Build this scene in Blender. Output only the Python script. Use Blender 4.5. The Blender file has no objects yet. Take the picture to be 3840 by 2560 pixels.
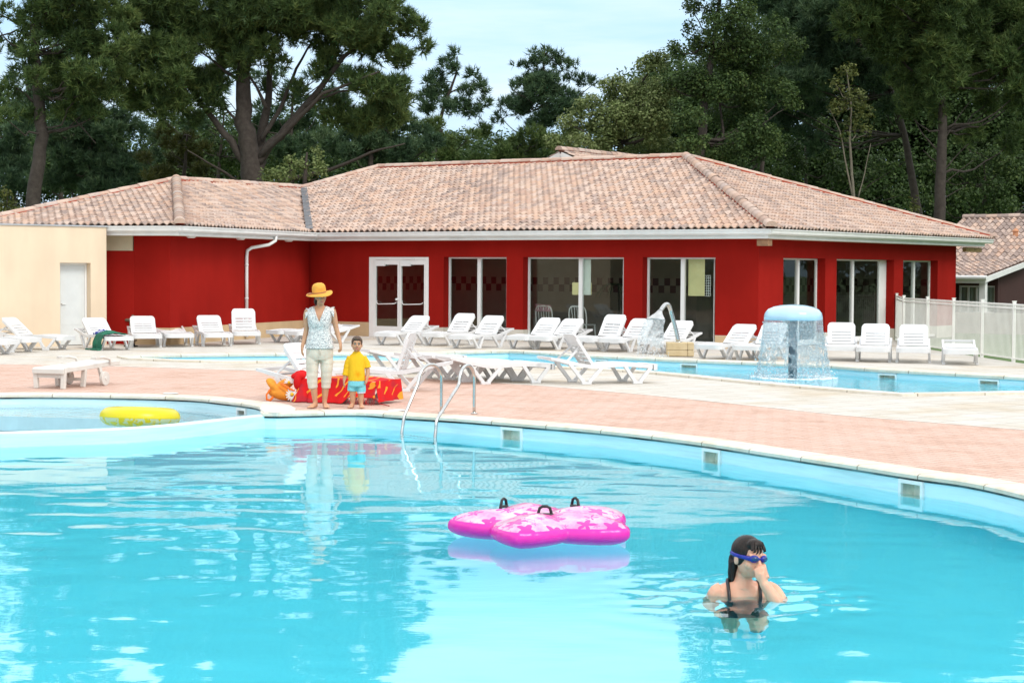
import bpy, bmesh, math, random
import numpy as np
from mathutils import Vector, Matrix, geometry
random.seed(7); np.random.seed(7)
SC = bpy.context.scene
COL = SC.collection
R_ = math.radians
PI = math.pi
# ------------------------------------------------------------------ camera model
FPX, H0, HY, ROLL = 6800.0, 1.92, 1010.0, 0.0058
_p = math.atan((1280 - HY) / FPX)
_w = np.array([0, math.cos(_p), -math.sin(_p)])
_u0 = np.array([0, math.sin(_p), math.cos(_p)])
_r0 = np.array([1.0, 0, 0])
_r = _r0 * math.cos(ROLL) + _u0 * math.sin(ROLL)
_u = -_r0 * math.sin(ROLL) + _u0 * math.cos(ROLL)
CAM = np.array([0, 0, H0])

def _ray(x, y):
    return (x - 1920) * _r - (y - 1280) * _u + FPX * _w

def at(x, y, z=0.0):
    """survey: the point of the level plane z that the photo shows at pixel (x, y)"""
    d = _ray(x, y)
    return CAM + d * ((z - H0) / d[2])

def atY(x, y, Y):
    d = _ray(x, y)
    return CAM + d * (Y / d[1])

cam_d = bpy.data.cameras.new('camera')
cam = bpy.data.objects.new('camera', cam_d)
COL.objects.link(cam)
cam_d.lens = FPX / 3840 * 36
cam_d.sensor_width = 36
cam_d.clip_start = 0.1
cam_d.clip_end = 3000
cam.matrix_world = Matrix(((_r[0], _u[0], -_w[0], 0), (_r[1], _u[1], -_w[1], 0), (_r[2], _u[2], -_w[2], H0), (0, 0, 0, 1)))
SC.camera = cam

# ------------------------------------------------------------------ materials
def new_mat(name):
    m = bpy.data.materials.new(name)
    m.use_nodes = True
    nt = m.node_tree
    return m, nt, nt.nodes['Principled BSDF']

def N(nt, kind, **kw):
    n = nt.nodes.new(kind)
    for k, v in kw.items():
        if k.startswith('i_'):
            key = k[2:]
            n.inputs[int(key) if key.isdigit() else key.replace('_', ' ')].default_value = v
        else:
            setattr(n, k, v)
    return n

def L(nt, a, ao, b, bi):
    nt.links.new(a.outputs[ao], b.inputs[bi])

def ramp(nt, stops, interp='LINEAR'):
    r = nt.nodes.new('ShaderNodeValToRGB')
    cr = r.color_ramp
    cr.interpolation = interp
    while len(cr.elements) < len(stops):
        cr.elements.new(0.5)
    for e, (p, c) in zip(cr.elements, stops):
        e.position = p
        e.color = (c[0], c[1], c[2], 1) if len(c) == 3 else c
    return r

def mixc(nt, a=None, b=None, blend='MIX', fac=None):
    m = nt.nodes.new('ShaderNodeMix')
    m.data_type = 'RGBA'
    m.blend_type = blend
    if a is not None: m.inputs[6].default_value = (*a, 1)
    if b is not None: m.inputs[7].default_value = (*b, 1)
    if fac is not None: m.inputs[0].default_value = fac
    return m

def simple(name, col, rough=0.5, var=0.12, scale=3.0, bump=0.0, bscale=40.0, metal=0.0, spec=0.5, col2=None, trans=0.0):
    """a plain material with slow colour drift and fine bump"""
    m, nt, b = new_mat(name)
    tc = N(nt, 'ShaderNodeTexCoord')
    nz = N(nt, 'ShaderNodeTexNoise', i_Scale=scale, i_Detail=6.0, i_Roughness=0.6)
    L(nt, tc, 'Object', nz, 'Vector')
    c2 = col2 if col2 else tuple(c * (1 - 2 * var) for c in col)
    c1 = col if col2 else tuple(min(1, c * (1 + var)) for c in col)
    rp = ramp(nt, [(0.3, c2), (0.7, c1)])
    L(nt, nz, 'Fac', rp, 'Fac')
    L(nt, rp, 'Color', b, 'Base Color')
    b.inputs['Roughness'].default_value = rough
    b.inputs['Metallic'].default_value = metal
    b.inputs['Specular IOR Level'].default_value = spec
    if bump:
        n2 = N(nt, 'ShaderNodeTexNoise', i_Scale=bscale, i_Detail=4.0)
        L(nt, tc, 'Object', n2, 'Vector')
        bp = N(nt, 'ShaderNodeBump', i_Strength=bump, i_Distance=0.01)
        L(nt, n2, 'Fac', bp, 'Height')
        L(nt, bp, 'Normal', b, 'Normal')
    return m

# ------------------------------------------------------------------ mesh builder
class MB:
    def __init__(s):
        s.v = []; s.f = []; s.uv = []   # uv: per-face list or None
    def add(s, verts, faces, uvs=None):
        o = len(s.v)
        s.v.extend([tuple(map(float, p)) for p in verts])
        for i, f in enumerate(faces):
            s.f.append(tuple(o + k for k in f))
            s.uv.append(uvs[i] if uvs else None)
        return s
    def box(s, c, d, rz=0.0, m=None):
        x, y, z = d[0] / 2, d[1] / 2, d[2] / 2
        vs = [(-x, -y, -z), (x, -y, -z), (x, y, -z), (-x, y, -z), (-x, -y, z), (x, -y, z), (x, y, z), (-x, y, z)]
        cs, sn = math.cos(rz), math.sin(rz)
        out = []
        for p in vs:
            if m is not None:
                q = m @ Vector(p); out.append((q.x + c[0], q.y + c[1], q.z + c[2]))
            else:
                out.append((p[0] * cs - p[1] * sn + c[0], p[0] * sn + p[1] * cs + c[1], p[2] + c[2]))
        return s.add(out, [(0, 3, 2, 1), (4, 5, 6, 7), (0, 1, 5, 4), (1, 2, 6, 5), (2, 3, 7, 6), (3, 0, 4, 7)])
    def bar(s, p, q, w, h, up=(0, 0, 1)):
        """box section bar from p to q, w sideways, h in the up direction"""
        p, q = Vector(p), Vector(q)
        d = (q - p).normalized()
        u = Vector(up)
        sd = d.cross(u)
        if sd.length < 1e-4: sd = d.cross(Vector((1, 0, 0)))
        sd.normalize(); u = sd.cross(d).normalized()
        a, b = sd * (w / 2), u * (h / 2)
        vs = [p - a - b, p + a - b, p + a + b, p - a + b, q - a - b, q + a - b, q + a + b, q - a + b]
        return s.add(vs, [(0, 1, 2, 3), (7, 6, 5, 4), (0, 4, 5, 1), (1, 5, 6, 2), (2, 6, 7, 3), (3, 7, 4, 0)])
    def tube(s, pts, r, n=10, cap=True, flat=None):
        """round tube; r number or list; flat=(sx, sy) squashes the section"""
        pts = [Vector(p) for p in pts]
        k = len(pts)
        rs = [r] * k if isinstance(r, (int, float)) else list(r)
        ref = None
        rings = []
        for i in range(k):
            t = (pts[min(i + 1, k - 1)] - pts[max(i - 1, 0)]).normalized()
            if ref is None:
                ref = Vector((0, 0, 1)) if abs(t.z) < 0.9 else Vector((1, 0, 0))
            a = (ref - t * ref.dot(t)).normalized()
            ref = a
            b = t.cross(a)
            ra = rs[i] if not isinstance(rs[i], (tuple, list)) else rs[i][0]
            rb = rs[i] if not isinstance(rs[i], (tuple, list)) else rs[i][1]
            rings.append([pts[i] + a * (math.cos(2 * PI * j / n) * ra) + b * (math.sin(2 * PI * j / n) * rb) for j in range(n)])
        vs = [p for rg in rings for p in rg]
        fs = []
        for i in range(k - 1):
            for j in range(n):
                j2 = (j + 1) % n
                fs.append((i * n + j, i * n + j2, (i + 1) * n + j2, (i + 1) * n + j))
        if cap:
            fs.append(tuple(range(n - 1, -1, -1)))
            fs.append(tuple((k - 1) * n + j for j in range(n)))
        return s.add(vs, fs)
    def lathe(s, prof, n=24, c=(0, 0, 0), sx=1.0, sy=1.0, cap=True):
        vs = [(c[0] + r * math.cos(2 * PI * j / n) * sx, c[1] + r * math.sin(2 * PI * j / n) * sy, c[2] + z) for r, z in prof for j in range(n)]
        fs = []
        for i in range(len(prof) - 1):
            for j in range(n):
                j2 = (j + 1) % n
                fs.append((i * n + j, i * n + j2, (i + 1) * n + j2, (i + 1) * n + j))
        if cap:
            fs.append(tuple(range(n - 1, -1, -1)))
            k = len(prof) - 1
            fs.append(tuple(k * n + j for j in range(n)))
        return s.add(vs, fs)
    def loft(s, rings, cap=True):
        n = len(rings[0])
        vs = [p for rg in rings for p in rg]
        fs = []
        for i in range(len(rings) - 1):
            for j in range(n):
                j2 = (j + 1) % n
                fs.append((i * n + j, i * n + j2, (i + 1) * n + j2, (i + 1) * n + j))
        if cap:
            fs.append(tuple(range(n - 1, -1, -1)))
            k = len(rings) - 1
            fs.append(tuple(k * n + j for j in range(n)))
        return s.add(vs, fs)
    def ball(s, c, r, n=16, k=10, m=None):
        """ellipsoid, r = (rx, ry, rz)"""
        if isinstance(r, (int, float)): r = (r, r, r)
        vs, fs = [], []
        for i in range(k + 1):
            th = PI * i / k
            for j in range(n):
                ph = 2 * PI * j / n
                p = Vector((r[0] * math.sin(th) * math.cos(ph), r[1] * math.sin(th) * math.sin(ph), -r[2] * math.cos(th)))
                if m is not None: p = m @ p
                vs.append((p.x + c[0], p.y + c[1], p.z + c[2]))
        for i in range(k):
            for j in range(n):
                j2 = (j + 1) % n
                fs.append((i * n + j, i * n + j2, (i + 1) * n + j2, (i + 1) * n + j))
        return s.add(vs, fs)
    def prism(s, poly, z0, z1):
        """vertical prism over a plan polygon"""
        n = len(poly)
        vs = [(p[0], p[1], z0) for p in poly] + [(p[0], p[1], z1) for p in poly]
        fs = [tuple(range(n - 1, -1, -1)), tuple(range(n, 2 * n))]
        for i in range(n):
            j = (i + 1) % n
            fs.append((i, j, n + j, n + i))
        return s.add(vs, fs)
    def sheet(s, fn, nu, nv, uvf=None):
        """grid from fn(u, v), u, v in 0..1"""
        vs = [fn(i / nu, j / nv) for j in range(nv + 1) for i in range(nu + 1)]
        fs = []; uv = []
        for j in range(nv):
            for i in range(nu):
                a = j * (nu + 1) + i
                fs.append((a, a + 1, a + nu + 2, a + nu + 1))
                uv.append([(i / nu, j / nv), ((i + 1) / nu, j / nv), ((i + 1) / nu, (j + 1) / nv), (i / nu, (j + 1) / nv)])
        return s.add(vs, fs, uv)
    def xform(s, m):
        s.v = [tuple(m @ Vector(p)) for p in s.v]
        return s
    def mesh(s, name, mats, smooth=False):
        me = bpy.data.meshes.new(name)
        me.from_pydata(s.v, [], s.f)
        if any(u is not None for u in s.uv):
            lay = me.uv_layers.new(name='UVMap')
            flat = []
            for f, u in zip(s.f, s.uv):
                if u is None: flat.extend([0.0, 0.0] * len(f))
                else:
                    for q in u: flat.extend(q)
            lay.data.foreach_set('uv', flat)
        for m in (mats if isinstance(mats, (list, tuple)) else [mats]):
            me.materials.append(m)
        if smooth:
            me.polygons.foreach_set('use_smooth', [True] * len(me.polygons))
        me.update()
        return me
    def build(s, name, mat, parent=None, smooth=False, bevel=0.0, loc=None, auto=None, label=None):
        o = bpy.data.objects.new(name, s.mesh(name, mat, smooth))
        COL.objects.link(o)
        if parent is not None: o.parent = parent
        if loc is not None: o.location = loc
        if bevel:
            bv = o.modifiers.new('bevel', 'BEVEL'); bv.width = bevel; bv.segments = 2; bv.limit_method = 'ANGLE'; bv.angle_limit = R_(40)
        if label: o['label'] = label
        return o

def tag(o, label, cat, group=None):
    o['label'] = label; o['category'] = cat
    if group: o['group'] = group
    return o

def thing(name, label, cat, loc=(0, 0, 0), rz=0.0, group=None):
    o = bpy.data.objects.new(name, None)
    COL.objects.link(o)
    o.location = loc; o.rotation_euler = (0, 0, rz)
    o.empty_display_size = 0.2
    return tag(o, label, cat, group)

def structure(o):
    o['kind'] = 'structure'
    return o

def copy_tree(o, parent=None):
    c = o.copy(); COL.objects.link(c)
    if parent is not None: c.parent = parent
    for ch in o.children: copy_tree(ch, c)
    return c

def fuse(mb, name, mat, voxel, parent=None, smooth_it=4, label=None, factor=0.5):
    """closed overlapping shells melted into one continuous surface"""
    me = mb.mesh(name, mat, True)
    tmp = bpy.data.objects.new(name + '_tmp', me); COL.objects.link(tmp)
    rm = tmp.modifiers.new('r', 'REMESH'); rm.mode = 'VOXEL'; rm.voxel_size = voxel; rm.use_smooth_shade = True
    if smooth_it:
        sm = tmp.modifiers.new('s', 'SMOOTH'); sm.iterations = smooth_it; sm.factor = factor
    dg = bpy.context.evaluated_depsgraph_get()
    dg.update()
    res = bpy.data.meshes.new_from_object(tmp.evaluated_get(dg))
    bpy.data.objects.remove(tmp); bpy.data.meshes.remove(me)
    res.name = name
    res.materials.clear()
    for m in (mat if isinstance(mat, (list, tuple)) else [mat]): res.materials.append(m)
    res.polygons.foreach_set('use_smooth', [True] * len(res.polygons))
    o = bpy.data.objects.new(name, res); COL.objects.link(o)
    if parent is not None: o.parent = parent
    if label: o['label'] = label
    return o

def fast_mesh(name, verts, faces_n, mat, tint=None, smooth=False):
    """mesh from a numpy vertex array whose faces take faces_n verts each, in order"""
    nv = len(verts); nf = nv // faces_n
    me = bpy.data.meshes.new(name)
    me.vertices.add(nv); me.loops.add(nv); me.polygons.add(nf)
    me.vertices.foreach_set('co', np.asarray(verts, dtype=np.float32).ravel())
    me.loops.foreach_set('vertex_index', np.arange(nv, dtype=np.int32))
    me.polygons.foreach_set('loop_start', np.arange(0, nv, faces_n, dtype=np.int32))
    me.update(calc_edges=True)
    if tint is not None:
        at_ = me.attributes.new('tint', 'FLOAT', 'POINT')
        at_.data.foreach_set('value', np.asarray(tint, dtype=np.float32))
    me.materials.append(mat)
    me.validate(verbose=False)
    return me

def resample(pts, step, closed=False):
    P = [np.array(p[:2], float) for p in pts]
    if closed: P = P + [P[0]]
    out = []
    for a, b in zip(P[:-1], P[1:]):
        n = max(1, int(np.linalg.norm(b - a) / step))
        for k in range(n): out.append(a + (b - a) * k / n)
    if not closed: out.append(P[-1])
    return out

def catmull(pts, n=6):
    P = [np.array(p[:2], float) for p in pts]
    P = [2 * P[0] - P[1]] + P + [2 * P[-1] - P[-2]]
    out = []
    for i in range(1, len(P) - 2):
        for k in range(n):
            t = k / n
            out.append(0.5 * ((2 * P[i]) + (-P[i-1] + P[i+1]) * t + (2*P[i-1] - 5*P[i] + 4*P[i+1] - P[i+2]) * t*t + (-P[i-1] + 3*P[i] - 3*P[i+1] + P[i+2]) * t**3))
    out.append(P[-2])
    return out

def offset_line(pts, d, closed=False):
    """offset a plan polyline to its left by d"""
    P = [np.array(p[:2], float) for p in pts]
    n = len(P); out = []
    for i in range(n):
        a = P[(i - 1) % n] if (closed or i > 0) else P[0]
        b = P[(i + 1) % n] if (closed or i < n - 1) else P[-1]
        t = b - a; t = t / (np.linalg.norm(t) + 1e-9)
        out.append(P[i] + np.array([-t[1], t[0]]) * d)
    return out

def area2(P):
    return sum(P[i][0] * P[(i + 1) % len(P)][1] - P[(i + 1) % len(P)][0] * P[i][1] for i in range(len(P)))

def tess(outer, holes, z, name, mat, parent=None):
    """flat sheet with holes"""
    loops = [[Vector((p[0], p[1], 0)) for p in outer]] + [[Vector((p[0], p[1], 0)) for p in h] for h in holes]
    tris = geometry.tessellate_polygon(loops)
    vs = [(p.x, p.y, z) for lp in loops for p in lp]
    fs = []
    for t in tris:
        a, b, c = (vs[i] for i in t)
        cr = (b[0] - a[0]) * (c[1] - a[1]) - (b[1] - a[1]) * (c[0] - a[0])
        if abs(cr) < 1e-9: continue
        fs.append(tuple(t) if cr > 0 else (t[0], t[2], t[1]))
    mb = MB(); mb.add(vs, fs)
    return mb.build(name, mat, parent)
# ================================================================== sky, sun
SUN_EL, SUN_AZ = R_(48), R_(140)
world = bpy.data.worlds.new('World')
SC.world = world
world.use_nodes = True
nt = world.node_tree
bg = nt.nodes['Background']
sky = nt.nodes.new('ShaderNodeTexSky')
sky.sky_type = 'NISHITA'; sky.sun_disc = False
sky.sun_elevation = SUN_EL; sky.sun_rotation = SUN_AZ
sky.air_density = 1.0; sky.dust_density = 1.2; sky.ozone_density = 1.0
tc = N(nt, 'ShaderNodeTexCoord')
mp = N(nt, 'ShaderNodeMapping'); mp.inputs['Scale'].default_value = (1.0, 1.0, 3.2)
L(nt, tc, 'Generated', mp, 'Vector')
nz = N(nt, 'ShaderNodeTexNoise', i_Scale=1.7, i_Detail=5.0, i_Roughness=0.55, i_Distortion=0.4)
L(nt, mp, 'Vector', nz, 'Vector')
rp = ramp(nt, [(0.3, (0.72,) * 3), (0.7, (1.0,) * 3)])     # thin high cloud nearly everywhere
L(nt, nz, 'Fac', rp, 'Fac')
mx = mixc(nt)
sz = N(nt, 'ShaderNodeSeparateXYZ'); L(nt, tc, 'Generated', sz, 'Vector')
rz = ramp(nt, [(0.0, (4.0, 6.1, 8.3)), (0.165, (4.5, 6.6, 8.6)), (0.215, (11.8, 12.2, 12.4)), (0.75, (11.5, 12.0, 12.4))])
mp2 = N(nt, 'ShaderNodeMapping'); mp2.inputs['Scale'].default_value = (1.5, 1.5, 11.0); mp2.inputs['Rotation'].default_value = (0, R_(9), 0)
L(nt, tc, 'Generated', mp2, 'Vector')
nz2 = N(nt, 'ShaderNodeTexNoise', i_Scale=1.6, i_Detail=6.0, i_Roughness=0.6)
L(nt, mp2, 'Vector', nz2, 'Vector')
rc = ramp(nt, [(0.45, (0,) * 3), (0.7, (1,) * 3)]); L(nt, nz2, 'Fac', rc, 'Fac')
L(nt, sz, 'Z', rz, 'Fac'); cm = mixc(nt, b=(6.6, 7.7, 8.6)); L(nt, rc, 'Color', cm, 0); L(nt, rz, 'Color', cm, 6)
lm_ = mixc(nt, blend='LIGHTEN', fac=1.0); L(nt, rz, 'Color', lm_, 6); L(nt, cm, 2, lm_, 7); L(nt, lm_, 2, mx, 7)
L(nt, rp, 'Color', mx, 0)
L(nt, sky, 'Color', mx, 6)
L(nt, mx, 2, bg, 'Color')
bg.inputs['Strength'].default_value = 0.12
sd = bpy.data.lights.new('sun', 'SUN')
sun = bpy.data.objects.new('sun', sd); COL.objects.link(sun)
sd.energy = 1.5; sd.angle = R_(22); sd.color = (1.0, 0.95, 0.87)
sv = Vector((math.sin(SUN_AZ) * math.cos(SUN_EL), math.cos(SUN_AZ) * math.cos(SUN_EL), math.sin(SUN_EL)))
sun.rotation_euler = sv.to_track_quat('Z', 'Y').to_euler()
sun.location = (20, -20, 40)
SC.view_settings.view_transform = 'Standard'
SC.view_settings.look = 'None'
SC.view_settings.gamma = 1.0
SC.view_settings.exposure = 0.27
SC.cycles.use_denoising = True
SC.cycles.max_bounces = 14
SC.cycles.diffuse_bounces = 7
SC.cycles.transmission_bounces = 14
SC.cycles.transparent_max_bounces = 24
SC.cycles.sample_clamp_indirect = 30.0

# ================================================================== ground materials
def deck_mat():
    m, nt, b = new_mat('white_stone_slabs')
    tc = N(nt, 'ShaderNodeTexCoord')
    mp = N(nt, 'ShaderNodeMapping'); mp.inputs['Rotation'].default_value = (0, 0, R_(-38))
    L(nt, tc, 'Object', mp, 'Vector')
    br = N(nt, 'ShaderNodeTexBrick', i_Scale=1.0)
    br.offset = 0.5
    for k, v in (('Brick Width', 0.62), ('Row Height', 0.62), ('Mortar Size', 0.012), ('Mortar Smooth', 0.3), ('Bias', 0.0)):
        br.inputs[k].default_value = v
    br.inputs['Color1'].default_value = (0.545, 0.51, 0.455, 1)
    br.inputs['Color2'].default_value = (0.60, 0.565, 0.515, 1)
    br.inputs['Mortar'].default_value = (0.33, 0.28, 0.22, 1)
    L(nt, mp, 'Vector', br, 'Vector')
    nz = N(nt, 'ShaderNodeTexNoise', i_Scale=0.5, i_Detail=8.0, i_Roughness=0.65)
    L(nt, tc, 'Object', nz, 'Vector')
    rp = ramp(nt, [(0.50, (1, 1, 1)), (0.62, (0.93, 0.86, 0.76)), (0.74, (0.80, 0.68, 0.52))])
    L(nt, nz, 'Fac', rp, 'Fac')
    mx = mixc(nt, blend='MULTIPLY', fac=0.9)
    L(nt, br, 'Color', mx, 6); L(nt, rp, 'Color', mx, 7)
    n3 = N(nt, 'ShaderNodeTexNoise', i_Scale=26.0, i_Detail=3.0)
    L(nt, tc, 'Object', n3, 'Vector')
    r3 = ramp(nt, [(0.25, (0.86, 0.85, 0.83)), (0.6, (1, 1, 1))])
    L(nt, n3, 'Fac', r3, 'Fac')
    m3 = mixc(nt, blend='MULTIPLY', fac=0.8)
    L(nt, mx, 2, m3, 6); L(nt, r3, 'Color', m3, 7)
    # dark specks: leaves and grit
    vo = N(nt, 'ShaderNodeTexVoronoi', i_Scale=1.6); vo.feature = 'F1'
    L(nt, tc, 'Object', vo, 'Vector')
    rv = ramp(nt, [(0.012, (0.25, 0.2, 0.14)), (0.03, (1, 1, 1))])
    L(nt, vo, 'Distance', rv, 'Fac')
    m4 = mixc(nt, blend='MULTIPLY', fac=0.8)
    L(nt, m3, 2, m4, 6); L(nt, rv, 'Color', m4, 7)
    L(nt, m4, 2, b, 'Base Color')
    b.inputs['Roughness'].default_value = 0.75
    b.inputs['Specular IOR Level'].default_value = 0.3
    bp = N(nt, 'ShaderNodeBump', i_Strength=0.25, i_Distance=0.01)
    L(nt, br, 'Fac', bp, 'Height'); bp.invert = True
    L(nt, bp, 'Normal', b, 'Normal')
    return m

def brick_mat(rot):
    m, nt, b = new_mat('pink_clay_pavers')
    tc = N(nt, 'ShaderNodeTexCoord')
    mp = N(nt, 'ShaderNodeMapping'); mp.inputs['Rotation'].default_value = (0, 0, -rot)
    L(nt, tc, 'Object', mp, 'Vector')
    wob = N(nt, 'ShaderNodeTexNoise', i_Scale=3.0, i_Detail=3.0)
    L(nt, tc, 'Object', wob, 'Vector')
    vm = N(nt, 'ShaderNodeVectorMath'); vm.operation = 'MULTIPLY_ADD'
    vm.inputs[1].default_value = (0.02, 0.02, 0.0)
    L(nt, wob, 'Color', vm, 0); L(nt, mp, 'Vector', vm, 2)
    br = N(nt, 'ShaderNodeTexBrick', i_Scale=1.0)
    br.offset = 0.5
    for k, v in (('Brick Width', 0.30), ('Row Height', 0.15), ('Mortar Size', 0.009), ('Mortar Smooth', 0.2), ('Bias', -0.1)):
        br.inputs[k].default_value = v
    br.inputs['Color1'].default_value = (0.60, 0.405, 0.325, 1)
    br.inputs['Color2'].default_value = (0.66, 0.465, 0.385, 1)
    br.inputs['Mortar'].default_value = (0.40, 0.265, 0.21, 1)
    L(nt, vm, 'Vector', br, 'Vector')
    nz = N(nt, 'ShaderNodeTexNoise', i_Scale=1.1, i_Detail=9.0, i_Roughness=0.7)
    L(nt, tc, 'Object', nz, 'Vector')
    rp = ramp(nt, [(0.30, (0.82, 0.76, 0.70)), (0.5, (1, 1, 1)), (0.66, (1.0, 1.05, 1.08))])
    L(nt, nz, 'Fac', rp, 'Fac')
    mx = mixc(nt, blend='MULTIPLY', fac=1.0)
    L(nt, br, 'Color', mx, 6); L(nt, rp, 'Color', mx, 7)
    n3 = N(nt, 'ShaderNodeTexNoise', i_Scale=30.0, i_Detail=3.0)
    L(nt, tc, 'Object', n3, 'Vector')
    r3 = ramp(nt, [(0.28, (0.78, 0.72, 0.68)), (0.6, (1, 1, 1))])
    L(nt, n3, 'Fac', r3, 'Fac')
    m3 = mixc(nt, blend='MULTIPLY', fac=0.7)
    L(nt, mx, 2, m3, 6); L(nt, r3, 'Color', m3, 7)
    L(nt, m3, 2, b, 'Base Color')
    b.inputs['Roughness'].default_value = 0.8
    b.inputs['Specular IOR Level'].default_value = 0.25
    bp = N(nt, 'ShaderNodeBump', i_Strength=0.5, i_Distance=0.008); bp.invert = True
    L(nt, br, 'Fac', bp, 'Height')
    L(nt, bp, 'Normal', b, 'Normal')
    return m

def coping_mat():
    m, nt, b = new_mat('cream_coping_stone')
    uv = N(nt, 'ShaderNodeUVMap')
    sp = N(nt, 'ShaderNodeSeparateXYZ'); L(nt, uv, 'UV', sp, 'Vector')
    fr = N(nt, 'ShaderNodeMath', operation='FRACT'); L(nt, sp, 'X', fr, 0)
    rj = ramp(nt, [(0.0, (0.22, 0.2, 0.17)), (0.012, (0.5, 0.46, 0.4)), (0.022, (1, 1, 1))])
    L(nt, fr, 'Value', rj, 'Fac')
    fl = N(nt, 'ShaderNodeMath', operation='FLOOR'); L(nt, sp, 'X', fl, 0)
    wn = N(nt, 'ShaderNodeTexWhiteNoise'); wn.noise_dimensions = '1D'
    L(nt, fl, 'Value', wn, 'W')
    rs = ramp(nt, [(0.0, (0.66, 0.60, 0.50)), (1.0, (0.74, 0.69, 0.60))])
    L(nt, wn, 'Value', rs, 'Fac')
    tc = N(nt, 'ShaderNodeTexCoord')
    nz = N(nt, 'ShaderNodeTexNoise', i_Scale=4.0, i_Detail=8.0, i_Roughness=0.7)
    L(nt, tc, 'Object', nz, 'Vector')
    rn = ramp(nt, [(0.3, (0.86, 0.82, 0.74)), (0.55, (1, 1, 1))])
    L(nt, nz, 'Fac', rn, 'Fac')
    a = mixc(nt, blend='MULTIPLY', fac=1.0); L(nt, rs, 'Color', a, 6); L(nt, rj, 'Color', a, 7)
    c = mixc(nt, blend='MULTIPLY', fac=1.0); L(nt, a, 2, c, 6); L(nt, rn, 'Color', c, 7)
    L(nt, c, 2, b, 'Base Color')
    b.inputs['Roughness'].default_value = 0.7
    b.inputs['Specular IOR Level'].default_value = 0.3
    return m

def liner_mat():
    m, nt, b = new_mat('pale_blue_pool_liner')
    tc = N(nt, 'ShaderNodeTexCoord')
    mp = N(nt, 'ShaderNodeMapping'); mp.inputs['Scale'].default_value = (0.6, 0.6, 9.0)
    L(nt, tc, 'Object', mp, 'Vector')
    nz = N(nt, 'ShaderNodeTexNoise', i_Scale=2.2, i_Detail=7.0, i_Roughness=0.6)
    L(nt, mp, 'Vector', nz, 'Vector')
    rp = ramp(nt, [(0.3, (0.53, 0.74, 0.78)), (0.55, (0.63, 0.86, 0.91)), (0.75, (0.67, 0.89, 0.94))])
    L(nt, nz, 'Fac', rp, 'Fac')
    L(nt, rp, 'Color', b, 'Base Color')
    b.inputs['Roughness'].default_value = 0.55
    return m

def water_mat(name, dens, bump=0.0, bscale=(3, 3, 1), tint=(0.30, 0.985, 1.0), bdist=0.02):
    m, nt, b = new_mat(name)
    nt.nodes.remove(b)
    out = nt.nodes['Material Output']
    g = N(nt, 'ShaderNodeBsdfGlass', i_Roughness=0.0, i_IOR=1.333)
    g.inputs['Color'].default_value = (1, 1, 1, 1)
    L(nt, g, 'BSDF', out, 'Surface')
    va = N(nt, 'ShaderNodeVolumeAbsorption', i_Density=dens)
    va.inputs['Color'].default_value = (*tint, 1)
    L(nt, va, 'Volume', out, 'Volume')
    if bump:
        tc = N(nt, 'ShaderNodeTexCoord')
        mp = N(nt, 'ShaderNodeMapping'); mp.inputs['Scale'].default_value = bscale
        L(nt, tc, 'Object', mp, 'Vector')
        nz = N(nt, 'ShaderNodeTexNoise', i_Scale=1.0, i_Detail=3.0, i_Roughness=0.5)
        L(nt, mp, 'Vector', nz, 'Vector')
        bp = N(nt, 'ShaderNodeBump', i_Strength=bump, i_Distance=bdist)
        L(nt, nz, 'Fac', bp, 'Height')
        L(nt, bp, 'Normal', g, 'Normal')
    return m

M_deck = deck_mat()
_b0, _b1 = at(2736, 1514), at(3840, 1614)
M_brick = brick_mat(math.atan2(_b1[1] - _b0[1], _b1[0] - _b0[0]))
M_coping = coping_mat()
M_liner = liner_mat()
M_floor = simple('blue_pool_floor_liner', (0.40, 0.82, 0.95), 0.6, 0.02, 0.4)
M_water = water_mat('clear_pool_water', 0.50, 0.2, (4.5, 11, 1), (0.30, 0.985, 1.0), bdist=0.002)
M_water2 = water_mat('rippled_pool_water', 0.9, 0.5, (4, 7, 1), (0.16, 0.96, 1.0), 0.035)
M_padwater = water_mat('shallow_pool_water', 0.5, 0.5, (6, 6, 1), (0.45, 0.93, 1.0), 0.04)
M_grass = simple('mown_grass', (0.10, 0.17, 0.045), 0.9, 0.3, 1.5, 0.6, 60, col2=(0.05, 0.10, 0.025))
M_white = simple('white_resin', (0.80, 0.80, 0.79), 0.38, 0.03, 2.0)
M_steel = simple('brushed_steel', (0.62, 0.62, 0.60), 0.22, 0.1, 6.0, metal=1.0)
M_pvc = simple('white_painted_metal', (0.78, 0.78, 0.76), 0.35, 0.05, 2.0)
M_dark = simple('dark_void', (0.02, 0.02, 0.02), 0.8)

# ================================================================== pools
ZW, ZP, ZB = -0.20, -0.15, -0.13      # water levels: main, paddling, back
pad_px = [(-1500, 1640), (-900, 1530), (-450, 1492), (0, 1480), (351, 1481), (694, 1490), (857, 1505), (950, 1517), (992, 1530), (985, 1541), (990, 1549)]
main_px = [(1036, 1550), (1335, 1545), (1510, 1556), (1714, 1568), (1920, 1584), (2246, 1611), (2585, 1650), (2900, 1697), (3226, 1746), (3438, 1779), (3634, 1806), (3840, 1851), (4150, 1935)]
pad_in = catmull([at(*p) for p in pad_px], 5)
main_in = catmull([at(*p) for p in main_px], 5)
near_in = [np.array(p) for p in ((8.6, 9.0), (8.4, 5.0), (-14.0, 4.0), (-17.0, 12.0), (-16.5, 18.0))]
outline = resample(pad_in + main_in, 0.25) + near_in
if area2(outline) < 0: ccw = outline[::-1]
else: ccw = outline
back_far = [(493, 1334), (638, 1328), (1000, 1324), (1400, 1322), (1623, 1321), (1725, 1317), (1908, 1312), (2023, 1318), (2100, 1325), (2270, 1333), (2483, 1343), (2632, 1349), (2823, 1356), (3104, 1367), (3265, 1380), (3478, 1391), (3840, 1411), (4200, 1432)]
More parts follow.
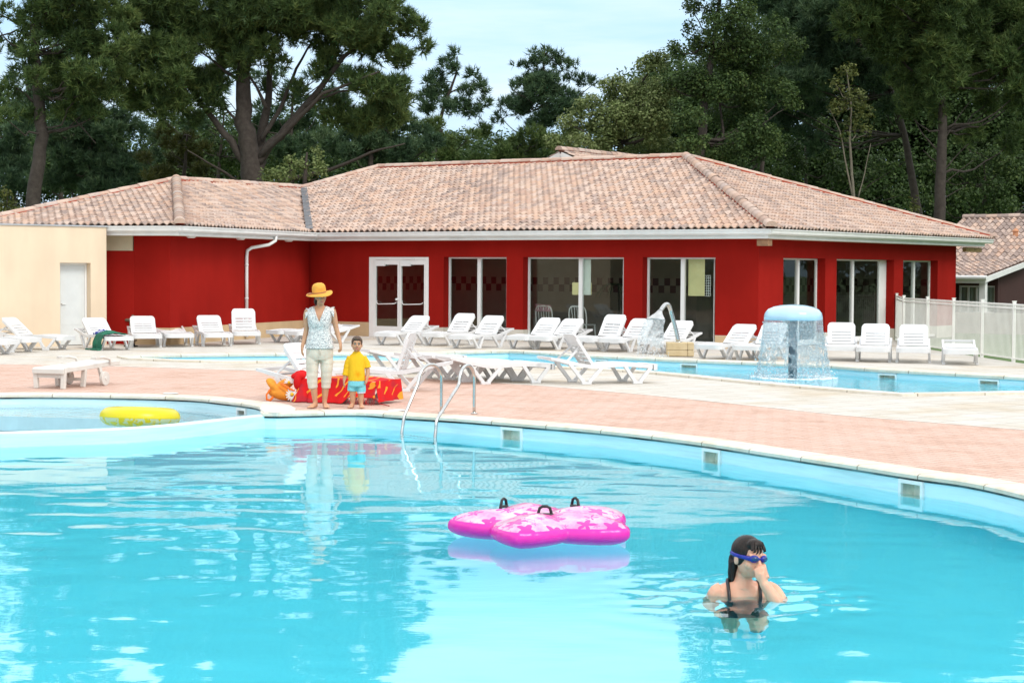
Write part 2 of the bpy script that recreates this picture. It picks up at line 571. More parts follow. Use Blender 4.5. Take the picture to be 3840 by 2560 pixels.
back_near = [(4300, 1458), (3840, 1464), (3542, 1469), (3380, 1471), (3095, 1449), (2823, 1425), (2610, 1404), (2440, 1389), (2320, 1382), (2020, 1368), (1700, 1356), (1300, 1350), (1000, 1351), (849, 1351), (698, 1348), (535, 1341)]
back_in = [at(x, y, 0.04)[:2] for x, y in back_far + back_near]
back_in = resample(back_in, 0.4, True)
if area2(back_in) < 0: back_in = back_in[::-1]

def ring(inner, wid, z, th, name, closed, seg=0.5, flip=1, nose=0.03):
    """coping stones laid along inner (pool lies to the right of travel when flip=1)"""
    inn = offset_line(inner, -nose * flip, closed)
    out = offset_line(inner, wid * flip, closed)
    n = len(inn); mb = MB(); s = 0.0
    prof = lambda a, b: [(*(a), z - th), (*(a + (b - a) * 0.0), z - th * 0.35), (*(a + (b - a) * 0.05), z - 0.004), (*(a + (b - a) * 0.12), z), (*b, z), (*b, z - th)]
    rows = [prof(inn[i], out[i]) for i in range(n)]
    rng = range(n) if closed else range(n - 1)
    for i in rng:
        j = (i + 1) % n
        d = np.linalg.norm(inner[j][:2] - inner[i][:2]) / seg
        for k in range(5):
            q = [rows[i][k], rows[j][k], rows[j][k + 1], rows[i][k + 1]]
            if flip < 0: q = q[::-1]; uvq = [(s, 1), (s + d, 1), (s + d, 0), (s, 0)]
            else: uvq = [(s, 0), (s + d, 0), (s + d, 1), (s, 1)]
            mb.add(q, [(0, 1, 2, 3)], [uvq])
        s += d
    return structure(mb.build(name, M_coping))

def wall_strip(line, z0, z1, holes, name, closed=False, flip=1):
    """vertical liner wall with skimmer openings: holes = (centre xy, width, z0, z1)"""
    P = [np.array(p[:2], float) for p in line]
    if closed: P = P + [P[0]]
    seg = [0.0]
    for a, b in zip(P[:-1], P[1:]): seg.append(seg[-1] + np.linalg.norm(b - a))
    def pos(s):
        k = max(0, min(len(P) - 2, int(np.searchsorted(seg, s) - 1)))
        t = (s - seg[k]) / max(1e-9, seg[k + 1] - seg[k])
        return P[k] + (P[k + 1] - P[k]) * t
    brk = list(seg); hs = []
    for c, w, ha, hb in holes:
        c = np.array(c[:2]); best = None
        for k in range(len(P) - 1):
            d = P[k + 1] - P[k]; l2 = d @ d
            t = min(1, max(0, ((c - P[k]) @ d) / max(l2, 1e-9)))
            q = P[k] + d * t; dd = np.linalg.norm(q - c)
            if best is None or dd < best[0]: best = (dd, seg[k] + t * math.sqrt(l2))
        s = best[1]
        hs.append((s - w / 2, s + w / 2, ha, hb)); brk = [b for b in brk if not (s - w / 2 < b < s + w / 2)]
        brk += [s - w / 2, s + w / 2]
    brk = sorted(set(brk))
    mb = MB(); frames = []
    zs = sorted({z0, z1, *[h[2] for h in hs], *[h[3] for h in hs]})
    for a, b in zip(brk[:-1], brk[1:]):
        if b - a < 1e-6: continue
        pa, pb = pos(a), pos(b)
        for u, v in zip(zs[:-1], zs[1:]):
            if any(a >= h[0] - 1e-6 and b <= h[1] + 1e-6 and u >= h[2] - 1e-6 and v <= h[3] + 1e-6 for h in hs): continue
            q = [(*pa, u), (*pb, u), (*pb, v), (*pa, v)]
            mb.add(q if flip > 0 else q[::-1], [(0, 1, 2, 3)])
    for h in hs: frames.append((pos(h[0]), pos(h[1]), h[2], h[3]))
    o = structure(mb.build(name, M_liner))
    return o, frames

M_skim = simple('skimmer_plastic', (0.84, 0.86, 0.84), 0.4, 0.05)
M_skin = simple('skimmer_throat', (0.80, 0.77, 0.66), 0.6, 0.2, 5)
def skimmer(fr, inward, label, depth=0.14, fw=0.035):
    pa, pb, z0, z1 = fr
    c = (pa + pb) / 2
    d = (pb - pa); w = np.linalg.norm(d); d = d / w
    nrm = np.array([-d[1], d[0]])
    if nrm @ (np.array(inward[:2]) - c) < 0: nrm = -nrm
    rz = math.atan2(d[1], d[0])
    t = thing('pool_skimmer', label, 'pool skimmer', (c[0], c[1], (z0 + z1) / 2), rz, 'skimmers set into the pool walls')
    sgn = 1 if (np.array([-math.sin(rz), math.cos(rz)]) @ nrm) > 0 else -1
    h = z1 - z0
    mb = MB()
    y = sgn * 0.012
    mb.box((-w / 2 + fw / 2, y, 0), (fw, 0.03, h)); mb.box((w / 2 - fw / 2, y, 0), (fw, 0.03, h))
    mb.box((0, y, h / 2 - fw / 2), (w - 2 * fw, 0.03, fw)); mb.box((0, y, -h / 2 + fw / 2), (w - 2 * fw, 0.03, fw))
    mb.build('frame', M_skim, t)
    th = MB(); yy = -sgn * depth
    a, b_, e = w / 2 - fw, h / 2 - fw, 0.0
    V = [(-a, e, -b_), (a, e, -b_), (a, e, b_), (-a, e, b_), (-a, yy, -b_), (a, yy, -b_), (a, yy, b_), (-a, yy, b_)]
    th.add(V, [(4, 5, 6, 7), (0, 1, 5, 4), (1, 2, 6, 5), (2, 3, 7, 6), (3, 0, 4, 7)])
    th.build('throat', M_skin, t)
    return t

# ground, deck, paving
C0 = at(2842, 1308.8)
_A = R_(145.3)
UA = np.array([math.cos(_A), math.sin(_A)]); UB = np.array([math.sin(_A), -math.cos(_A)])
def AB(a, b, z=None):
    p = C0[:2] + UA * a + UB * b
    return (p[0], p[1]) if z is None else (p[0], p[1], z)
deck_out = [(-34, -6), (16, -6), (13.2, 14), (11.4, 30), (10.75, 38.8), (10.17, 47.1), (10.85, 51.4), AB(3, 8), AB(12, 4), AB(18, 3), AB(24, -5), (-34, 52)]
outl_off = ccw
structure(tess(deck_out, [ccw, back_in], 0.0, 'pool_deck', M_deck))
gr_hole = [(-33.8, -5.8), (15.8, -5.8), (13.0, 14), (11.2, 30), (10.6, 38.8), (10.0, 47.0), (10.7, 51.2), AB(3, 7.8), AB(12, 3.8), AB(18, 2.8), AB(24, -5.2), (-33.8, 51.8)]
structure(tess([(-500, -300), (500, -300), (500, 700), (-500, 700)], [gr_hole], -0.05, 'ground', M_grass))
bnd = [(-600, 1357), (0, 1366.5), (425, 1374), (1000, 1392), (1400, 1409), (1768, 1430), (2044, 1449), (2410, 1481), (2736, 1514), (3144, 1558), (3840, 1614), (4300, 1652)]
bnd3 = [at(*p)[:2] for p in bnd]
brick_out = [(-33, bnd3[0][1] - 1.0)] + bnd3 + [(14.5, 10), (15, -5.5), (-33, -5.5)]
brick_o = brick_out[::-1]
structure(tess(brick_o, [offset_line(ccw, -0.2, True)], 0.004, 'brick_paving', M_brick))
# narrow kerb where the slabs meet the bricks
kb = MB()
kline = resample(bnd3, 1.0)
k2 = offset_line(kline, 0.10)
for i in range(len(kline) - 1):
    kb.add([(*kline[i], 0.0), (*kline[i + 1], 0.0), (*kline[i + 1], 0.011), (*kline[i], 0.011), (*k2[i + 1], 0.011), (*k2[i], 0.011)], [(0, 1, 2, 3), (3, 2, 4, 5)])
structure(kb.build('paving_edge_strip', simple('edge_strip_stone', (0.62, 0.58, 0.52), 0.8, 0.1, 3)))

cin = resample(pad_in + main_in + [np.array((8.75, 10.4)), np.array((8.6, 9.0)), np.array((8.4, 5.0))], 0.25)
ring(cin, 0.34, 0.012, 0.05, 'pool_coping', False, 0.9, flip=1)
# dark strip painted for the shadow in the gap between coping and liner
def gap_mat():
    m, nt, b = new_mat('dark_shadow_gap')
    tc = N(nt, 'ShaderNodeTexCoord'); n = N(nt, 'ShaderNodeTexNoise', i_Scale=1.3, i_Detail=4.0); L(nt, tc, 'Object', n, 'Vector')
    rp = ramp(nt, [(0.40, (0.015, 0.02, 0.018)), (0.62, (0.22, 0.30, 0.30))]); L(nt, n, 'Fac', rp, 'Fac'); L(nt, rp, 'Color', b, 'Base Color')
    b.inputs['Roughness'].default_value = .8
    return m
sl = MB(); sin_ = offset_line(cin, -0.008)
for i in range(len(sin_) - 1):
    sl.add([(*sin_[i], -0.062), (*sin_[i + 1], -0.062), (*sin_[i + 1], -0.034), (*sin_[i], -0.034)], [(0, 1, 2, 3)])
structure(sl.build('coping_shadow_gap', gap_mat()))
for (x, y), lb in (((1489, 1541), 'white round lid in the pool coping just left of the steel ladder'), ((640, 1477.5), 'white round lid in the shallow pool coping behind the yellow ring')):
    q = at(x, y); ld = MB(); ld.lathe([(.12, .012), (.12, .018), (.10, .021), (.001, .021)], 24, cap=False)
    tag(ld.build('skimmer_lid', M_pvc, loc=(float(q[0]), float(q[1]), 0.0)), lb, 'lid', 'round lids in the pool coping')
# a closing flagstone where the two curves meet
jf = MB()
jpts = [at(975, 1536), at(990, 1549), at(1036, 1551), at(1100, 1547), at(1110, 1535), at(1085, 1521), at(1030, 1510), at(985, 1508)]
jf.prism([p[:2] for p in jpts][::-1], -0.03, 0.016)
structure(jf.build('coping_junction_stone', simple('cream_stone', (0.70, 0.64, 0.55), 0.75, 0.05, 3)))

main_sk = [((2638, 1664), 0.34), ((3380, 1779), 0.34), ((1890, 1587), 0.36)]
holes = [(at(x, y)[:2], w, -0.40, -0.06) for (x, y), w in main_sk] + [(at(908, 1511)[:2], 0.27, -0.32, -0.07)]
wl, frames = wall_strip(outline, -1.5, -0.03, holes, 'pool_wall', True)
labs = ['white framed pool skimmer in the deep pool wall, right of the pink float',
        'white framed pool skimmer in the deep pool wall, nearest the right edge',
        'white framed pool skimmer in the deep pool wall, right of the steel ladder',
        'white framed skimmer in the shallow pool beside the orange bag']
for fr, lb in zip(frames, labs): skimmer(fr, (0, 12) if lb != labs[3] else (-6, 22), lb)
structure(tess(ccw, [], -1.45, 'pool_floor', M_floor))
# weir wall between paddling pool and deep pool
weir_px = [(1036, 1606), (1000, 1605), (898, 1616), (653, 1645), (408, 1663), (0, 1677), (-500, 1690), (-1100, 1695)]
weir = catmull([at(x, y, ZW) for x, y in weir_px], 4)
weir[0] = main_in[0] + np.array([0.0, 0.03])
weir_b = offset_line(weir, -0.14)
wb = MB()
for i in range(len(weir) - 1):
    a, b_, c, d = weir[i], weir[i + 1], weir_b[i + 1], weir_b[i]
    wb.add([(*a, -1.45), (*b_, -1.45), (*b_, -0.04), (*a, -0.04), (*b_ + (c - b_) * 0.12, -0.025), (*a + (d - a) * 0.12, -0.025), (*c, -0.025), (*d, -0.025), (*c, -1.0), (*d, -1.0)],
           [(0, 3, 2, 1), (3, 5, 4, 2), (5, 7, 6, 4), (7, 9, 8, 6)])
structure(wb.build('pool_weir_wall', M_liner))
pad_poly = [p for p in weir_b[::-1]] + list(pad_in[8:])
if area2(pad_poly) < 0: pad_poly = pad_poly[::-1]
structure(tess(pad_poly, [], -0.52, 'paddling_pool_floor', M_liner))
structure(tess(pad_poly, [], ZP, 'paddling_pool_water', M_padwater))
# pale step inside the paddling pool
st = MB()
s_in = offset_line(pad_in, -0.45)
for i in range(12, 44):
    a, b_ = pad_in[i], pad_in[i + 1]; c, d = s_in[i + 1], s_in[i]
    st.add([(*a, -0.2), (*b_, -0.2), (*c, -0.2), (*d, -0.2), (*c, -0.5), (*d, -0.5)], [(0, 1, 2, 3), (3, 2, 4, 5)])
structure(st.build('paddling_pool_step', simple('pale_liner', (0.56, 0.74, 0.80), 0.5, 0.05)))

# main water: a real wavy surface
def in_poly(px, py, poly):
    P = np.array([p[:2] for p in poly]); inside = np.zeros(px.shape, bool)
    j = len(P) - 1
    for i in range(len(P)):
        xi, yi = P[i]; xj, yj = P[j]
        c = ((yi > py) != (yj > py)) & (px < (xj - xi) * (py - yi) / (yj - yi + 1e-12) + xi)
        inside ^= c; j = i
    return inside
GX = np.arange(-15.0, 9.4, 0.055); GY = np.arange(6.0, 26.0, 0.048)
XX, YY = np.meshgrid(GX, GY)
rng = np.random.default_rng(3)
ZZ = np.zeros_like(XX)
for i in range(70):
    lam = 0.27 * (10 ** rng.uniform(0, 0.72))
    th = rng.normal(PI / 2, 0.75)
    k = 2 * PI / lam
    amp = 0.0030 * lam / k ** 0.25 * rng.uniform(0.4, 1.0) * 0.27
    ZZ += amp * np.sin(k * (XX * math.cos(th) + YY * math.sin(th)) + rng.uniform(0, 2 * PI))
msk = np.zeros_like(XX)
for i in range(12):
    lam = rng.uniform(3, 9); th = rng.uniform(0, PI); k = 2 * PI / lam
    msk += np.sin(k * (XX * math.cos(th) + YY * math.sin(th)) + rng.uniform(0, 2 * PI))
msk = np.clip(0.62 + msk * 0.14, 0.22, 1.15)
SWIM = at(2820, 2237, ZW)
dsw = np.hypot(XX - SWIM[0], (YY - SWIM[1]))
calm = 1.0 - 0.45 * np.exp(-((XX - 0.3) / 1.6) ** 2 - ((YY - 9.0) / 2.2) ** 2)
SWR = np.zeros_like(XX)
for i in range(14):
    lam = rng.uniform(.12, .34); th = rng.uniform(0, PI); k = 2 * PI / lam
    SWR += .0030 * lam / .3 * np.sin(k * (XX * math.cos(th) + YY * math.sin(th)) + 1.2 * np.sin(3 * XX + 2 * YY + i) + rng.uniform(0, 6))
ZZ = ZZ * msk * calm + SWR * np.exp(-((dsw - 0.25) / 0.45) ** 2) + 0.0006 * np.exp(-((dsw - 1.0) / 0.7) ** 2) * np.sin(dsw * 19) * (0.5 + 0.5 * np.sin(3 * np.arctan2(YY - SWIM[1], XX - SWIM[0]) + 1))
main_poly = [p for p in weir] + list(main_in[1:]) + near_in[:-1]
inside = in_poly(XX, YY, main_poly)
ny, nx = XX.shape
pp = np.zeros((ny, nx), bool)
pp |= inside
for dx, dy in ((1, 0), (-1, 0), (0, 1), (0, -1)): pp |= np.roll(np.roll(inside, dx, 1), dy, 0)
cell = pp[:-1, :-1] & pp[1:, :-1] & pp[:-1, 1:] & pp[1:, 1:]
idx = np.arange(ny * nx).reshape(ny, nx)
qs = np.stack([idx[:-1, :-1][cell], idx[:-1, 1:][cell], idx[1:, 1:][cell], idx[1:, :-1][cell]], 1)
used = np.unique(qs); remap = -np.ones(ny * nx, int); remap[used] = np.arange(len(used))
wm = bpy.data.meshes.new('pool_water')
wm.from_pydata(np.stack([XX.ravel()[used], YY.ravel()[used], (ZZ + ZW).ravel()[used]], 1).tolist(), [], remap[qs].tolist())
wm.polygons.foreach_set('use_smooth', [True] * len(wm.polygons))
wm.materials.append(M_water)
wo = bpy.data.objects.new('pool_water', wm); COL.objects.link(wo); structure(wo)

# back pool
ring(back_in, 0.33, 0.04, 0.07, 'back_pool_coping', True, 1.05, flip=-1)
bk_sk = [((2244, 1333), 0.36), ((2586, 1347), 0.42), ((3335, 1383), 0.42), ((3708, 1404), 0.44)]
hb = [(at(x, y, 0.04)[:2], w, -0.2, -0.05) for (x, y), w in bk_sk]
wl2, fr2 = wall_strip(back_in, -1.1, 0.0, hb, 'back_pool_wall', True)
lb2 = ['low wide skimmer in the back pool wall, left of the waterfall spout',
       'low wide skimmer in the back pool wall, below the stone block',
       'low wide skimmer in the back pool wall, right of the mushroom fountain',
       'low wide skimmer in the back pool wall, nearest the right edge']
for fr, lb in zip(fr2, lb2): skimmer(fr, at(2700, 1400)[:2], lb, 0.14, 0.03)
structure(tess(back_in, [], -0.75, 'back_pool_floor', M_floor))
structure(tess(back_in, [], ZB, 'back_pool_water', M_water2))
# ================================================================== clubhouse
def stucco(name, col, var=0.06, bump=0.25):
    m, nt, b = new_mat(name)
    tc = N(nt, 'ShaderNodeTexCoord')
    n1 = N(nt, 'ShaderNodeTexNoise', i_Scale=0.7, i_Detail=8.0, i_Roughness=0.62)
    n2 = N(nt, 'ShaderNodeTexNoise', i_Scale=70.0, i_Detail=3.0)
    mp = N(nt, 'ShaderNodeMapping'); mp.inputs['Scale'].default_value = (1.2, 1.2, 0.25)
    n3 = N(nt, 'ShaderNodeTexNoise', i_Scale=1.5, i_Detail=6.0)
    L(nt, tc, 'Object', n1, 'Vector'); L(nt, tc, 'Object', n2, 'Vector'); L(nt, tc, 'Object', mp, 'Vector'); L(nt, mp, 'Vector', n3, 'Vector')
    r1 = ramp(nt, [(0.3, tuple(c * (1 - 2 * var) for c in col)), (0.7, tuple(c * (1 + var) for c in col))])
    L(nt, n1, 'Fac', r1, 'Fac')
    r3 = ramp(nt, [(0.35, (0.89, 0.88, 0.87)), (0.65, (1, 1, 1))])
    L(nt, n3, 'Fac', r3, 'Fac')
    mx = mixc(nt, blend='MULTIPLY', fac=0.8)
    L(nt, r1, 'Color', mx, 6); L(nt, r3, 'Color', mx, 7)
    L(nt, mx, 2, b, 'Base Color')
    b.inputs['Roughness'].default_value = 0.9; b.inputs['Specular IOR Level'].default_value = 0.06
    bp = N(nt, 'ShaderNodeBump', i_Strength=bump, i_Distance=0.012)
    L(nt, n2, 'Fac', bp, 'Height'); L(nt, bp, 'Normal', b, 'Normal')
    return m
M_red = stucco('deep_red_render', (0.315, 0.0125, 0.0085))
M_cream = stucco('cream_render', (0.79, 0.64, 0.47), 0.03)
M_plinth = stucco('beige_plinth_render', (0.62, 0.46, 0.28))
M_wplinth = stucco('pale_plinth_render', (0.66, 0.62, 0.54))
M_frame = simple('white_aluminium', (0.84, 0.84, 0.82), 0.35, 0.02)
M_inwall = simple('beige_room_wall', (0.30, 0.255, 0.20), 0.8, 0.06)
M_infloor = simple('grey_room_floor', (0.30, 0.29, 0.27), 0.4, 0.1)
M_wood = simple('weathered_wood', (0.20, 0.145, 0.095), 0.75, 0.2, 4, 0.4, 30, col2=(0.12, 0.085, 0.055))

def glass_mat(name='window_glass', tint=(0.84, 0.90, 0.86)):
    m, nt, b = new_mat(name)
    nt.nodes.remove(b); out = nt.nodes['Material Output']
    fr = N(nt, 'ShaderNodeFresnel', i_IOR=1.55)
    tr = N(nt, 'ShaderNodeBsdfTransparent'); tr.inputs['Color'].default_value = (*tint, 1)
    gl = N(nt, 'ShaderNodeBsdfGlossy', i_Roughness=0.015)
    gl.inputs['Color'].default_value = (0.9, 0.95, 0.92, 1)
    ma = N(nt, 'ShaderNodeMath', operation='MULTIPLY_ADD'); ma.inputs[1].default_value = 0.5; ma.inputs[2].default_value = 0.0
    L(nt, fr, 'Fac', ma, 0)
    mx = N(nt, 'ShaderNodeMixShader')
    L(nt, ma, 'Value', mx, 'Fac'); L(nt, tr, 'BSDF', mx, 1); L(nt, gl, 'BSDF', mx, 2)
    L(nt, mx, 'Shader', out, 'Surface')
    return m
M_glass = glass_mat()

def tile_mat(name, shift=0.0):
    """fired clay barrel tiles, every tile its own tone; UV counts tiles"""
    m, nt, b = new_mat(name)
    uv = N(nt, 'ShaderNodeUVMap')
    fl = N(nt, 'ShaderNodeVectorMath', operation='FLOOR'); L(nt, uv, 'UV', fl, 0)
    wn = N(nt, 'ShaderNodeTexWhiteNoise'); wn.noise_dimensions = '2D'; L(nt, fl, 'Vector', wn, 'Vector')
    base = ramp(nt, [(0.0, (0.455, 0.315, 0.255)), (0.2, (0.52, 0.36, 0.275)), (0.4, (0.56, 0.425, 0.35)), (0.6, (0.565, 0.445, 0.38)), (0.8, (0.55, 0.38, 0.285)), (1.0, (0.50, 0.40, 0.355))])
    L(nt, wn, 'Value', base, 'Fac')
    sp = N(nt, 'ShaderNodeSeparateColor'); L(nt, wn, 'Color', sp, 'Color')
    # grey lichen, more on some tiles than others
    tc = N(nt, 'ShaderNodeTexCoord')
    n1 = N(nt, 'ShaderNodeTexNoise', i_Scale=9.0, i_Detail=5.0, i_Roughness=0.65); L(nt, tc, 'Object', n1, 'Vector')
    n2 = N(nt, 'ShaderNodeTexNoise', i_Scale=0.45, i_Detail=4.0); L(nt, tc, 'Object', n2, 'Vector')
    ad = N(nt, 'ShaderNodeMath', operation='MULTIPLY_ADD'); ad.inputs[1].default_value = 0.55
    L(nt, sp, 'Green', ad, 0); L(nt, n1, 'Fac', ad, 2)
    ad2 = N(nt, 'ShaderNodeMath', operation='MULTIPLY_ADD'); ad2.inputs[1].default_value = 0.6; L(nt, n2, 'Fac', ad2, 0); L(nt, ad, 'Value', ad2, 2)
    rl = ramp(nt, [(0.0, (0,) * 3), (0.56 - shift, (0,) * 3), (0.72 - shift, (1,) * 3)])
    rl.color_ramp.elements[1].position = 0.5
    mr = N(nt, 'ShaderNodeMapRange'); mr.inputs[1].default_value = 1.02 - shift; mr.inputs[2].default_value = 1.42 - shift
    L(nt, ad2, 'Value', mr, 0)
    mx = mixc(nt, b=(0.30, 0.235, 0.21)); L(nt, mr, 0, mx, 0); L(nt, base, 'Color', mx, 6)
    # fine speckle
    n3 = N(nt, 'ShaderNodeTexNoise', i_Scale=45.0, i_Detail=3.0); L(nt, tc, 'Object', n3, 'Vector')
    r3 = ramp(nt, [(0.3, (0.82, 0.80, 0.80)), (0.6, (1.03, 1.02, 1.0))]); L(nt, n3, 'Fac', r3, 'Fac')
    m3 = mixc(nt, blend='MULTIPLY', fac=0.9); L(nt, mx, 2, m3, 6); L(nt, r3, 'Color', m3, 7)
    L(nt, m3, 2, b, 'Base Color')
    b.inputs['Roughness'].default_value = 0.85; b.inputs['Specular IOR Level'].default_value = 0.25
    return m
M_tile = tile_mat('clay_roof_tiles')
M_ridge = tile_mat('clay_ridge_tiles', -0.16)
M_tile2 = tile_mat('weathered_clay_roof_tiles', 0.22)
M_mortar = simple('red_mortar', (0.40, 0.075, 0.035), 0.9, 0.1, 6)

class Wall:
    def __init__(s, O, d, n):
        s.O = np.array(O[:2], float); s.d = np.array(d, float); s.d /= np.linalg.norm(s.d)
        s.n = np.array(n, float); s.n -= s.d * (s.n @ s.d); s.n /= np.linalg.norm(s.n)
    def p(s, a, dep, z):
        q = s.O + s.d * a + s.n * dep
        return (q[0], q[1], z)
    def box(s, mb, a0, a1, d0, d1, z0, z1):
        V = [s.p(a0, d0, z0), s.p(a1, d0, z0), s.p(a1, d1, z0), s.p(a0, d1, z0), s.p(a0, d0, z1), s.p(a1, d0, z1), s.p(a1, d1, z1), s.p(a0, d1, z1)]
        fs = [(0, 3, 2, 1), (4, 5, 6, 7), (0, 1, 5, 4), (1, 2, 6, 5), (2, 3, 7, 6), (3, 0, 4, 7)]
        if s.d[0] * s.n[1] - s.d[1] * s.n[0] < 0: fs = [f[::-1] for f in fs]
        return mb.add(V, fs)
    def px(s, x, y, dep=0.0):
        """(along, height) where the sight line of a photo pixel meets the wall plane"""
        d = _ray(x, y); n3 = np.array([s.n[0], s.n[1], 0]); P0 = np.array([*(s.O + s.n * dep), 0])
        t = ((P0 - CAM) @ n3) / (d @ n3); P = CAM + d * t
        return (P[:2] - s.O) @ s.d, P[2]

def part(o, root):
    """hang a mesh built in world coordinates under its thing"""
    o.parent = root
    o.matrix_parent_inverse = Matrix.Translation(root.location).inverted() if root.rotation_euler[2] == 0 else (Matrix.Translation(root.location) @ Matrix.Rotation(root.rotation_euler[2], 4, 'Z')).inverted()
    return o

def sub(o, parent):
    """hang a world-built mesh under a world-built part"""
    o.parent = parent
    o.matrix_parent_inverse = parent.matrix_parent_inverse.copy() if False else Matrix.Identity(4)
    return o

club = thing('clubhouse', 'long red rendered clubhouse with hipped clay tile roof and white gutters', 'building', (float(C0[0]), float(C0[1]), 0))
WF = Wall(C0, UA, UB)            # front wall, running left from the corner
WR = Wall(C0, UB, UA)            # right hand wall
Wc = np.array(AB(12.2, -7.88)); Nn = np.array(AB(14.5, 0.0))
dW = (Nn - Wc) / np.linalg.norm(Nn - Wc)
WW = Wall(Wc, dW, np.array([-dW[1], dW[0]]))     # wing wall
WLn = np.linalg.norm(Nn - Wc)
dL = np.array([-dW[1], dW[0]])
WL = Wall(Wc, dL, dW)                            # wing end wall, running left
ZT = 2.95
def masonry(W, L0, L1, ops, zp, thick, mbw, mbp):
    """ops = (a0, a1, ztop); wall above zp, plinth below"""
    ops = sorted(ops); cur = L0
    for a0, a1, zt in ops:
        W.box(mbw, cur, a0, 0, thick, zp, ZT); piece(W, cur, a0, thick, zp, M_wplinth)
        W.box(mbw, a0, a1, 0, thick, zt, ZT)
        cur = a1
    W.box(mbw, cur, L1, 0, thick, zp, ZT); piece(W, cur, L1, thick, zp, M_wplinth)
mw, mp_ = MB(), MB()
def piece(W, a0, a1, thick, zp, mat, label=None):
    mb = MB(); W.box(mb, a0, a1, 0, thick, -0.05, zp)
    part(mb.build('plinth', mat, label=label), club)
TH = 0.3
fr_ops = [(1.2, 3.3, 2.25), (3.86, 7.0, 2.25), (7.54, 9.65, 2.25)]
masonry(WF, 0.0, 10.16, fr_ops, 0.31, TH, mw, None)
WF.box(mw, 10.16, 12.30, 0, TH, 2.25, ZT)
WF.box(mw, 12.30, 14.5, 0, TH, 0.40, ZT); piece(WF, 12.30, 14.5, TH, 0.40, M_plinth, 'tall sand coloured plinth left of the door')
rt_ops = [(1.35, 3.82, 2.25), (4.52, 8.36, 2.25), (9.02, 11.65, 2.25)]
masonry(WR, TH, 13.12, rt_ops, 0.31, TH, mw, None)
WW.box(mw, 0.0, WLn - 0.02, 0.0, TH, 0.42, ZT); WW.box(mp_, 0.0, WLn - 0.02, 0.0, TH, -0.05, 0.42)
WL.box(mw, TH, 1.02, 0, TH, 0.42, ZT); WL.box(mp_, TH, 1.02, 0, TH, -0.05, 0.42)
Q0 = np.array(WL.p(1.02, 0, 0)[:2]); Q1 = at(388, 1289)[:2]
WQ = Wall(Q0, Q1 - Q0, dW)
WQ.box(mw, 0.0, np.linalg.norm(Q1 - Q0), 0.0, 0.25, -0.05, 2.33)
# closing walls at the back
for p, q in ((AB(0, 13.12), AB(18, 13.12)), (AB(18, 13.12), AB(18, 0))):
    p, q = np.array(p), np.array(q); Wall(p, q - p, np.array(AB(9, 6)) - p).box(mw, 0.31, np.linalg.norm(q - p) - 0.31, 0, 0.3, -0.05, ZT)
part(mw.build('wall', M_red), club)
part(mp_.build('plinth', M_plinth, label='tall sand coloured plinth of the wing'), club)
bx = MB(); WQ.box(bx, 0.02, np.linalg.norm(Q1 - Q0), -0.03, 0.25, 2.33, 2.72)
part(bx.build('shutter_box', simple('beige_panel', (0.50, 0.42, 0.28), 0.7, 0.05)), club)
cp = MB(); WF.box(cp, 0.02, 1.19, -0.006, 0.0, -0.04, 0.3)
part(cp.build('plinth', M_plinth, label='sand coloured plinth at the corner'), club)

# glazing
def window(W, a0, a1, zt, mull, dep=0.23, sill=0.06, thick_r=None, name='window'):
    fw = 0.055
    f = MB()
    e = 0.006
    W.box(f, a0 + e, a0 + fw, dep, dep + 0.06, sill, zt - e); W.box(f, a1 - (thick_r or fw), a1 - e, dep, dep + 0.06, sill, zt - e)
    W.box(f, a0 + fw, a1 - (thick_r or fw), dep, dep + 0.06, zt - fw * 0.8, zt - e)
    W.box(f, a0 + fw, a1 - (thick_r or fw), dep, dep + 0.06, sill, sill + 0.075)
    W.box(f, a0 + 0.0, a1, dep - 0.16, dep + 0.1, 0.0, sill)
    W.box(f, mull - 0.055, mull + 0.055, dep - 0.012, dep + 0.07, sill + 0.075, zt - fw * 0.8)
    W.box(f, a0 + fw + 0.10, a0 + fw + 0.115, dep + 0.01, dep + 0.05, sill + 0.075, zt - fw * 0.8)
    fo = part(f.build(name, M_frame), club)
    g = MB()
    for u, v in ((a0 + fw, mull - 0.055), (mull + 0.055, a1 - (thick_r or fw))):
        V = [W.p(u, dep + 0.03, sill + 0.075), W.p(v, dep + 0.03, sill + 0.075), W.p(v, dep + 0.03, zt - fw * 0.8), W.p(u, dep + 0.03, zt - fw * 0.8)]
        g.add(V, [(0, 1, 2, 3)])
    go = g.build('pane', M_glass)
    go.parent = fo
    return fo
window(WF, 1.2, 3.3, 2.25, WF.px(2560, 1100, .23)[0])
window(WF, 3.86, 7.0, 2.25, WF.px(2177, 1100, .23)[0])
window(WF, 7.54, 9.65, 2.25, WF.px(1797, 1100, .23)[0])
window(WR, 1.35, 3.82, 2.25, WR.px(2993, 1050, .23)[0])
window(WR, 4.52, 8.36, 2.25, WR.px(3198, 1050, .23)[0], thick_r=0.5)
window(WR, 9.02, 11.65, 2.25, WR.px(3427, 1050, .23)[0])
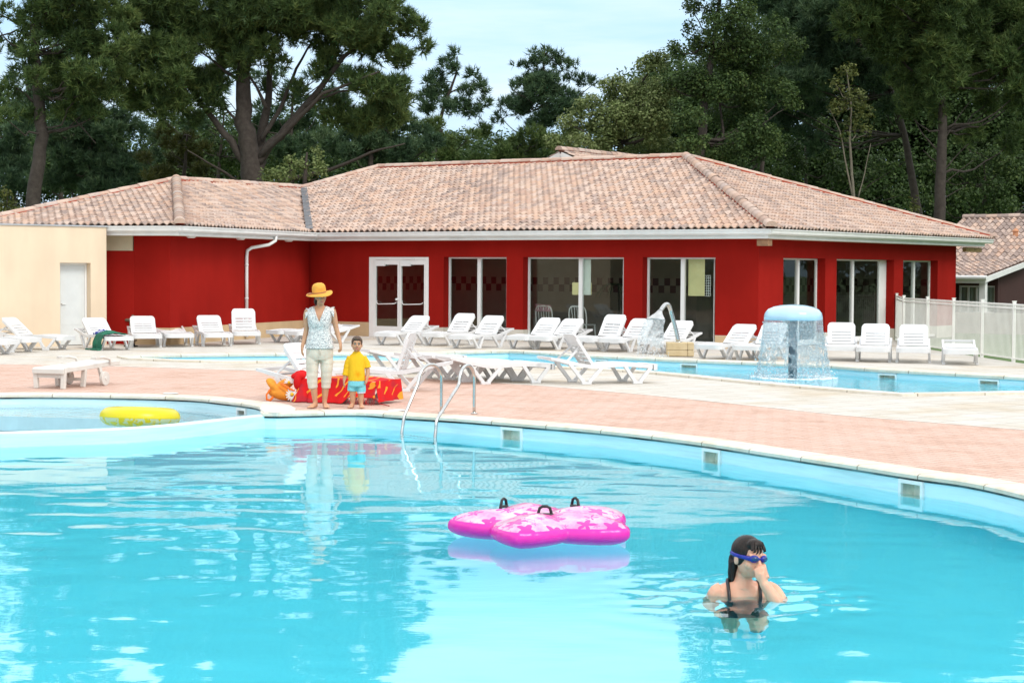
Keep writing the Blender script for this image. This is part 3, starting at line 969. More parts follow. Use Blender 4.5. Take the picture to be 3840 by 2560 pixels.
# double door
da = lambda x: WF.px(x, 1100, 0.02)[0]
d0, d1 = 10.17, 12.29
dz = 2.245
f = MB()
WF.box(f, d0, d0 + 0.10, 0.0, 0.09, 0.0, dz); WF.box(f, d1 - 0.17, d1, 0.0, 0.09, 0.0, dz)
WF.box(f, d0 + 0.10, d1 - 0.17, 0.0, 0.09, dz - 0.08, dz)
WF.box(f, d0 + 0.10, d1 - 0.17, 0.0, 0.09, 0.0, 0.03)
door = part(f.build('double_door', M_frame), club)
m_c = (da(1491) + da(1505)) / 2
for u, v in ((d0 + 0.105, m_c - 0.004), (m_c + 0.004, d1 - 0.175)):
    lf = MB()
    WF.box(lf, u, u + 0.06, 0.01, 0.07, 0.035, dz - 0.085); WF.box(lf, v - 0.06, v, 0.01, 0.07, 0.035, dz - 0.085)
    WF.box(lf, u + 0.06, v - 0.06, 0.01, 0.07, dz - 0.21, dz - 0.085); WF.box(lf, u + 0.06, v - 0.06, 0.01, 0.07, 0.035, 0.30)
    lo = lf.build('door_leaf', M_frame); lo.parent = door
    g = MB()
    g.add([WF.p(u + .06, 0.04, .3), WF.p(v - .06, 0.04, .3), WF.p(v - .06, 0.04, dz - .21), WF.p(u + .06, 0.04, dz - .21)], [(0, 1, 2, 3)])
    po = g.build('pane', M_glass); po.parent = door
    h = MB()
    h.tube([WF.p(u + .1, 0.02, .98), WF.p(u + .12, -0.05, .94), WF.p(v - .2, -0.05, .92), WF.p(v - .14, -0.05, .97), WF.p(v - .1, 0.02, 1.02)], 0.013, 8)
    ho = h.build('push_bar', M_frame, smooth=True); ho.parent = door
    cl = MB(); WF.box(cl, v - 0.42, v - 0.06, -0.05, 0.008, dz - 0.25, dz - 0.18)
    WF.box(cl, v - 0.55, v - 0.1, -0.03, -0.002, dz - 0.07, dz - 0.04)
    co = cl.build('door_closer', M_frame); co.parent = door
k = MB(); k.ball(WF.p(m_c + 0.05, -0.03, 1.06), (0.05, 0.03, 0.035))
ko = k.build('handle', M_white, smooth=True); ko.parent = door

# roof -------------------------------------------------------------
def P3(a, b, z):
    return np.array(AB(a, b, z))
def tiles(mb, E0, E1, poly, pc=0.20, pr=0.30, lift=0.045, kfun=None, seed=0):
    """barrel tiles over the planar polygon poly (3D points); E0->E1 is the eave"""
    E0, E1 = np.array(E0, float), np.array(E1, float)
    s = (E1 - E0); s /= np.linalg.norm(s)
    up = None
    P = [np.array(p, float) for p in poly]
    if kfun is None:
        nrm = np.cross(P[1] - P[0], P[2] - P[0]); nrm /= np.linalg.norm(nrm)
        if nrm[2] < 0: nrm = -nrm
        t = np.cross(nrm, s); t /= np.linalg.norm(t)
        surf = lambda u, v: E0 + s * u + t * v
    else:
        t = np.array([-s[1], s[0], 0.0]); nrm = np.array([0, 0, 1.0])
        surf = lambda u, v: E0 + s * u + t * v + np.array([0, 0, 1.0]) * (v * kfun(u))
    uv = np.array([[(p - E0) @ s, (p - E0) @ t] for p in P])
    if abs(uv[:, 1].max()) < abs(uv[:, 1].min()): raise ValueError('eave direction')
    u0, u1 = uv[:, 0].min(), uv[:, 0].max(); v1 = uv[:, 1].max()
    nc = int((u1 - u0) / pc) + 1; nr = int(v1 / pr) + 1
    K = 8
    prof = [(j / K, (math.sin(PI * min(1, (j / K) / 0.62)) * 0.052 if j / K <= 0.62 else -math.sin(PI * ((j / K) - 0.62) / 0.38) * 0.022)) for j in range(K + 1)]
    rg = np.random.default_rng(seed)
    for c in range(nc):
        for r in range(nr):
            ca = u0 + (c + 0.5) * pc; cb = (r + 0.5) * pr
            if not in_poly(np.array([ca]), np.array([cb]), [(q[0], q[1]) for q in uv])[0]: continue
            jit = rg.normal(0, 0.006); jh = rg.normal(0, 0.004)
            vs = []
            for (vv, hh) in ((r * pr - 0.035 + jit, lift), (r * pr - 0.035 + jit, lift - 0.03), ((r + 1) * pr - 0.03, 0.012)):
                for fx, h in prof:
                    q = surf(u0 + (c + fx) * pc, vv)
                    vs.append(q + nrm * (h * (1 if hh != lift - 0.03 else 0.8) + hh + jh))
            n = K + 1; fs = []; uvs = []
            cell = [(c + 0.5, r + 0.5)] * 4
            for j in range(K):
                fs.append((n + j, n + j + 1, j + 1, j)); uvs.append(cell)
                fs.append((j, j + 1, 2 * n + j + 1, 2 * n + j)); uvs.append(cell)
            mb.add(vs, fs, uvs)

def ridge_tiles(mb, A, B, r=0.12, step=0.38, lift=0.05, capend=False):
    A, B = np.array(A, float), np.array(B, float)
    Ld = np.linalg.norm(B - A); n = max(1, int(Ld / step)); d = (B - A) / Ld
    sd = np.cross(d, [0, 0, 1.0]); sd /= np.linalg.norm(sd); up = np.cross(sd, d)
    K = 8
    for i in range(n):
        rings = []
        tz = random.gauss(0, 0.004)
        for q, rr in ((i * Ld / n - 0.05, r * 1.0), ((i + 1) * Ld / n, r * 0.92)):
            c = A + d * q + up * (lift + tz)
            rings.append([c + sd * (math.cos(PI * k / K) * rr) + up * (math.sin(PI * k / K) * rr * 0.9) for k in range(K + 1)])
        vs = rings[0] + rings[1]; m = K + 1
        cell = [(i * 3.0 + 0.5, 0.5 + r * 50)] * 4
        mb.add(vs, [(k, k + 1, m + k + 1, m + k) for k in range(K)], [cell] * K)
        if i == 0: mb.add(rings[0], [tuple(range(m - 1, -1, -1))], [[(0.5, 0.5)] * m])
def mortar(mb, A, B, w=0.22, h=0.09, drop=0.03):
    mb.bar(np.array(A) + [0, 0, drop], np.array(B) + [0, 0, drop], w, h)

V_ = P3(14.0, -.6, ZT); Ec = P3(-.6, -.6, ZT); ApR = P3(6.0, 7, 5.23); RgL = P3(17.6, 7, 5.23); Jn = P3(18.7, 4.5, 4.47)
Er = P3(-.6, 14.7, ZT); E0 = P3(11.46, -8.29, ZT); E2 = P3(11.46 + .96 * 6.1, -8.29 - .276 * 6.1, ZT); ApW = P3(17.7, -2.2, 4.42)
rf = MB()
tiles(rf, V_, Ec, [V_, Ec, ApR, RgL, Jn], seed=1)
tiles(rf, Ec, Er, [Ec, Er, ApR], seed=2)
sE = (V_ - E0) / np.linalg.norm(V_ - E0)
_tE = np.array([-sE[1], sE[0], 0.0])
uA_, tA_ = (ApW - E0) @ sE, (ApW - E0) @ _tE; uJ_, tJ_ = (Jn - E0) @ sE, (Jn - E0) @ _tE
kA_, kJ_ = (ApW[2] - ZT) / tA_, (Jn[2] - ZT) / tJ_
kf = lambda u: kA_ + (kJ_ - kA_) * (u - uA_) / (uJ_ - uA_)
tiles(rf, E0, V_, [E0, V_, Jn, ApW], seed=3, kfun=kf)
tiles(rf, E2, E0, [E2, E0, ApW], seed=4)
roof = part(rf.build('roof', M_tile), club)
un = MB()      # underlay and the unseen rear slopes
eps = np.array([0, 0, -0.03])
un.add([V_ + eps, Ec + eps, ApR + eps, RgL + eps, Jn + eps], [(0, 1, 2, 3, 4)])
un.add([Ec + eps, Er + eps, ApR + eps], [(0, 1, 2)])
eps2 = np.array([0, 0, -0.22])
tW = np.array([-sE[1], sE[0], 0.0])
def wing_under(u, v):
    p = (E0 * (1 - u) + V_ * u) * (1 - v) + (ApW * (1 - u) + Jn * u) * v
    s_, t_ = (p - E0) @ sE, (p - E0) @ tW
    return (p[0], p[1], ZT + t_ * kf(s_) - 0.03)
un.sheet(wing_under, 12, 8)
un.add([E2 + eps, E0 + eps, ApW + eps], [(0, 1, 2)])
bk1 = P3(18.6, 14.7, ZT); bk2 = P3(26, 5, ZT)
un.add([Er + eps, bk1 + eps, RgL + eps, ApR + eps], [(0, 1, 2, 3)])
un.add([bk1 + eps, bk2 + eps, Jn + eps, RgL + eps], [(0, 1, 2, 3)])
un.add([E2 + eps, ApW + eps, Jn + eps, bk2 + eps], [(0, 1, 2, 3)])
uo = un.build('roof_underlay', simple('old_clay', (0.42, 0.28, 0.2), 0.9, 0.1)); uo.parent = roof
rd = MB(); mo = MB()
for A, B in ((ApR, RgL), (RgL, Jn), (ApW, Jn)): mortar(mo, A, B)
for A, B in ((Ec, ApR), (Er, ApR), (E0, ApW), (E2, ApW)): mortar(mo, A + (B - A) * 0.02, B, 0.26)
for A, B in ((RgL, ApR), (Jn, RgL), (Jn, ApW), (Er, ApR), (E2, ApW)): ridge_tiles(rd, A, B)
for A, B in ((Ec, ApR), (E0, ApW)): ridge_tiles(rd, A - (B - A) * 0.006, B, 0.15, 0.36, 0.06)
a = mo.build('ridge_mortar', M_mortar); a.parent = roof
a = rd.build('ridge_tiles', M_ridge, smooth=True); a.parent = roof
vl = MB(); dv = (Jn - V_) / np.linalg.norm(Jn - V_); sv_ = np.cross(dv, [0, 0, 1.0]); sv_ /= np.linalg.norm(sv_)
for k in range(14):
    p, q = V_ + (Jn - V_) * (k / 14 - 0.005), V_ + (Jn - V_) * ((k + 1) / 14)
    up = np.array([0, 0, 0.105])
    vl.add([p - sv_ * .10 + up + [0, 0, .008], p + up, p + sv_ * .10 + up + [0, 0, .008], q - sv_ * .10 + up, q + up - [0, 0, .008], q + sv_ * .10 + up], [(0, 1, 4, 3), (1, 2, 5, 4)])
a = vl.build('valley_flashing', simple('grey_zinc', (0.16, 0.16, 0.17), 0.55, 0.15, 5)); a.parent = roof

# gutters and fascia ----------------------------------------------
def mitre(line, d):
    P = [np.array(p[:2], float) for p in line]; out = []
    for i in range(len(P)):
        ts = []
        if i > 0: t = P[i] - P[i - 1]; ts.append(t / np.linalg.norm(t))
        if i < len(P) - 1: t = P[i + 1] - P[i]; ts.append(t / np.linalg.norm(t))
        ns = [np.array([t[1], -t[0]]) for t in ts]
        nn = sum(ns); nn /= np.linalg.norm(nn)
        out.append(P[i] + nn * (d / (nn @ ns[0])))
    return out
def sweep(mb, line, prof, closed_prof=True):
    rows = [mitre(line, d) for d, z in prof]
    n = len(prof); m = len(line)
    vs = [(*rows[k][i], prof[k][1]) for i in range(m) for k in range(n)]
    fs = []
    for i in range(m - 1):
        for k in range(n if closed_prof else n - 1):
            k2 = (k + 1) % n
            fs.append((i * n + k, (i + 1) * n + k, (i + 1) * n + k2, i * n + k2))
    if closed_prof:
        fs.append(tuple(range(n))); fs.append(tuple((m - 1) * n + k for k in range(n - 1, -1, -1)))
    mb.add(vs, fs)
wl_line = [np.array(WL.p(4.2, 0, 0)[:2]), Wc, Nn, C0[:2], np.array(AB(0, 14.2))]
fa = MB(); sweep(fa, wl_line, [(0.46, 2.70), (0.50, 2.70), (0.50, 2.87), (0.46, 2.87)])
part(fa.build('fascia', M_pvc), club)
gu = MB()
gp = [(0.505, 2.93), (0.505, 2.82), (0.53, 2.79), (0.59, 2.79), (0.625, 2.825), (0.63, 2.86), (0.622, 2.868), (0.635, 2.90), (0.65, 2.905), (0.65, 2.93), (0.635, 2.93), (0.63, 2.91), (0.62, 2.84), (0.585, 2.80), (0.53, 2.80), (0.515, 2.83), (0.515, 2.93)]
wl2_line = [np.array(WL.p(4.2, 0, 0)[:2]), Wc, Nn, C0[:2], np.array(AB(0, 14.6))]
sweep(gu, wl2_line, gp)
part(gu.build('gutter', M_pvc), club)
so = MB(); sweep(so, wl_line, [(0.0, 2.72), (0.46, 2.705), (0.46, 2.70), (0.0, 2.70)])
part(so.build('soffit', simple('cream_soffit', (0.62, 0.55, 0.40), 0.7, 0.05)), club)
# beam end under the corner and the end of the eave
be = MB(); be.box((*mitre(wl_line, 0.30)[3], 2.60), (0.22, 0.3, 0.15), R_(55))
part(be.build('beam_end', simple('brown_beam', (0.32, 0.17, 0.09), 0.7, 0.2, 8)), club)
be = MB(); be.box(AB(-0.25, 13.8, 2.60), (0.12, 1.3, 0.14), R_(55 - 90))
part(be.build('beam_end', simple('tan_beam', (0.42, 0.27, 0.12), 0.7, 0.2, 8)), club)
# downpipe on the wing wall
sd_, zd = WW.px(918, 1100, 0)
dp = MB()
dp.tube([WW.p(sd_ + 0.75, -0.56, 2.82), WW.p(sd_ + 0.74, -0.55, 2.66), WW.p(sd_ + 0.6, -0.42, 2.55), WW.p(sd_ + 0.16, -0.12, 2.46), WW.p(sd_ + 0.03, -0.06, 2.38), WW.p(sd_, -0.055, 2.2), WW.p(sd_, -0.055, 0.06)], 0.045, 12)
for z in (2.0, 1.1, 0.35): dp.tube([WW.p(sd_, -0.055, z - .02), WW.p(sd_, -0.055, z + .02)], 0.053, 12)
part(dp.build('downpipe', M_pvc, smooth=True), club)
# flat white lights under the eave
for x in (720, 905, 1085):
    q, _ = WW.px(x, 890, -0.3)
    lm = MB(); lm.lathe([(0.12, 0), (0.12, -0.02), (0.08, -0.045)], 16, WW.p(q, -0.28, 2.70))
    part(lm.build('soffit_light', M_pvc), club)

# the room behind the glass -----------------------------------------
def frieze_mat():
    m, nt, b = new_mat('room_wall_with_tile_frieze')
    uv = N(nt, 'ShaderNodeUVMap')
    ck = N(nt, 'ShaderNodeTexChecker', i_Scale=1.0)
    ck.inputs['Color1'].default_value = (0.30, 0.255, 0.20, 1); ck.inputs['Color2'].default_value = (0.075, 0.022, 0.028, 1)
    L(nt, uv, 'UV', ck, 'Vector'); L(nt, ck, 'Color', b, 'Base Color')
    b.inputs['Roughness'].default_value = 0.4
    return m
rm = MB(); fz = MB()
def room_wall(p, q, z0=0.0, z1=2.7):
    p, q = np.array(p), np.array(q)
    for u, v, mb in ((z0, 1.27, rm), (1.27, 1.69, fz), (1.69, z1, rm)):
        ln = np.linalg.norm(q - p)
        mb.add([(*p, u), (*q, u), (*q, v), (*p, v)], [(0, 1, 2, 3)], [[(0.01, 0.01), (ln / 0.19, 0.01), (ln / 0.19, 1.99), (0.01, 1.99)]])
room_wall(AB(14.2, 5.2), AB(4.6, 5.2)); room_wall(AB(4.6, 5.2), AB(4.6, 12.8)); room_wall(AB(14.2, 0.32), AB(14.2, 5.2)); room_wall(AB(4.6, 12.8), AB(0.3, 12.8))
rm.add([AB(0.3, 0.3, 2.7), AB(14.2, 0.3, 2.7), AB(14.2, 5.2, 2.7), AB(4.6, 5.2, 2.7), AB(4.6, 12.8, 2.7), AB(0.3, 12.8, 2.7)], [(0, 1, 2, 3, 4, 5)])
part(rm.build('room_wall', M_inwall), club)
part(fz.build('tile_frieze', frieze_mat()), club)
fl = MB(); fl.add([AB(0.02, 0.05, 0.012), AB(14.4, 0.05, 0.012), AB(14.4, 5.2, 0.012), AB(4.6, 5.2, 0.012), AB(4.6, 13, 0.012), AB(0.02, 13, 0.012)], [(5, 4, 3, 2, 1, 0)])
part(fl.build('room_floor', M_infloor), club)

# posters and a lattice hung inside the glass
M_yel = simple('pale_yellow_paper', (0.74, 0.66, 0.34), 0.6, 0.04)
M_paper = simple('greenish_white_paper', (0.66, 0.72, 0.68), 0.6, 0.03)
def poster(x0, x1, y0, y1, dep, mat, label):
    a0, z1 = WF.px(x0, y0, dep); a1, z0 = WF.px(x1, y1, dep)
    mb = MB(); WF.box(mb, min(a0, a1), max(a0, a1), dep, dep + 0.006, z0, z1)
    tag(mb.build('poster', mat), label, 'poster', 'papers hung inside the clubhouse windows')
poster(2146, 2218, 1059, 1106, 0.34, M_yel, 'small square yellow paper behind the middle window bar')
poster(2189, 2215, 973, 1106, 0.32, M_paper, 'tall narrow whitish paper in the widest clubhouse window')
poster(2582, 2642, 971, 1110, 0.34, M_yel, 'large yellow paper in the window left of the clubhouse corner')
lt = MB()
a0, z1 = WF.px(2643, 1033, .4); a1, z0 = WF.px(2664, 1110, .4)
for i in range(4): lt.bar(WF.p(a0 + (a1 - a0) * i / 3, .4, z0), WF.p(a0 + (a1 - a0) * i / 3, .4, z1), 0.014, 0.012)
for i in range(9): lt.bar(WF.p(a0, .4, z0 + (z1 - z0) * i / 8), WF.p(a1, .4, z0 + (z1 - z0) * i / 8), 0.012, 0.014)
tag(lt.build('lattice_rack', M_white), 'white lattice card rack beside the large yellow paper', 'rack')

# cream annex at the left -----------------------------------------
PA = at(400, 1293); dA = np.array([-2.1, -1.75]); dA /= np.linalg.norm(dA)
annex = thing('annex', 'cream flat roofed annex with a white door at the left edge', 'building', (float(PA[0]), float(PA[1]), 0))
WA = Wall(PA, dA, np.array([-dA[1], dA[0]]) * (1 if np.array([-dA[1], dA[0]])[0] < 0 else -1))
ao0, az1 = WA.px(340, 986); ao1, _ = WA.px(225, 986)
mb = MB()
LA = 10.0
WA.box(mb, 0, ao0, 0, 0.3, -0.05, 2.9); WA.box(mb, ao1, LA, 0, 0.3, -0.05, 2.9); WA.box(mb, ao0, ao1, 0, 0.3, az1, 2.9)
WA.box(mb, 0, LA, 3.7, 4.0, -0.05, 2.9); WA.box(mb, 0, 0.3, 0.3, 3.7, -0.05, 2.9); WA.box(mb, LA - .3, LA, 0.3, 3.7, -0.05, 2.9)
part(mb.build('wall', M_cream), annex)
mb = MB(); WA.box(mb, -0.03, LA + .03, -0.03, 4.03, 2.9, 2.935)
part(mb.build('roof_edge', simple('grey_metal_trim', (0.42, 0.43, 0.45), 0.4, 0.08)), annex)
mb = MB(); e = 0.06
WA.box(mb, ao0 + .005, ao0 + e, .2, .26, 0.01, az1 - .005); WA.box(mb, ao1 - e, ao1 - .005, .2, .26, 0.01, az1 - .005); WA.box(mb, ao0 + e, ao1 - e, .2, .26, az1 - e, az1 - .005)
dr = part(mb.build('door', M_frame), annex)
mb = MB(); WA.box(mb, ao0 + e + .004, ao1 - e - .004, .215, .25, 0.015, az1 - e - .004)
WA.box(mb, ao0 + e + .09, ao1 - e - .05, .211, .215, 0.5, az1 - e - .08)
lf = mb.build('door_leaf', simple('white_door_panel', (0.68, 0.70, 0.69), 0.4, 0.03)); lf.parent = dr
mb = MB(); mb.bar(WA.p(ao1 - e - .06, .18, 1.02), WA.p(ao1 - e - .18, .18, 1.02), 0.02, 0.02); mb.bar(WA.p(ao1 - e - .07, .215, 1.02), WA.p(ao1 - e - .07, .17, 1.02), 0.02, 0.02)
h = mb.build('handle', M_white); h.parent = dr
# ================================================================== trees
def leaf_mat(name, c0, c1, c2, trans=0.25):
    m, nt, b = new_mat(name)
    at_ = N(nt, 'ShaderNodeAttribute'); at_.attribute_name = 'tint'
    rp = ramp(nt, [(0.0, c0), (0.55, c1), (1.0, c2)])
    L(nt, at_, 'Fac', rp, 'Fac')
    L(nt, rp, 'Color', b, 'Base Color')
    b.inputs['Roughness'].default_value = 0.6; b.inputs['Specular IOR Level'].default_value = 0.25
    out = nt.nodes['Material Output']
    tr = N(nt, 'ShaderNodeBsdfTranslucent'); L(nt, rp, 'Color', tr, 'Color')
    mx = N(nt, 'ShaderNodeMixShader'); mx.inputs[0].default_value = trans
    L(nt, b, 'BSDF', mx, 1); L(nt, tr, 'BSDF', mx, 2); L(nt, mx, 'Shader', out, 'Surface')
    return m
M_pine = leaf_mat('pine_needles', (0.040, 0.072, 0.024), (0.092, 0.148, 0.042), (0.17, 0.22, 0.065))
M_pine2 = leaf_mat('blue_green_needles', (0.032, 0.066, 0.036), (0.072, 0.128, 0.060), (0.13, 0.19, 0.085))
M_olive = leaf_mat('olive_leaves', (0.09, 0.13, 0.04), (0.185, 0.235, 0.08), (0.31, 0.35, 0.16), 0.3)
M_leafd = leaf_mat('dark_leaves', (0.028, 0.055, 0.018), (0.062, 0.108, 0.030), (0.13, 0.18, 0.05), 0.3)
M_leafy = leaf_mat('yellow_green_leaves', (0.05, 0.065, 0.016), (0.10, 0.12, 0.03), (0.16, 0.17, 0.05), 0.3)
M_bark = simple('grey_brown_bark', (0.070, 0.057, 0.047), 0.95, 0.2, 6, 0.9, 18, col2=(0.034, 0.026, 0.02))
M_barkp = simple('pale_bark', (0.20, 0.18, 0.13), 0.9, 0.2, 6, 0.5, 18, col2=(0.10, 0.085, 0.06))
DS = 3840 / 2352
def dpt(x, y, Y):
    return atY(x * DS, y * DS, Y)
def unit(v):
    return v / (np.linalg.norm(v, axis=-1, keepdims=True) + 1e-9)

def tufts(centers, radii, dens, kind, rg, size=1.0):
    """foliage of one crown as a vertex soup (3 per needle blade or 4 per leaf)"""
    out = []; tint = []
    for c, r, k in zip(centers, radii, dens):
        r = np.array(r); A = r[0] * r[0] + r[0] * r[2]
        if kind == 'pine':
            n = max(4, int(230 * A * k / size ** 1.5))
            d = unit(rg.normal(size=(n, 3)) + [0, 0, 0.25])
            rad = rg.uniform(0.35, 1.0, (n, 1)) ** 0.5
            lump = 1 + 0.22 * np.sin(d[:, :1] * 5 + c[0] * 3) * np.cos(d[:, 2:] * 6 + c[1] * 2)
            pos = c + d * rad * lump * r
            nb = 13
            axis = unit(d * 0.7 + np.array([0, 0, 0.65]) + rg.normal(scale=0.3, size=(n, 3)))
            dirs = unit(axis[:, None, :] * 0.75 + rg.normal(scale=0.55, size=(n, nb, 3)))
            ln = rg.uniform(0.17, 0.32, (n, nb, 1)) * size
            base = pos[:, None, :] + axis[:, None, :] * rg.uniform(-0.05, 0.16, (n, nb, 1)) * size
            sd = unit(np.cross(dirs, rg.normal(size=(n, nb, 3)))) * 0.021 * size
            tri = np.stack([base - sd, base + sd, base + dirs * ln], 2)
            out.append(tri.reshape(-1, 3))
            t = np.clip(rg.normal(0.45, 0.2, (n, 1)) + rg.normal(0, 0.12, (n, nb)) + rg.normal(0, 0.12), 0, 1)
            tint.append(np.repeat(t.ravel(), 3))
        else:
            n = max(8, int(900 * A * k / size ** 2))
            d = unit(rg.normal(size=(n, 3)) + [0, 0, 0.2])
            rad = rg.uniform(0.25, 1.0, (n, 1)) ** 0.45
            lump = 1 + 0.25 * np.sin(d[:, :1] * 6 + c[0] * 3) * np.cos(d[:, 2:] * 7 + c[1] * 2)
            pos = c + d * rad * lump * r + rg.normal(scale=0.05, size=(n, 3))
            nrm = unit(d * 0.6 + np.array([0, 0, 0.5]) + rg.normal(scale=0.55, size=(n, 3)))
            a = unit(np.cross(nrm, rg.normal(size=(n, 3)))); b_ = np.cross(nrm, a)
            s1 = rg.uniform(0.045, 0.085, (n, 1)) * size; s2 = s1 * 0.55
            q = np.stack([pos - a * s1, pos - b_ * s2, pos + a * s1, pos + b_ * s2], 1)
            out.append(q.reshape(-1, 3))
            t = np.clip(rg.normal(0.45, 0.24, n) + rg.normal(0, 0.10), 0, 1)
            tint.append(np.repeat(t, 4))
    return np.concatenate(out), np.concatenate(tint)

def limb(mb, pts, r0, r1, n=8, wob=0.0, rg=None):
    P = [np.array(p) for p in pts]
    Q = []
    for i in range(len(P) - 1):
        for k in range(3): Q.append(P[i] + (P[i + 1] - P[i]) * k / 3)
    Q.append(P[-1])
    if wob and rg is not None:
        Q = [q + rg.normal(scale=wob, size=3) * (0 < i < len(Q) - 1) for i, q in enumerate(Q)]
    m = len(Q)
    mb.tube(Q, [r0 + (r1 - r0) * i / (m - 1) for i in range(m)], n)

def tree(name, label, trunk_px, Y, r0, r1, clumps, kind, mat, bark=None, limbs=(), seed=0, group=None, size=1.0, auto=True, depth=1.0, dens=1.0, cat='tree', grow=1.0):
    """trunk_px: photo outline of the trunk; clumps: (x, y, r[, density]) of the crown, in the photo at distance Y"""
    rg = np.random.default_rng(seed + 100)
    T = [dpt(x, y, Y) for x, y in trunk_px]
    base = T[0].copy(); base[2] = -0.1
    T = [base] + T
    root = thing(name, label, cat, (float(base[0]), float(base[1]), -0.05), 0, group)
    mb = MB()
    limb(mb, T, r0 * 1.12, r1, 10, r0 * 0.06, rg)
    for l in limbs:
        pts, ra, rb = l[0], l[1], l[2]
        dy = l[3] if len(l) > 3 else 0.0
        limb(mb, [dpt(x, y, Y + dy * i / max(1, len(pts) - 1)) for i, (x, y) in enumerate(pts)], ra, rb, 7, ra * 0.25, rg)
    cs, rs, ds = [], [], []
    for cl in clumps:
        x, y, r = cl[:3]; k = cl[3] if len(cl) > 3 else 1.0
        rr = r * grow * DS / 6800 * Y
        c = dpt(x, y, Y + (cl[4] if len(cl) > 4 else rg.normal(0, 1) * min(rr * 0.9, 1.6) * depth))
        m = max(1, int(round((rr / 0.55) ** 1.45 * 1.9)))
        for i in range(m):                                # break big masses into separate boughs
            off = unit(rg.normal(size=3)) * rr * (rg.uniform(0.1, 1.0) ** .6 if m > 1 else 0)
            r2 = rr * (rg.uniform(0.40, 0.60) if m > 1 else 1.0)
            cs.append(c + off * [1, 1, 0.85]); rs.append((r2, r2, r2 * (0.74 if kind == 'pine' else 0.85))); ds.append(k * dens)
    if auto:
        Tz = np.array([t for t in T])
        for c in cs[::2]:
            i = int(np.argmin(np.abs(Tz[:, 2] - (c[2] - np.hypot(*(c - Tz[-1])[:2]) * 0.35))))
            p = Tz[i]
            mid = (p + c) / 2 + np.array([0, 0, -0.12 * np.linalg.norm(c - p)])
            limb(mb, [p, mid, c], min(r0 * 0.28, 0.03 + 0.012 * np.linalg.norm(c - p)), 0.012, 5, 0.06, rg)
    part(mb.build('trunk', bark or M_bark, smooth=True), root)
    v, t = tufts(cs, rs, ds, kind, rg, size)
    me = fast_mesh('crown', v, 3 if kind == 'pine' else 4, mat, t)
    o = bpy.data.objects.new('crown', me); COL.objects.link(o)
    part(o, root)
    return root

G1 = 'trees standing behind the clubhouse'
tree('pine_tree', 'tall pine with bare straight trunk and sparse crown at the left edge', [(75, 478), (85, 400), (97, 310), (88, 220), (80, 120), (85, 40), (90, -60), (95, -180), (100, -290)], 66, 0.27, 0.08,
     [(20, 30, 22, .5), (12, 110, 26, .45), (45, 165, 20, .6), (22, 215, 28, .6), (8, 262, 30), (60, 140, 16), (150, 20, 50), (140, 100, 40), (200, 60, 60), (230, 130, 60), (165, 155, 38), (250, 30, 60), (200, 200, 42), (120, 215, 32), (265, 90, 50), (60, -50, 55, .6), (160, -80, 80), (90, -200, 70, .6), (190, -170, 60), (95, -290, 40), (0, -60, 40, .5), (-30, 60, 35, .5), (60, 60, 25, .6), (180, 30, 55), (220, 170, 45), (120, 150, 40), (250, 190, 45), (200, 120, 50), (100, 60, 30, .7), (150, 230, 40), (110, 185, 40), (170, 250, 45), (240, 240, 45), (70, 250, 30), (130, 60, 40), (85, 120, 34, 1, -1.1), (92, 50, 40, 1, -1.2), (82, 180, 26, .9, -1.0), (100, 0, 50, 1, -1.2), (60, 100, 26, .7)],
     'pine', M_pine, limbs=[([(90, 215), (150, 210), (225, 190)], .09, .03), ([(85, 240), (40, 205), (-20, 190)], .06, .02), ([(88, 95), (40, 70), (-10, 85)], .06, .02), ([(84, 60), (30, 50), (-20, 20)], .05, .02), ([(95, 220), (160, 260), (220, 330)], .04, .015)], seed=1, group=G1)
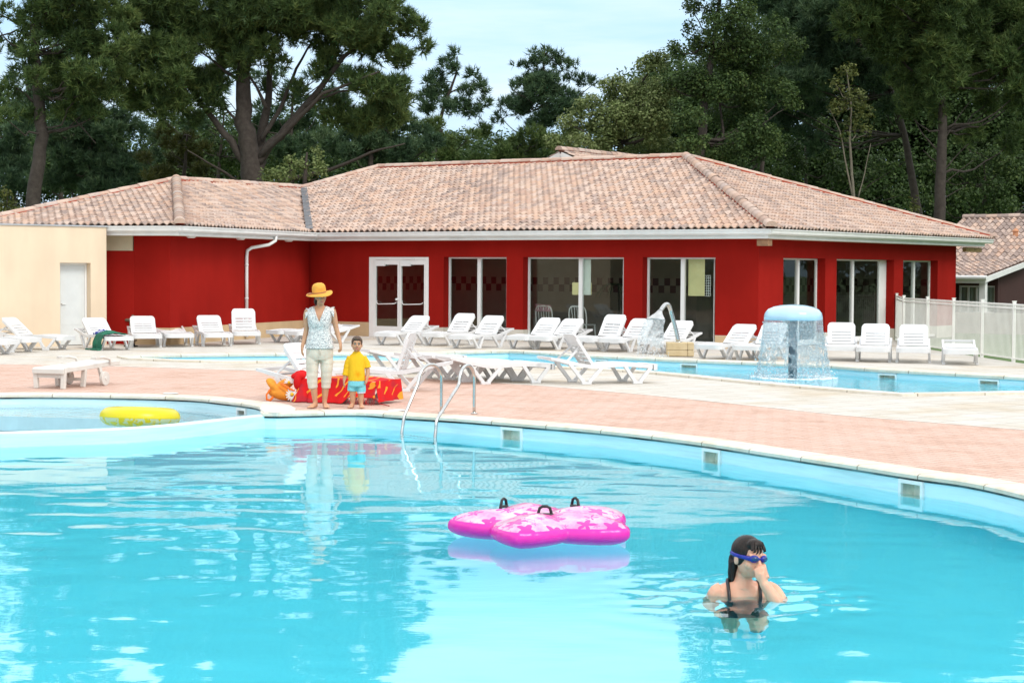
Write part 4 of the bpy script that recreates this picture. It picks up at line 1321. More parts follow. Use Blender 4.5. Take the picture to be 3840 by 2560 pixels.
tree('pine_tree', 'huge pine with forked trunk and broad spreading crown above the left roof', [(580, 425), (572, 350), (560, 280), (558, 200), (570, 100), (590, 0), (600, -120), (610, -240)], 68, 0.42, 0.08,
     [(300, 40, 62), (380, 20, 75), (470, 30, 75), (560, 10, 85), (650, 5, 80), (740, 20, 85), (830, 20, 70), (890, 80, 62), (938, 135, 42), (880, 185, 52), (930, 215, 38), (820, 205, 45, .8), (770, 235, 36, .7), (700, 85, 45, .8), (520, 110, 60), (430, 120, 66), (350, 130, 60), (330, 205, 55), (400, 225, 55), (440, 180, 50), (475, 245, 38), (800, 270, 55), (885, 260, 52), (955, 65, 28), (975, 110, 18), (620, 60, 50), (770, 110, 40), (600, 140, 26, .6), (505, 190, 40),
      (500, -90, 100), (650, -100, 100), (790, -70, 85), (400, -90, 85), (560, -180, 80, .6), (690, -180, 70, .6), (620, -250, 45, .5), (870, -10, 40), (260, 150, 55), (320, 110, 60), (270, 230, 40), (400, 60, 70), (520, 50, 70), (600, 60, 60), (680, 45, 60), (760, 70, 60), (850, 110, 60), (575, 90, 46, 1, -1.4), (560, 135, 40, 1, -1.2), (600, 40, 60, 1, -1.6), (640, 150, 26, .7), (735, 170, 30, .8), (690, 205, 22, .7), (610, 205, 18, .7, 1.5), (655, 235, 18, .7, 1.5), (480, 200, 40), (420, 260, 40), (480, 160, 50), (380, 180, 55), (860, 250, 55), (780, 160, 34, .6), (910, 40, 40), (560, 165, 30, .6), (330, 260, 40)],
     'pine', M_pine, limbs=[([(572, 385), (510, 300), (460, 235), (400, 180)], .17, .05), ([(580, 385), (640, 310), (700, 245), (790, 130), (850, 60)], .20, .05), ([(590, 370), (660, 300), (745, 215), (870, 165)], .13, .03, -2), ([(585, 430), (598, 340), (612, 250), (618, 170), (640, 60)], .25, .06, 1.5), ([(612, 250), (590, 200), (545, 130)], .08, .02), ([(600, 320), (650, 240), (680, 160), (720, 90)], .10, .03, 1), ([(560, 300), (520, 250), (505, 200)], .07, .02),
      ([(640, 418), (760, 390), (850, 352), (930, 330)], .10, .02, -2), ([(560, 425), (500, 385), (430, 345)], .07, .02, -2), ([(700, 245), (780, 210), (860, 200)], .07, .02), ([(560, 200), (500, 150), (450, 110)], .08, .02)], seed=2, group=G1, auto=False)
tree('pine_tree', 'dense low pine filling the gap between the two big left pines', [(200, 470), (205, 400), (210, 300), (205, 240)], 76, 0.18, 0.05,
     [(150, 260, 45), (210, 270, 50), (270, 290, 50), (130, 330, 50), (200, 340, 60), (280, 360, 60), (170, 410, 55), (250, 430, 60), (320, 420, 50), (230, 220, 30), (300, 230, 30), (110, 420, 45), (350, 340, 40)], 'pine', M_pine2, seed=3, group=G1)
tree('pine_tree', 'olive tinged young pine below the left limbs of the forked pine', [(420, 425), (425, 380), (430, 310)], 72, 0.12, 0.04,
     [(430, 315, 34), (385, 320, 30), (460, 345, 32), (410, 365, 40), (350, 380, 36), (470, 400, 34), (370, 420, 34)], 'pine', leaf_mat('olive_needles', (0.035, 0.045, 0.012), (0.075, 0.085, 0.022), (0.12, 0.125, 0.035)), seed=4, group=G1)
tree('pine_tree', 'low dark pine at the far left behind the bare trunk', [(30, 490), (32, 400), (34, 290)], 78, 0.15, 0.05,
     [(20, 290, 38), (50, 320, 38), (10, 360, 45), (60, 390, 45), (20, 440, 45), (-50, 330, 60), (-50, 430, 60), (70, 270, 24)], 'pine', M_pine2, seed=5, group=G1)
tree('pine_tree', 'dark bushy pine under the right end of the spreading crown', [(850, 400), (852, 350), (856, 290)], 78, 0.16, 0.05,
     [(760, 300, 34, .7), (820, 310, 48), (890, 320, 50), (940, 300, 42), (780, 350, 40), (850, 370, 50), (920, 370, 46), (970, 340, 36), (700, 330, 24, .6)], 'pine', M_pine2, seed=6, group=G1)
tree('pine_tree', 'dim pine half hidden between the limbs of the forked pine', [(665, 425), (668, 320), (672, 220)], 82, 0.14, 0.05,
     [(630, 175, 34, .8), (690, 215, 36, .9), (735, 165, 34, .8), (605, 245, 36, .8), (770, 225, 40), (660, 280, 40), (720, 270, 44), (600, 300, 40), (500, 220, 36, .8), (460, 280, 40), (650, 340, 44), (580, 190, 26, .7), (790, 170, 34)], 'pine', M_pine2, seed=23, group=G1, dens=.8)
tree('pine_tree', 'dim slender pine right of the bare left edge trunk', [(140, 470), (142, 320), (146, 180)], 82, 0.13, 0.05,
     [(60, 200, 34), (110, 150, 40), (40, 130, 28, .8), (150, 120, 40), (180, 190, 44), (110, 230, 44), (50, 250, 34), (20, 180, 26, .8), (110, 60, 36), (60, 60, 26, .8), (160, 260, 44)], 'pine', M_pine2, seed=24, group=G1, dens=.85)
tree('leafy_tree', 'bright green leafy bush tree rising just behind the roof valley', [(700, 425), (702, 380), (705, 350)], 66, 0.10, 0.03,
     [(680, 375, 30), (720, 365, 30), (655, 400, 26), (745, 390, 30), (700, 400, 34), (620, 405, 24)], 'leaf', M_olive, seed=7, group=G1)
tree('leafy_tree', 'dim leafy tree with sky gaps behind the forked trunk', [(500, 425), (505, 360), (515, 260)], 84, 0.12, 0.04,
     [(520, 270, 32, .6), (480, 300, 34, .7), (545, 320, 34, .7), (500, 350, 44), (560, 380, 40), (450, 280, 24, .6), (640, 330, 34, .7), (620, 380, 40), (670, 300, 24, .5), (370, 270, 26, .6), (650, 220, 16, .5), (690, 200, 15, .5), (610, 250, 18, .5)], 'leaf', M_leafd, seed=8, group=G1, size=1.25)
tree('pine_tree', 'thin sparse pine with tufted tips against the sky, left of centre', [(1005, 300), (1018, 250), (1035, 205), (1048, 170), (1050, 130)], 85, 0.10, 0.03,
     [(1046, 122, 9), (1030, 140, 7), (1040, 160, 14, .8), (1003, 178, 15, .8), (1008, 212, 20, .8), (1085, 172, 11), (1100, 198, 12), (1112, 238, 11), (1072, 212, 15, .8), (1058, 243, 18, .8), (1030, 258, 22, .8), (985, 228, 20, .9), (985, 190, 11), (1095, 262, 10), (1020, 148, 8), (1075, 255, 12), (975, 260, 22), (1118, 212, 7)], 'pine', M_pine2,
     limbs=[([(1030, 215), (1060, 200), (1098, 196)], .04, .015), ([(1020, 245), (1060, 240), (1110, 238)], .04, .015), ([(1040, 190), (1015, 185), (998, 180)], .03, .012)], seed=9, group=G1, auto=False, size=1.1, grow=1.12, dens=1.3)
tree('pine_tree', 'rounded dense pine standing against the sky in the middle', [(1250, 340), (1247, 240), (1250, 120)], 90, 0.18, 0.03,
     [(1255, 122, 13), (1240, 140, 14), (1270, 140, 14), (1222, 150, 18), (1290, 152, 18), (1200, 178, 22), (1250, 172, 26), (1310, 176, 22), (1342, 188, 16), (1365, 192, 11), (1180, 212, 20), (1230, 222, 30), (1290, 222, 28, .9), (1340, 226, 20), (1165, 242, 16), (1210, 262, 28, .9), (1270, 265, 28, .8), (1150, 268, 12), (1138, 284, 8), (1310, 262, 22), (1185, 150, 8), (1320, 150, 8), (1225, 122, 9), (1285, 125, 9), (1255, 200, 40), (1215, 240, 34), (1300, 240, 36), (1250, 280, 40), (1180, 255, 26), (1335, 250, 26), (1290, 190, 30), (1215, 195, 28)], 'pine', M_pine2, seed=10, group=G1, grow=1.1, dens=0.75)
tree('pine_tree', 'row of bushy young pine growth just above the roof ridge, left half', [(1010, 390), (1012, 350), (1015, 300)], 82, 0.12, 0.04,
     [(985, 310, 34), (1040, 320, 34), (960, 355, 40), (1030, 360, 40), (1085, 330, 30), (1090, 365, 34), (1000, 285, 18)], 'pine', M_pine, seed=11, group=G1)
tree('pine_tree', 'bushy young pine below the rounded pine, beside the small gable', [(1190, 390), (1192, 350), (1195, 300)], 82, 0.12, 0.04,
     [(1130, 320, 26), (1150, 345, 36), (1200, 325, 34), (1200, 360, 40), (1250, 340, 34), (1270, 365, 34), (1110, 300, 14), (1300, 340, 30), (1240, 305, 24)], 'pine', M_pine, seed=12, group=G1)
tree('leafy_tree', 'light olive leafy tree sloping up to the right of the sky gap', [(1420, 420), (1425, 330), (1432, 240), (1480, 180)], 74, 0.18, 0.05,
     [(1330, 255, 26), (1380, 232, 36), (1425, 212, 40), (1475, 200, 42), (1510, 160, 36), (1350, 300, 42), (1430, 285, 55), (1500, 250, 50), (1395, 195, 18), (1310, 320, 34), (1390, 345, 46), (1470, 340, 50), (1300, 280, 18), (1480, 150, 20), (1450, 250, 45), (1400, 280, 45), (1520, 200, 45), (1530, 300, 45), (1350, 340, 36), (1420, 330, 40)], 'leaf', M_olive, seed=13, group=G1, grow=1.2, dens=1.25)
tree('leafy_tree', 'tall dark green leafy tree at the right side of the sky gap', [(1600, 430), (1610, 330), (1620, 220), (1640, 100), (1660, -60)], 72, 0.26, 0.06,
     [(1620, 40, 48), (1596, 95, 38), (1650, 130, 64), (1720, 60, 74), (1700, 170, 74), (1620, 215, 60), (1680, 280, 74), (1590, 300, 55), (1740, 300, 60), (1590, 15, 24), (1560, 130, 32), (1545, 190, 36), (1580, 250, 40), (1680, -60, 85), (1750, -100, 80), (1700, -170, 70), (1620, -50, 40), (1545, 105, 14), (1585, 60, 16), (1575, 75, 9), (1660, 60, 50), (1690, 110, 60), (1640, 180, 55), (1600, 180, 45), (1720, 230, 55), (1650, 330, 55), (1710, 350, 50), (1580, 320, 40), (1780, 120, 60), (1790, 220, 50), (1760, 330, 50)], 'leaf', M_leafd, limbs=[([(1750, 420), (1755, 330), (1760, 240)], .10, .03, 2), ([(1655, 400), (1660, 300), (1650, 200)], .08, .03, 1)], seed=14, group=G1)
tree('pine_tree', 'dark pine with slanting trunk behind the right half of the roof', [(2110, 490), (2095, 410), (2078, 310), (2050, 215), (2000, 100), (1960, -40)], 80, 0.20, 0.06,
     [(1960, 150, 55), (1880, 150, 64), (1830, 60, 74), (1865, 230, 55), (1800, 200, 55), (1830, -60, 100), (1950, -80, 100), (1930, 50, 70), (1860, 320, 40), (1790, 270, 44), (1900, -180, 90), (1980, 80, 60), (2020, 180, 50), (1900, 100, 60), (1800, 120, 55), (1840, 170, 50), (2040, 250, 40)], 'pine', M_pine2, seed=15, group=G1, size=1.15)
tree('pine_tree', 'big pine with thick bare trunk and dead side twigs at the right', [(2158, 500), (2160, 400), (2166, 300), (2160, 200), (2155, 60), (2150, -80), (2150, -220)], 74, 0.24, 0.08,
     [(2160, 100, 74), (2080, 50, 84), (2010, 90, 74), (2240, 80, 84), (2330, 60, 80), (2100, 165, 54), (2210, 185, 62), (2130, 235, 34), (2300, 160, 64), (2345, 230, 52), (2275, 250, 44), (2150, -70, 110), (2280, -60, 100), (2030, -50, 90), (2180, -190, 90), (2060, -160, 80), (2320, -170, 70), (2400, 100, 80), (2330, 320, 40), (2170, 30, 70), (2150, 150, 55), (2060, 110, 60), (2250, 130, 60), (2310, 20, 70), (2000, 40, 70), (2180, 270, 30, .7), (2230, 330, 34), (2090, 230, 40), (2160, 60, 55, 1, -1.6), (2150, 120, 55, 1, -1.5), (2170, 175, 45, 1, -1.3), (2155, 0, 60, 1, -1.6), (2150, 215, 30, 1, -1.2)], 'pine', M_pine,
     limbs=[([(2162, 400), (2190, 365), (2225, 330)], .035, .01), ([(2160, 430), (2195, 400), (2235, 368)], .03, .01), ([(2158, 350), (2120, 310), (2085, 250)], .035, .01), ([(2160, 380), (2135, 360), (2120, 345)], .03, .01), ([(2160, 460), (2195, 440), (2220, 425)], .025, .01), ([(2164, 330), (2200, 270), (2230, 230)], .04, .01)], seed=16, group=G1, size=1.1)
tree('leafy_tree', 'slender pale stemmed tree with thin yellow green leaves behind the roof', [(1962, 465), (1957, 400), (1952, 320), (1955, 250), (1945, 160)], 68, 0.06, 0.02,
     [(1948, 165, 24, .7), (1965, 225, 28, .8), (1925, 245, 24, .7), (1985, 258, 24, .7), (1920, 195, 18, .6), (1960, 285, 22, .6), (1990, 300, 18, .5), (1940, 310, 14, .4)], 'leaf', M_leafy, bark=M_barkp, limbs=[([(1962, 465), (1945, 390), (1930, 300), (1905, 250)], .04, .012), ([(1970, 460), (1985, 400), (2000, 330)], .03, .01)], seed=17, group=G1)
tree('leafy_tree', 'dark undergrowth tree low behind the roof between two trunks', [(1850, 470), (1852, 400), (1850, 330)], 84, 0.14, 0.04,
     [(1760, 350, 44), (1830, 360, 48), (1900, 380, 48), (1800, 410, 44), (1990, 400, 44), (2040, 440, 40), (1940, 430, 44), (2050, 370, 40), (1720, 390, 40), (1880, 300, 34)], 'leaf', M_leafd, seed=18, group=G1, size=1.3)
tree('leafy_tree', 'dark undergrowth tree behind the small gabled house at the right', [(2260, 500), (2262, 430), (2260, 360)], 86, 0.14, 0.04,
     [(2200, 400, 44), (2270, 380, 50), (2330, 400, 50), (2220, 460, 44), (2300, 450, 50), (2110, 440, 40), (2130, 370, 34), (2400, 420, 60), (2360, 340, 40), (2190, 330, 30)], 'leaf', M_leafd, seed=19, group=G1, size=1.3)
tree('leafy_tree', 'small bright sapling between the leaning trunk and thick trunk', [(2098, 500), (2099, 480), (2100, 465)], 66, 0.02, 0.01, [(2098, 462, 8), (2103, 478, 9), (2095, 488, 8)], 'leaf', M_leafy, seed=20, group=G1)
tree('leafy_tree', 'young bright leafy shrub at the far left edge behind the roof', [(15, 500), (16, 470), (18, 440)], 66, 0.03, 0.01, [(12, 445, 18, .6), (25, 470, 18, .7), (5, 480, 18), (40, 485, 14)], 'leaf', M_leafy, seed=21, group=G1)
# dim wood behind everything
def wood(boxes, Y, seed, size):
    rg = np.random.default_rng(seed); cs, rs, ds = [], [], []
    for x0, x1, y0, y1, n, r in boxes:
        for i in range(n):
            c = dpt(rg.uniform(x0, x1), rg.uniform(y0, y1), Y + rg.uniform(-5, 5))
            rr = r * rg.uniform(0.7, 1.3); cs.append(c); rs.append((rr, rr, rr * .85)); ds.append(0.6)
    v, t = tufts(cs, rs, ds, 'leaf', rg, size)
    o = bpy.data.objects.new('far_wood', fast_mesh('far_wood', v, 4, M_leafd, t * 0.75)); COL.objects.link(o)
    o['kind'] = 'stuff'
    return o
def wood_at(spots, seed, size):
    rg = np.random.default_rng(seed); cs, rs, ds = [], [], []
    for x, y, h, n in spots:
        for i in range(n):
            rr = rg.uniform(1.2, 2.4); cs.append(np.array([x + rg.normal(0, 2.2), y + rg.normal(0, 2.2), rg.uniform(.5, h)])); rs.append((rr, rr, rr * .85)); ds.append(.8)
    v, t = tufts(cs, rs, ds, 'leaf', rg, size)
    o = bpy.data.objects.new('side_wood', fast_mesh('side_wood', v, 4, M_leafd, t * .75)); COL.objects.link(o); o['kind'] = 'stuff'
    return o
tag(wood_at([(38 + 3 * math.sin(k), 2 + k * 6.5, 9 + 3 * math.sin(k * 2.3), 12) for k in range(15)] + [(-34 - 3 * math.sin(k), 10 + k * 7, 9 + 3 * math.sin(k * 1.7), 12) for k in range(10)], 8, 2.6), 'dim woods on both sides of the pool grounds', 'wood')
tag(wood([(-1500, 120, 230, 560, 130, 2.4), (100, 960, 315, 470, 60, 2.0), (940, 1350, 330, 420, 24, 1.6), (1500, 1720, 170, 470, 46, 2.2), (1700, 3000, 60, 560, 190, 2.6)], 104, 5, 1.7),
    'dim wood closing the view behind the trees', 'wood')
# ================================================================== sun loungers
M_resin = simple('white_lounger_resin', (0.70, 0.70, 0.70), 0.42, 0.025, 3.0)
M_resin2 = simple('aged_white_resin', (0.66, 0.63, 0.58), 0.5, 0.05, 3.0)
RAIL = [(0.10, .315), (0.30, .335), (0.55, .350), (0.80, .345), (1.05, .325), (1.20, .325), (1.38, .350), (1.58, .395), (1.78, .440), (1.94, .462)]
def rail_z(x):
    return float(np.interp(x, [p[0] for p in RAIL], [p[1] for p in RAIL]))
def rail_strip(mb, y, w, h):
    xs = np.linspace(0.10, 1.94, 26)
    vs = []
    for x in xs:
        z = rail_z(x); hh = h * (1.0 if x < 1.7 else 1.0 - 0.35 * (x - 1.7) / .24)
        vs += [(x, y - w / 2, z - hh), (x, y + w / 2, z - hh), (x, y + w / 2, z), (x, y - w / 2, z)]
    fs = []
    for i in range(len(xs) - 1):
        for k in range(4):
            fs.append((i * 4 + k, (i + 1) * 4 + k, (i + 1) * 4 + (k + 1) % 4, i * 4 + (k + 1) % 4))
    m = (len(xs) - 1) * 4
    fs += [(0, 1, 2, 3), (m + 3, m + 2, m + 1, m)]
    mb.add(vs, fs)
def lounger_meshes():
    f = MB()
    for s in (-1, 1): rail_strip(f, s * .325, .045, .062)
    # rounded apron at the foot
    arc = [(0.10, -.325)] + [(0.115 - .115 * math.sin(t), -.21 - .115 * math.cos(t)) for t in np.linspace(0.15, PI / 2, 6)]
    path = arc + [(x, -y) for x, y in arc[::-1]]
    pi_ = offset_line(path, 0.035)
    vs = []
    for (a, b) in zip(path, pi_):
        vs += [(a[0], a[1], .225), (a[0] - .006, a[1], .312), (b[0], b[1], .322), (b[0], b[1], .225)]
    fs = []
    for i in range(len(path) - 1):
        for k in range(4): fs.append((i * 4 + k, i * 4 + (k + 1) % 4, (i + 1) * 4 + (k + 1) % 4, (i + 1) * 4 + k))
    f.add(vs, fs)
    f.bar((1.92, -.303, .435), (1.92, .303, .435), .04, .05)
    f.bar((1.62, -.302, .375), (1.62, .302, .375), .05, .03)
    frame = f.mesh('frame', M_resin)
    s = MB()
    n = 9
    for i in range(n):
        x0 = 0.035 + (1.15 - .035) * i / n; x1 = 0.035 + (1.15 - .035) * (i + 1) / n - 0.014
        hw = .302 if i else .25
        z0, z1 = rail_z(max(.1, x0)) - .004, rail_z(x1) - .004
        s.add([(x0, -hw, z0 - .03), (x1, -.302, z1 - .03), (x1, .302, z1 - .03), (x0, hw, z0 - .03), (x0, -hw, z0 - .012), (x1, -.302, z1 - .012), (x1, .302, z1 - .012), (x0, hw, z0 - .012), (x0, 0, z0 - .018), (x1, 0, z1 - .018)],
              [(0, 3, 2, 1), (4, 5, 9, 8), (8, 9, 6, 7), (0, 1, 5, 4), (2, 3, 7, 6), (3, 0, 4, 8, 7), (1, 2, 6, 9, 5)])
    s.bar((0.1, 0, .275), (1.15, 0, .285), .03, .025)
    seat = s.mesh('seat', M_resin)
    b = MB()                # backrest lies along +x from its hinge, 0.62 long
    W = .29; T = .028
    pts = [(0, -W), (.54, -W)] + [(.54 + .08 * math.sin(t), -W + .08 - .08 * math.cos(t)) for t in np.linspace(.25, PI / 2, 5)]
    top = [(.44, -W)] + pts[1:] + [(x, -y) for x, y in pts[:0:-1]] + [(.44, W)]
    b.prism(top, -T / 2, T / 2)
    for sgn in (-1, 1): b.box((.22, sgn * (W - .042), 0), (.44, .084, T))
    y0 = W - .084
    slots = [.08, .165, .25, .335]
    e = 0.0
    prev = 0.0
    for q in slots + [None]:
        x1 = (q - .011) if q is not None else .44
        b.box(((prev + x1) / 2, 0, -.002), (x1 - prev, 2 * y0, T - .006))
        if q is not None: prev = q + .011
    for sgn in (-1, 1): b.box((.27, sgn * (W + .006), -.012), (.53, .012, .055))
    b.box((.2, 0, -.024), (.36, .03, .02))
    back = b.mesh('backrest', M_resin)
    legs = []
    for sgn in (-1, 1):
        for (xa, xb, xc) in ((.13, .60, .375), (1.02, 1.60, 1.30)):
            l = MB()
            y = sgn * .325; yb = sgn * .335
            l.bar((xa, y, rail_z(xa) - .05), (xc - .045, yb, .035), .048, .062, (1, 0, 0))
            l.bar((xb, y, rail_z(xb) - .05), (xc + .045, yb, .035), .048, .062, (1, 0, 0))
            l.box((xc, yb, .022), (.17, .062, .044))
            legs.append(l.mesh('leg', M_resin))
    return frame, seat, back, legs
LME = lounger_meshes()
def mo_link(name, me, parent, bev=0.006):
    o = bpy.data.objects.new(name, me); COL.objects.link(o); o.parent = parent
    if bev:
        b = o.modifiers.new('bevel', 'BEVEL'); b.width = bev; b.segments = 2; b.limit_method = 'ANGLE'; b.angle_limit = R_(40)
    return o
GL = 'white plastic sun loungers around the pools'
def lounger(x, y, head, back, label, z=0.27, shift=0.0):
    p = at(x, y, z)
    head += random.uniform(-2.2, 2.2); back += random.uniform(-2.5, 2.5)
    t = thing('sun_lounger', label, 'sun lounger', (float(p[0]), float(p[1]), 0.002), R_(head), GL)
    mo_link('frame', LME[0], t); mo_link('seat', LME[1], t, 0)
    b = mo_link('backrest', LME[2], t); b.location = (1.155, 0, .325); b.rotation_euler = (0, -R_(back), 0)
    for l in LME[3]: mo_link('leg', l, t)
    if back > 20:
        pr = MB()
        bx_, bz = 1.155 + .38 * math.cos(R_(back)), .325 + .38 * math.sin(R_(back)) - .01
        xe = 1.62 + max(0, (60 - back)) * .004
        for s in (-1, 1): pr.bar((bx_, s * .20, bz), (xe, s * .26, rail_z(xe) - .03), .022, .03)
        pr.bar(((bx_ + xe) / 2, -.23, (bz + rail_z(xe)) / 2), ((bx_ + xe) / 2, .23, (bz + rail_z(xe)) / 2), .02, .02)
        pr.build('back_prop', M_resin, t)
    return t
# front row by the clubhouse, heads towards the wall
lounger(1436, 1255, 57, 40, 'white lounger with raised back in front of the white double door')
lounger(1615, 1257, 57, 50, 'steeply raised white lounger by the narrow window right of the double door')
lounger(1719, 1266, 57, 43, 'white lounger nearer the pool of the pair at the narrow window')
lounger(1938, 1268, 57, 39, 'white lounger below the pink towel chair, left one of its pair')
lounger(2017, 1270, 57, 39, 'white lounger at the widest window, right one of its pair')
lounger(2187, 1274, 57, 54, 'upright backed white lounger just left of the falling water sheet')
lounger(2287, 1278, 57, 42, 'white lounger half hidden behind the falling sheet of water')
lounger(2434, 1284, 57, 42, 'white lounger behind the bent steel pipe of the waterfall')
lounger(2649, 1302, 50, 38, 'white lounger right of the stone block under the clubhouse corner')
lounger(2798, 1306, 57, 45, 'white lounger partly hidden behind the left edge of the mushroom fountain')
lounger(3153, 1307.5, 78, 46, 'raised white lounger first to the right of the mushroom fountain')
lounger(3274, 1312, 78, 46, 'raised white lounger middle of the three right of the fountain')
lounger(3425, 1315, 78, 48, 'raised white lounger in front of the white fence corner')
lounger(3603.5, 1321, 80, 6, 'flat white lounger in front of the white fence, farthest right')
# left group
lounger(553, 1262.5, 107, 38, 'white lounger in front of the wooden litter bin')
lounger(675.5, 1260, 107, 6, 'flat white lounger below the wing corner of the red wall')
lounger(822, 1259, 107, 37, 'half raised white lounger against the red wing wall')
lounger(925.5, 1252.6, 100, 62, 'white lounger with bolt upright back beside the white downpipe')
lounger(1024, 1246, 46, 9, 'flat white lounger left one of the pair behind the woman')
lounger(1095, 1250, 46, 9, 'flat white lounger right one of the pair behind the woman')
lounger(255, 1268.5, 160, 38, 'white lounger in front of the white annex door')
LG = lounger(453, 1270, 124, 38, 'white lounger carrying the green towel and the blue patterned cloth')
lounger(127, 1276, 160, 38, 'white lounger cut by the left picture edge, the farther one')
lounger(45, 1284, 165, 38, 'white lounger cut by the left picture edge, the nearer one')
# middle group between the pools
LT = lounger(1440, 1441, 153, 52, 'raised white lounger under the red fringed beach cloth', z=.27)
lounger(1235, 1395, -10, 72, 'white lounger side on with a steep back, right behind the boy')
lounger(2052, 1372, 206, 6, 'flat white lounger nearest in the parallel row behind the ladder')
lounger(1975, 1365, 206, 6, 'flat white lounger second in the parallel row behind the ladder')
lounger(1880, 1358, 206, 6, 'flat white lounger third in the parallel row behind the ladder')
lounger(1726, 1341, 206, 6, 'flat white lounger farthest in the parallel row, behind the boy')
lounger(2438, 1374, 198, 58, 'white lounger alone beside the back pool, seen from behind its back')

# the low wheeled lounger on the bricks ---------------------------------------
p0 = at(180, 1459)
wl_t = thing('wheeled_lounger', 'low white wheeled lounger with short armrests on the pink bricks', 'sun lounger', (float(p0[0]), float(p0[1]), 0.006), R_(70))
m = MB()
hw = .29
secs = [(0.0, .30), (.02, .325), (.15, .335), (.5, .33), (.9, .345), (1.25, .37), (1.6, .38)]
vs = []
for x, z in secs:
    for y in np.linspace(-hw, hw, 7): vs.append((x, y, z - .018 * math.cos(y / hw * PI / 2) + (0.0 if x > .02 else -.0)))
fs = []
for i in range(len(secs) - 1):
    for k in range(6): fs.append((i * 7 + k, i * 7 + k + 1, (i + 1) * 7 + k + 1, (i + 1) * 7 + k)[::-1])
m.add(vs, fs)
m.box((0.0, 0, .275), (.03, 2 * hw, .08))
for s in (-1, 1): m.bar((0.02, s * (hw - .01), .29), (1.6, s * (hw - .01), .345), .03, .075)
m.build('seat', M_resin2, wl_t, bevel=.01)
for x, dx in ((.05, 0.03), (.62, 0.0)):
    for s in (-1, 1):
        l = MB(); l.bar((x, s * (hw - .03), .28), (x + dx * 0, s * (hw - .045 if x < .3 else hw - .06), 0.0), .075, .06, (1, 0, 0)); l.build('leg', M_resin2, wl_t, bevel=.008)
br = MB(); br.bar((.05, -hw + .07, .20), (.05, hw - .07, .20), .03, .06); br.build('crossbar', M_resin2, wl_t)
br = MB(); br.bar((.62, -hw + .09, .12), (.62, hw - .09, .12), .03, .05); br.build('crossbar', M_resin2, wl_t)
for s in (-1, 1):
    w = MB(); w.tube([(1.08, s * (hw + .02), .115), (1.08, s * (hw + .075), .115)], .115, 24)
    w.tube([(1.08, s * (hw + .07), .115), (1.08, s * (hw + .085), .115)], .03, 12)
    w.build('wheel', M_resin2, wl_t, bevel=.006)
    st_ = MB(); st_.bar((1.08, s * (hw + .0), .115), (1.02, s * (hw - .02), .32), .04, .07, (1, 0, 0)); st_.build('wheel_strut', M_resin2, wl_t)
    ar = MB()
    ar.tube([(1.30, s * (hw + .02), .34), (1.25, s * (hw + .03), .42), (1.05, s * (hw + .035), .455), (.82, s * (hw + .03), .45)], [.02, .022, .025, .022], 8)
    ar.box((.84, s * (hw + .03), .455), (.12, .10, .045)); ar.build('armrest', M_resin2, wl_t, bevel=.008)

# ================================================================== cloths and bag
def cloth_mat(name, c0, c1, scale, thr=0.5, soft=0.03, dist=1.5, wave=False, c2=None):
    m, nt, b = new_mat(name)
    uv = N(nt, 'ShaderNodeTexCoord')
    if wave:
        tx = N(nt, 'ShaderNodeTexWave', i_Scale=scale, i_Distortion=dist, i_Detail=2.5); tx.inputs['Detail Scale'].default_value = 1.6; tx.bands_direction = 'DIAGONAL'
    else:
        tx = N(nt, 'ShaderNodeTexNoise', i_Scale=scale, i_Detail=3.0, i_Distortion=dist)
    L(nt, uv, 'Object', tx, 'Vector')
    rp = ramp(nt, [(thr - soft, c0), (thr + soft, c1)] if c2 is None else [(thr - soft, c0), (thr + soft, c1), (thr + .12, c1), (thr + .14, c2)])
    L(nt, tx, 'Fac', rp, 'Fac')
    L(nt, rp, 'Color', b, 'Base Color')
    b.inputs['Roughness'].default_value = 0.85; b.inputs['Specular IOR Level'].default_value = 0.15
    return m
def pareo_mat():
    m, nt, b = new_mat('red_pareo_with_orange_plants')
    uv = N(nt, 'ShaderNodeUVMap')
    mp = N(nt, 'ShaderNodeMapping'); mp.inputs['Rotation'].default_value = (0, 0, R_(35)); L(nt, uv, 'UV', mp, 'Vector')
    w = N(nt, 'ShaderNodeTexWave', i_Scale=0.9, i_Distortion=16.0, i_Detail=2.0); w.inputs['Detail Scale'].default_value = 0.7
    L(nt, mp, 'Vector', w, 'Vector')
    rw = ramp(nt, [(0.90, (0,) * 3), (0.93, (1,) * 3)]); L(nt, w, 'Fac', rw, 'Fac')
    n = N(nt, 'ShaderNodeTexNoise', i_Scale=1.6, i_Detail=1.0); L(nt, uv, 'UV', n, 'Vector')
    rn = ramp(nt, [(0.46, (0,) * 3), (0.50, (1,) * 3)]); L(nt, n, 'Fac', rn, 'Fac')
    mu = mixc(nt, blend='MULTIPLY', fac=1.0); L(nt, rw, 'Color', mu, 6); L(nt, rn, 'Color', mu, 7)
    n2 = N(nt, 'ShaderNodeTexNoise', i_Scale=0.9, i_Detail=1.5, i_Distortion=1.2); L(nt, uv, 'UV', n2, 'Vector')
    rd_ = ramp(nt, [(0.47, (0.58, 0.012, 0.014)), (0.53, (0.42, 0.02, 0.03))]); L(nt, n2, 'Fac', rd_, 'Fac')
    mx = mixc(nt, b=(0.80, 0.30, 0.03)); L(nt, mu, 2, mx, 0); L(nt, rd_, 'Color', mx, 6)
    L(nt, mx, 2, b, 'Base Color'); b.inputs['Roughness'].default_value = 0.8; b.inputs['Specular IOR Level'].default_value = 0.15
    return m
M_pareo = pareo_mat()
Lm = Matrix.Translation(LT.location) @ Matrix.Rotation(LT.rotation_euler[2], 4, 'Z')
par = thing('beach_cloth', 'red beach cloth with orange plants and fringe draped over a lounger', 'beach cloth', LT.location, LT.rotation_euler[2])
c = MB()
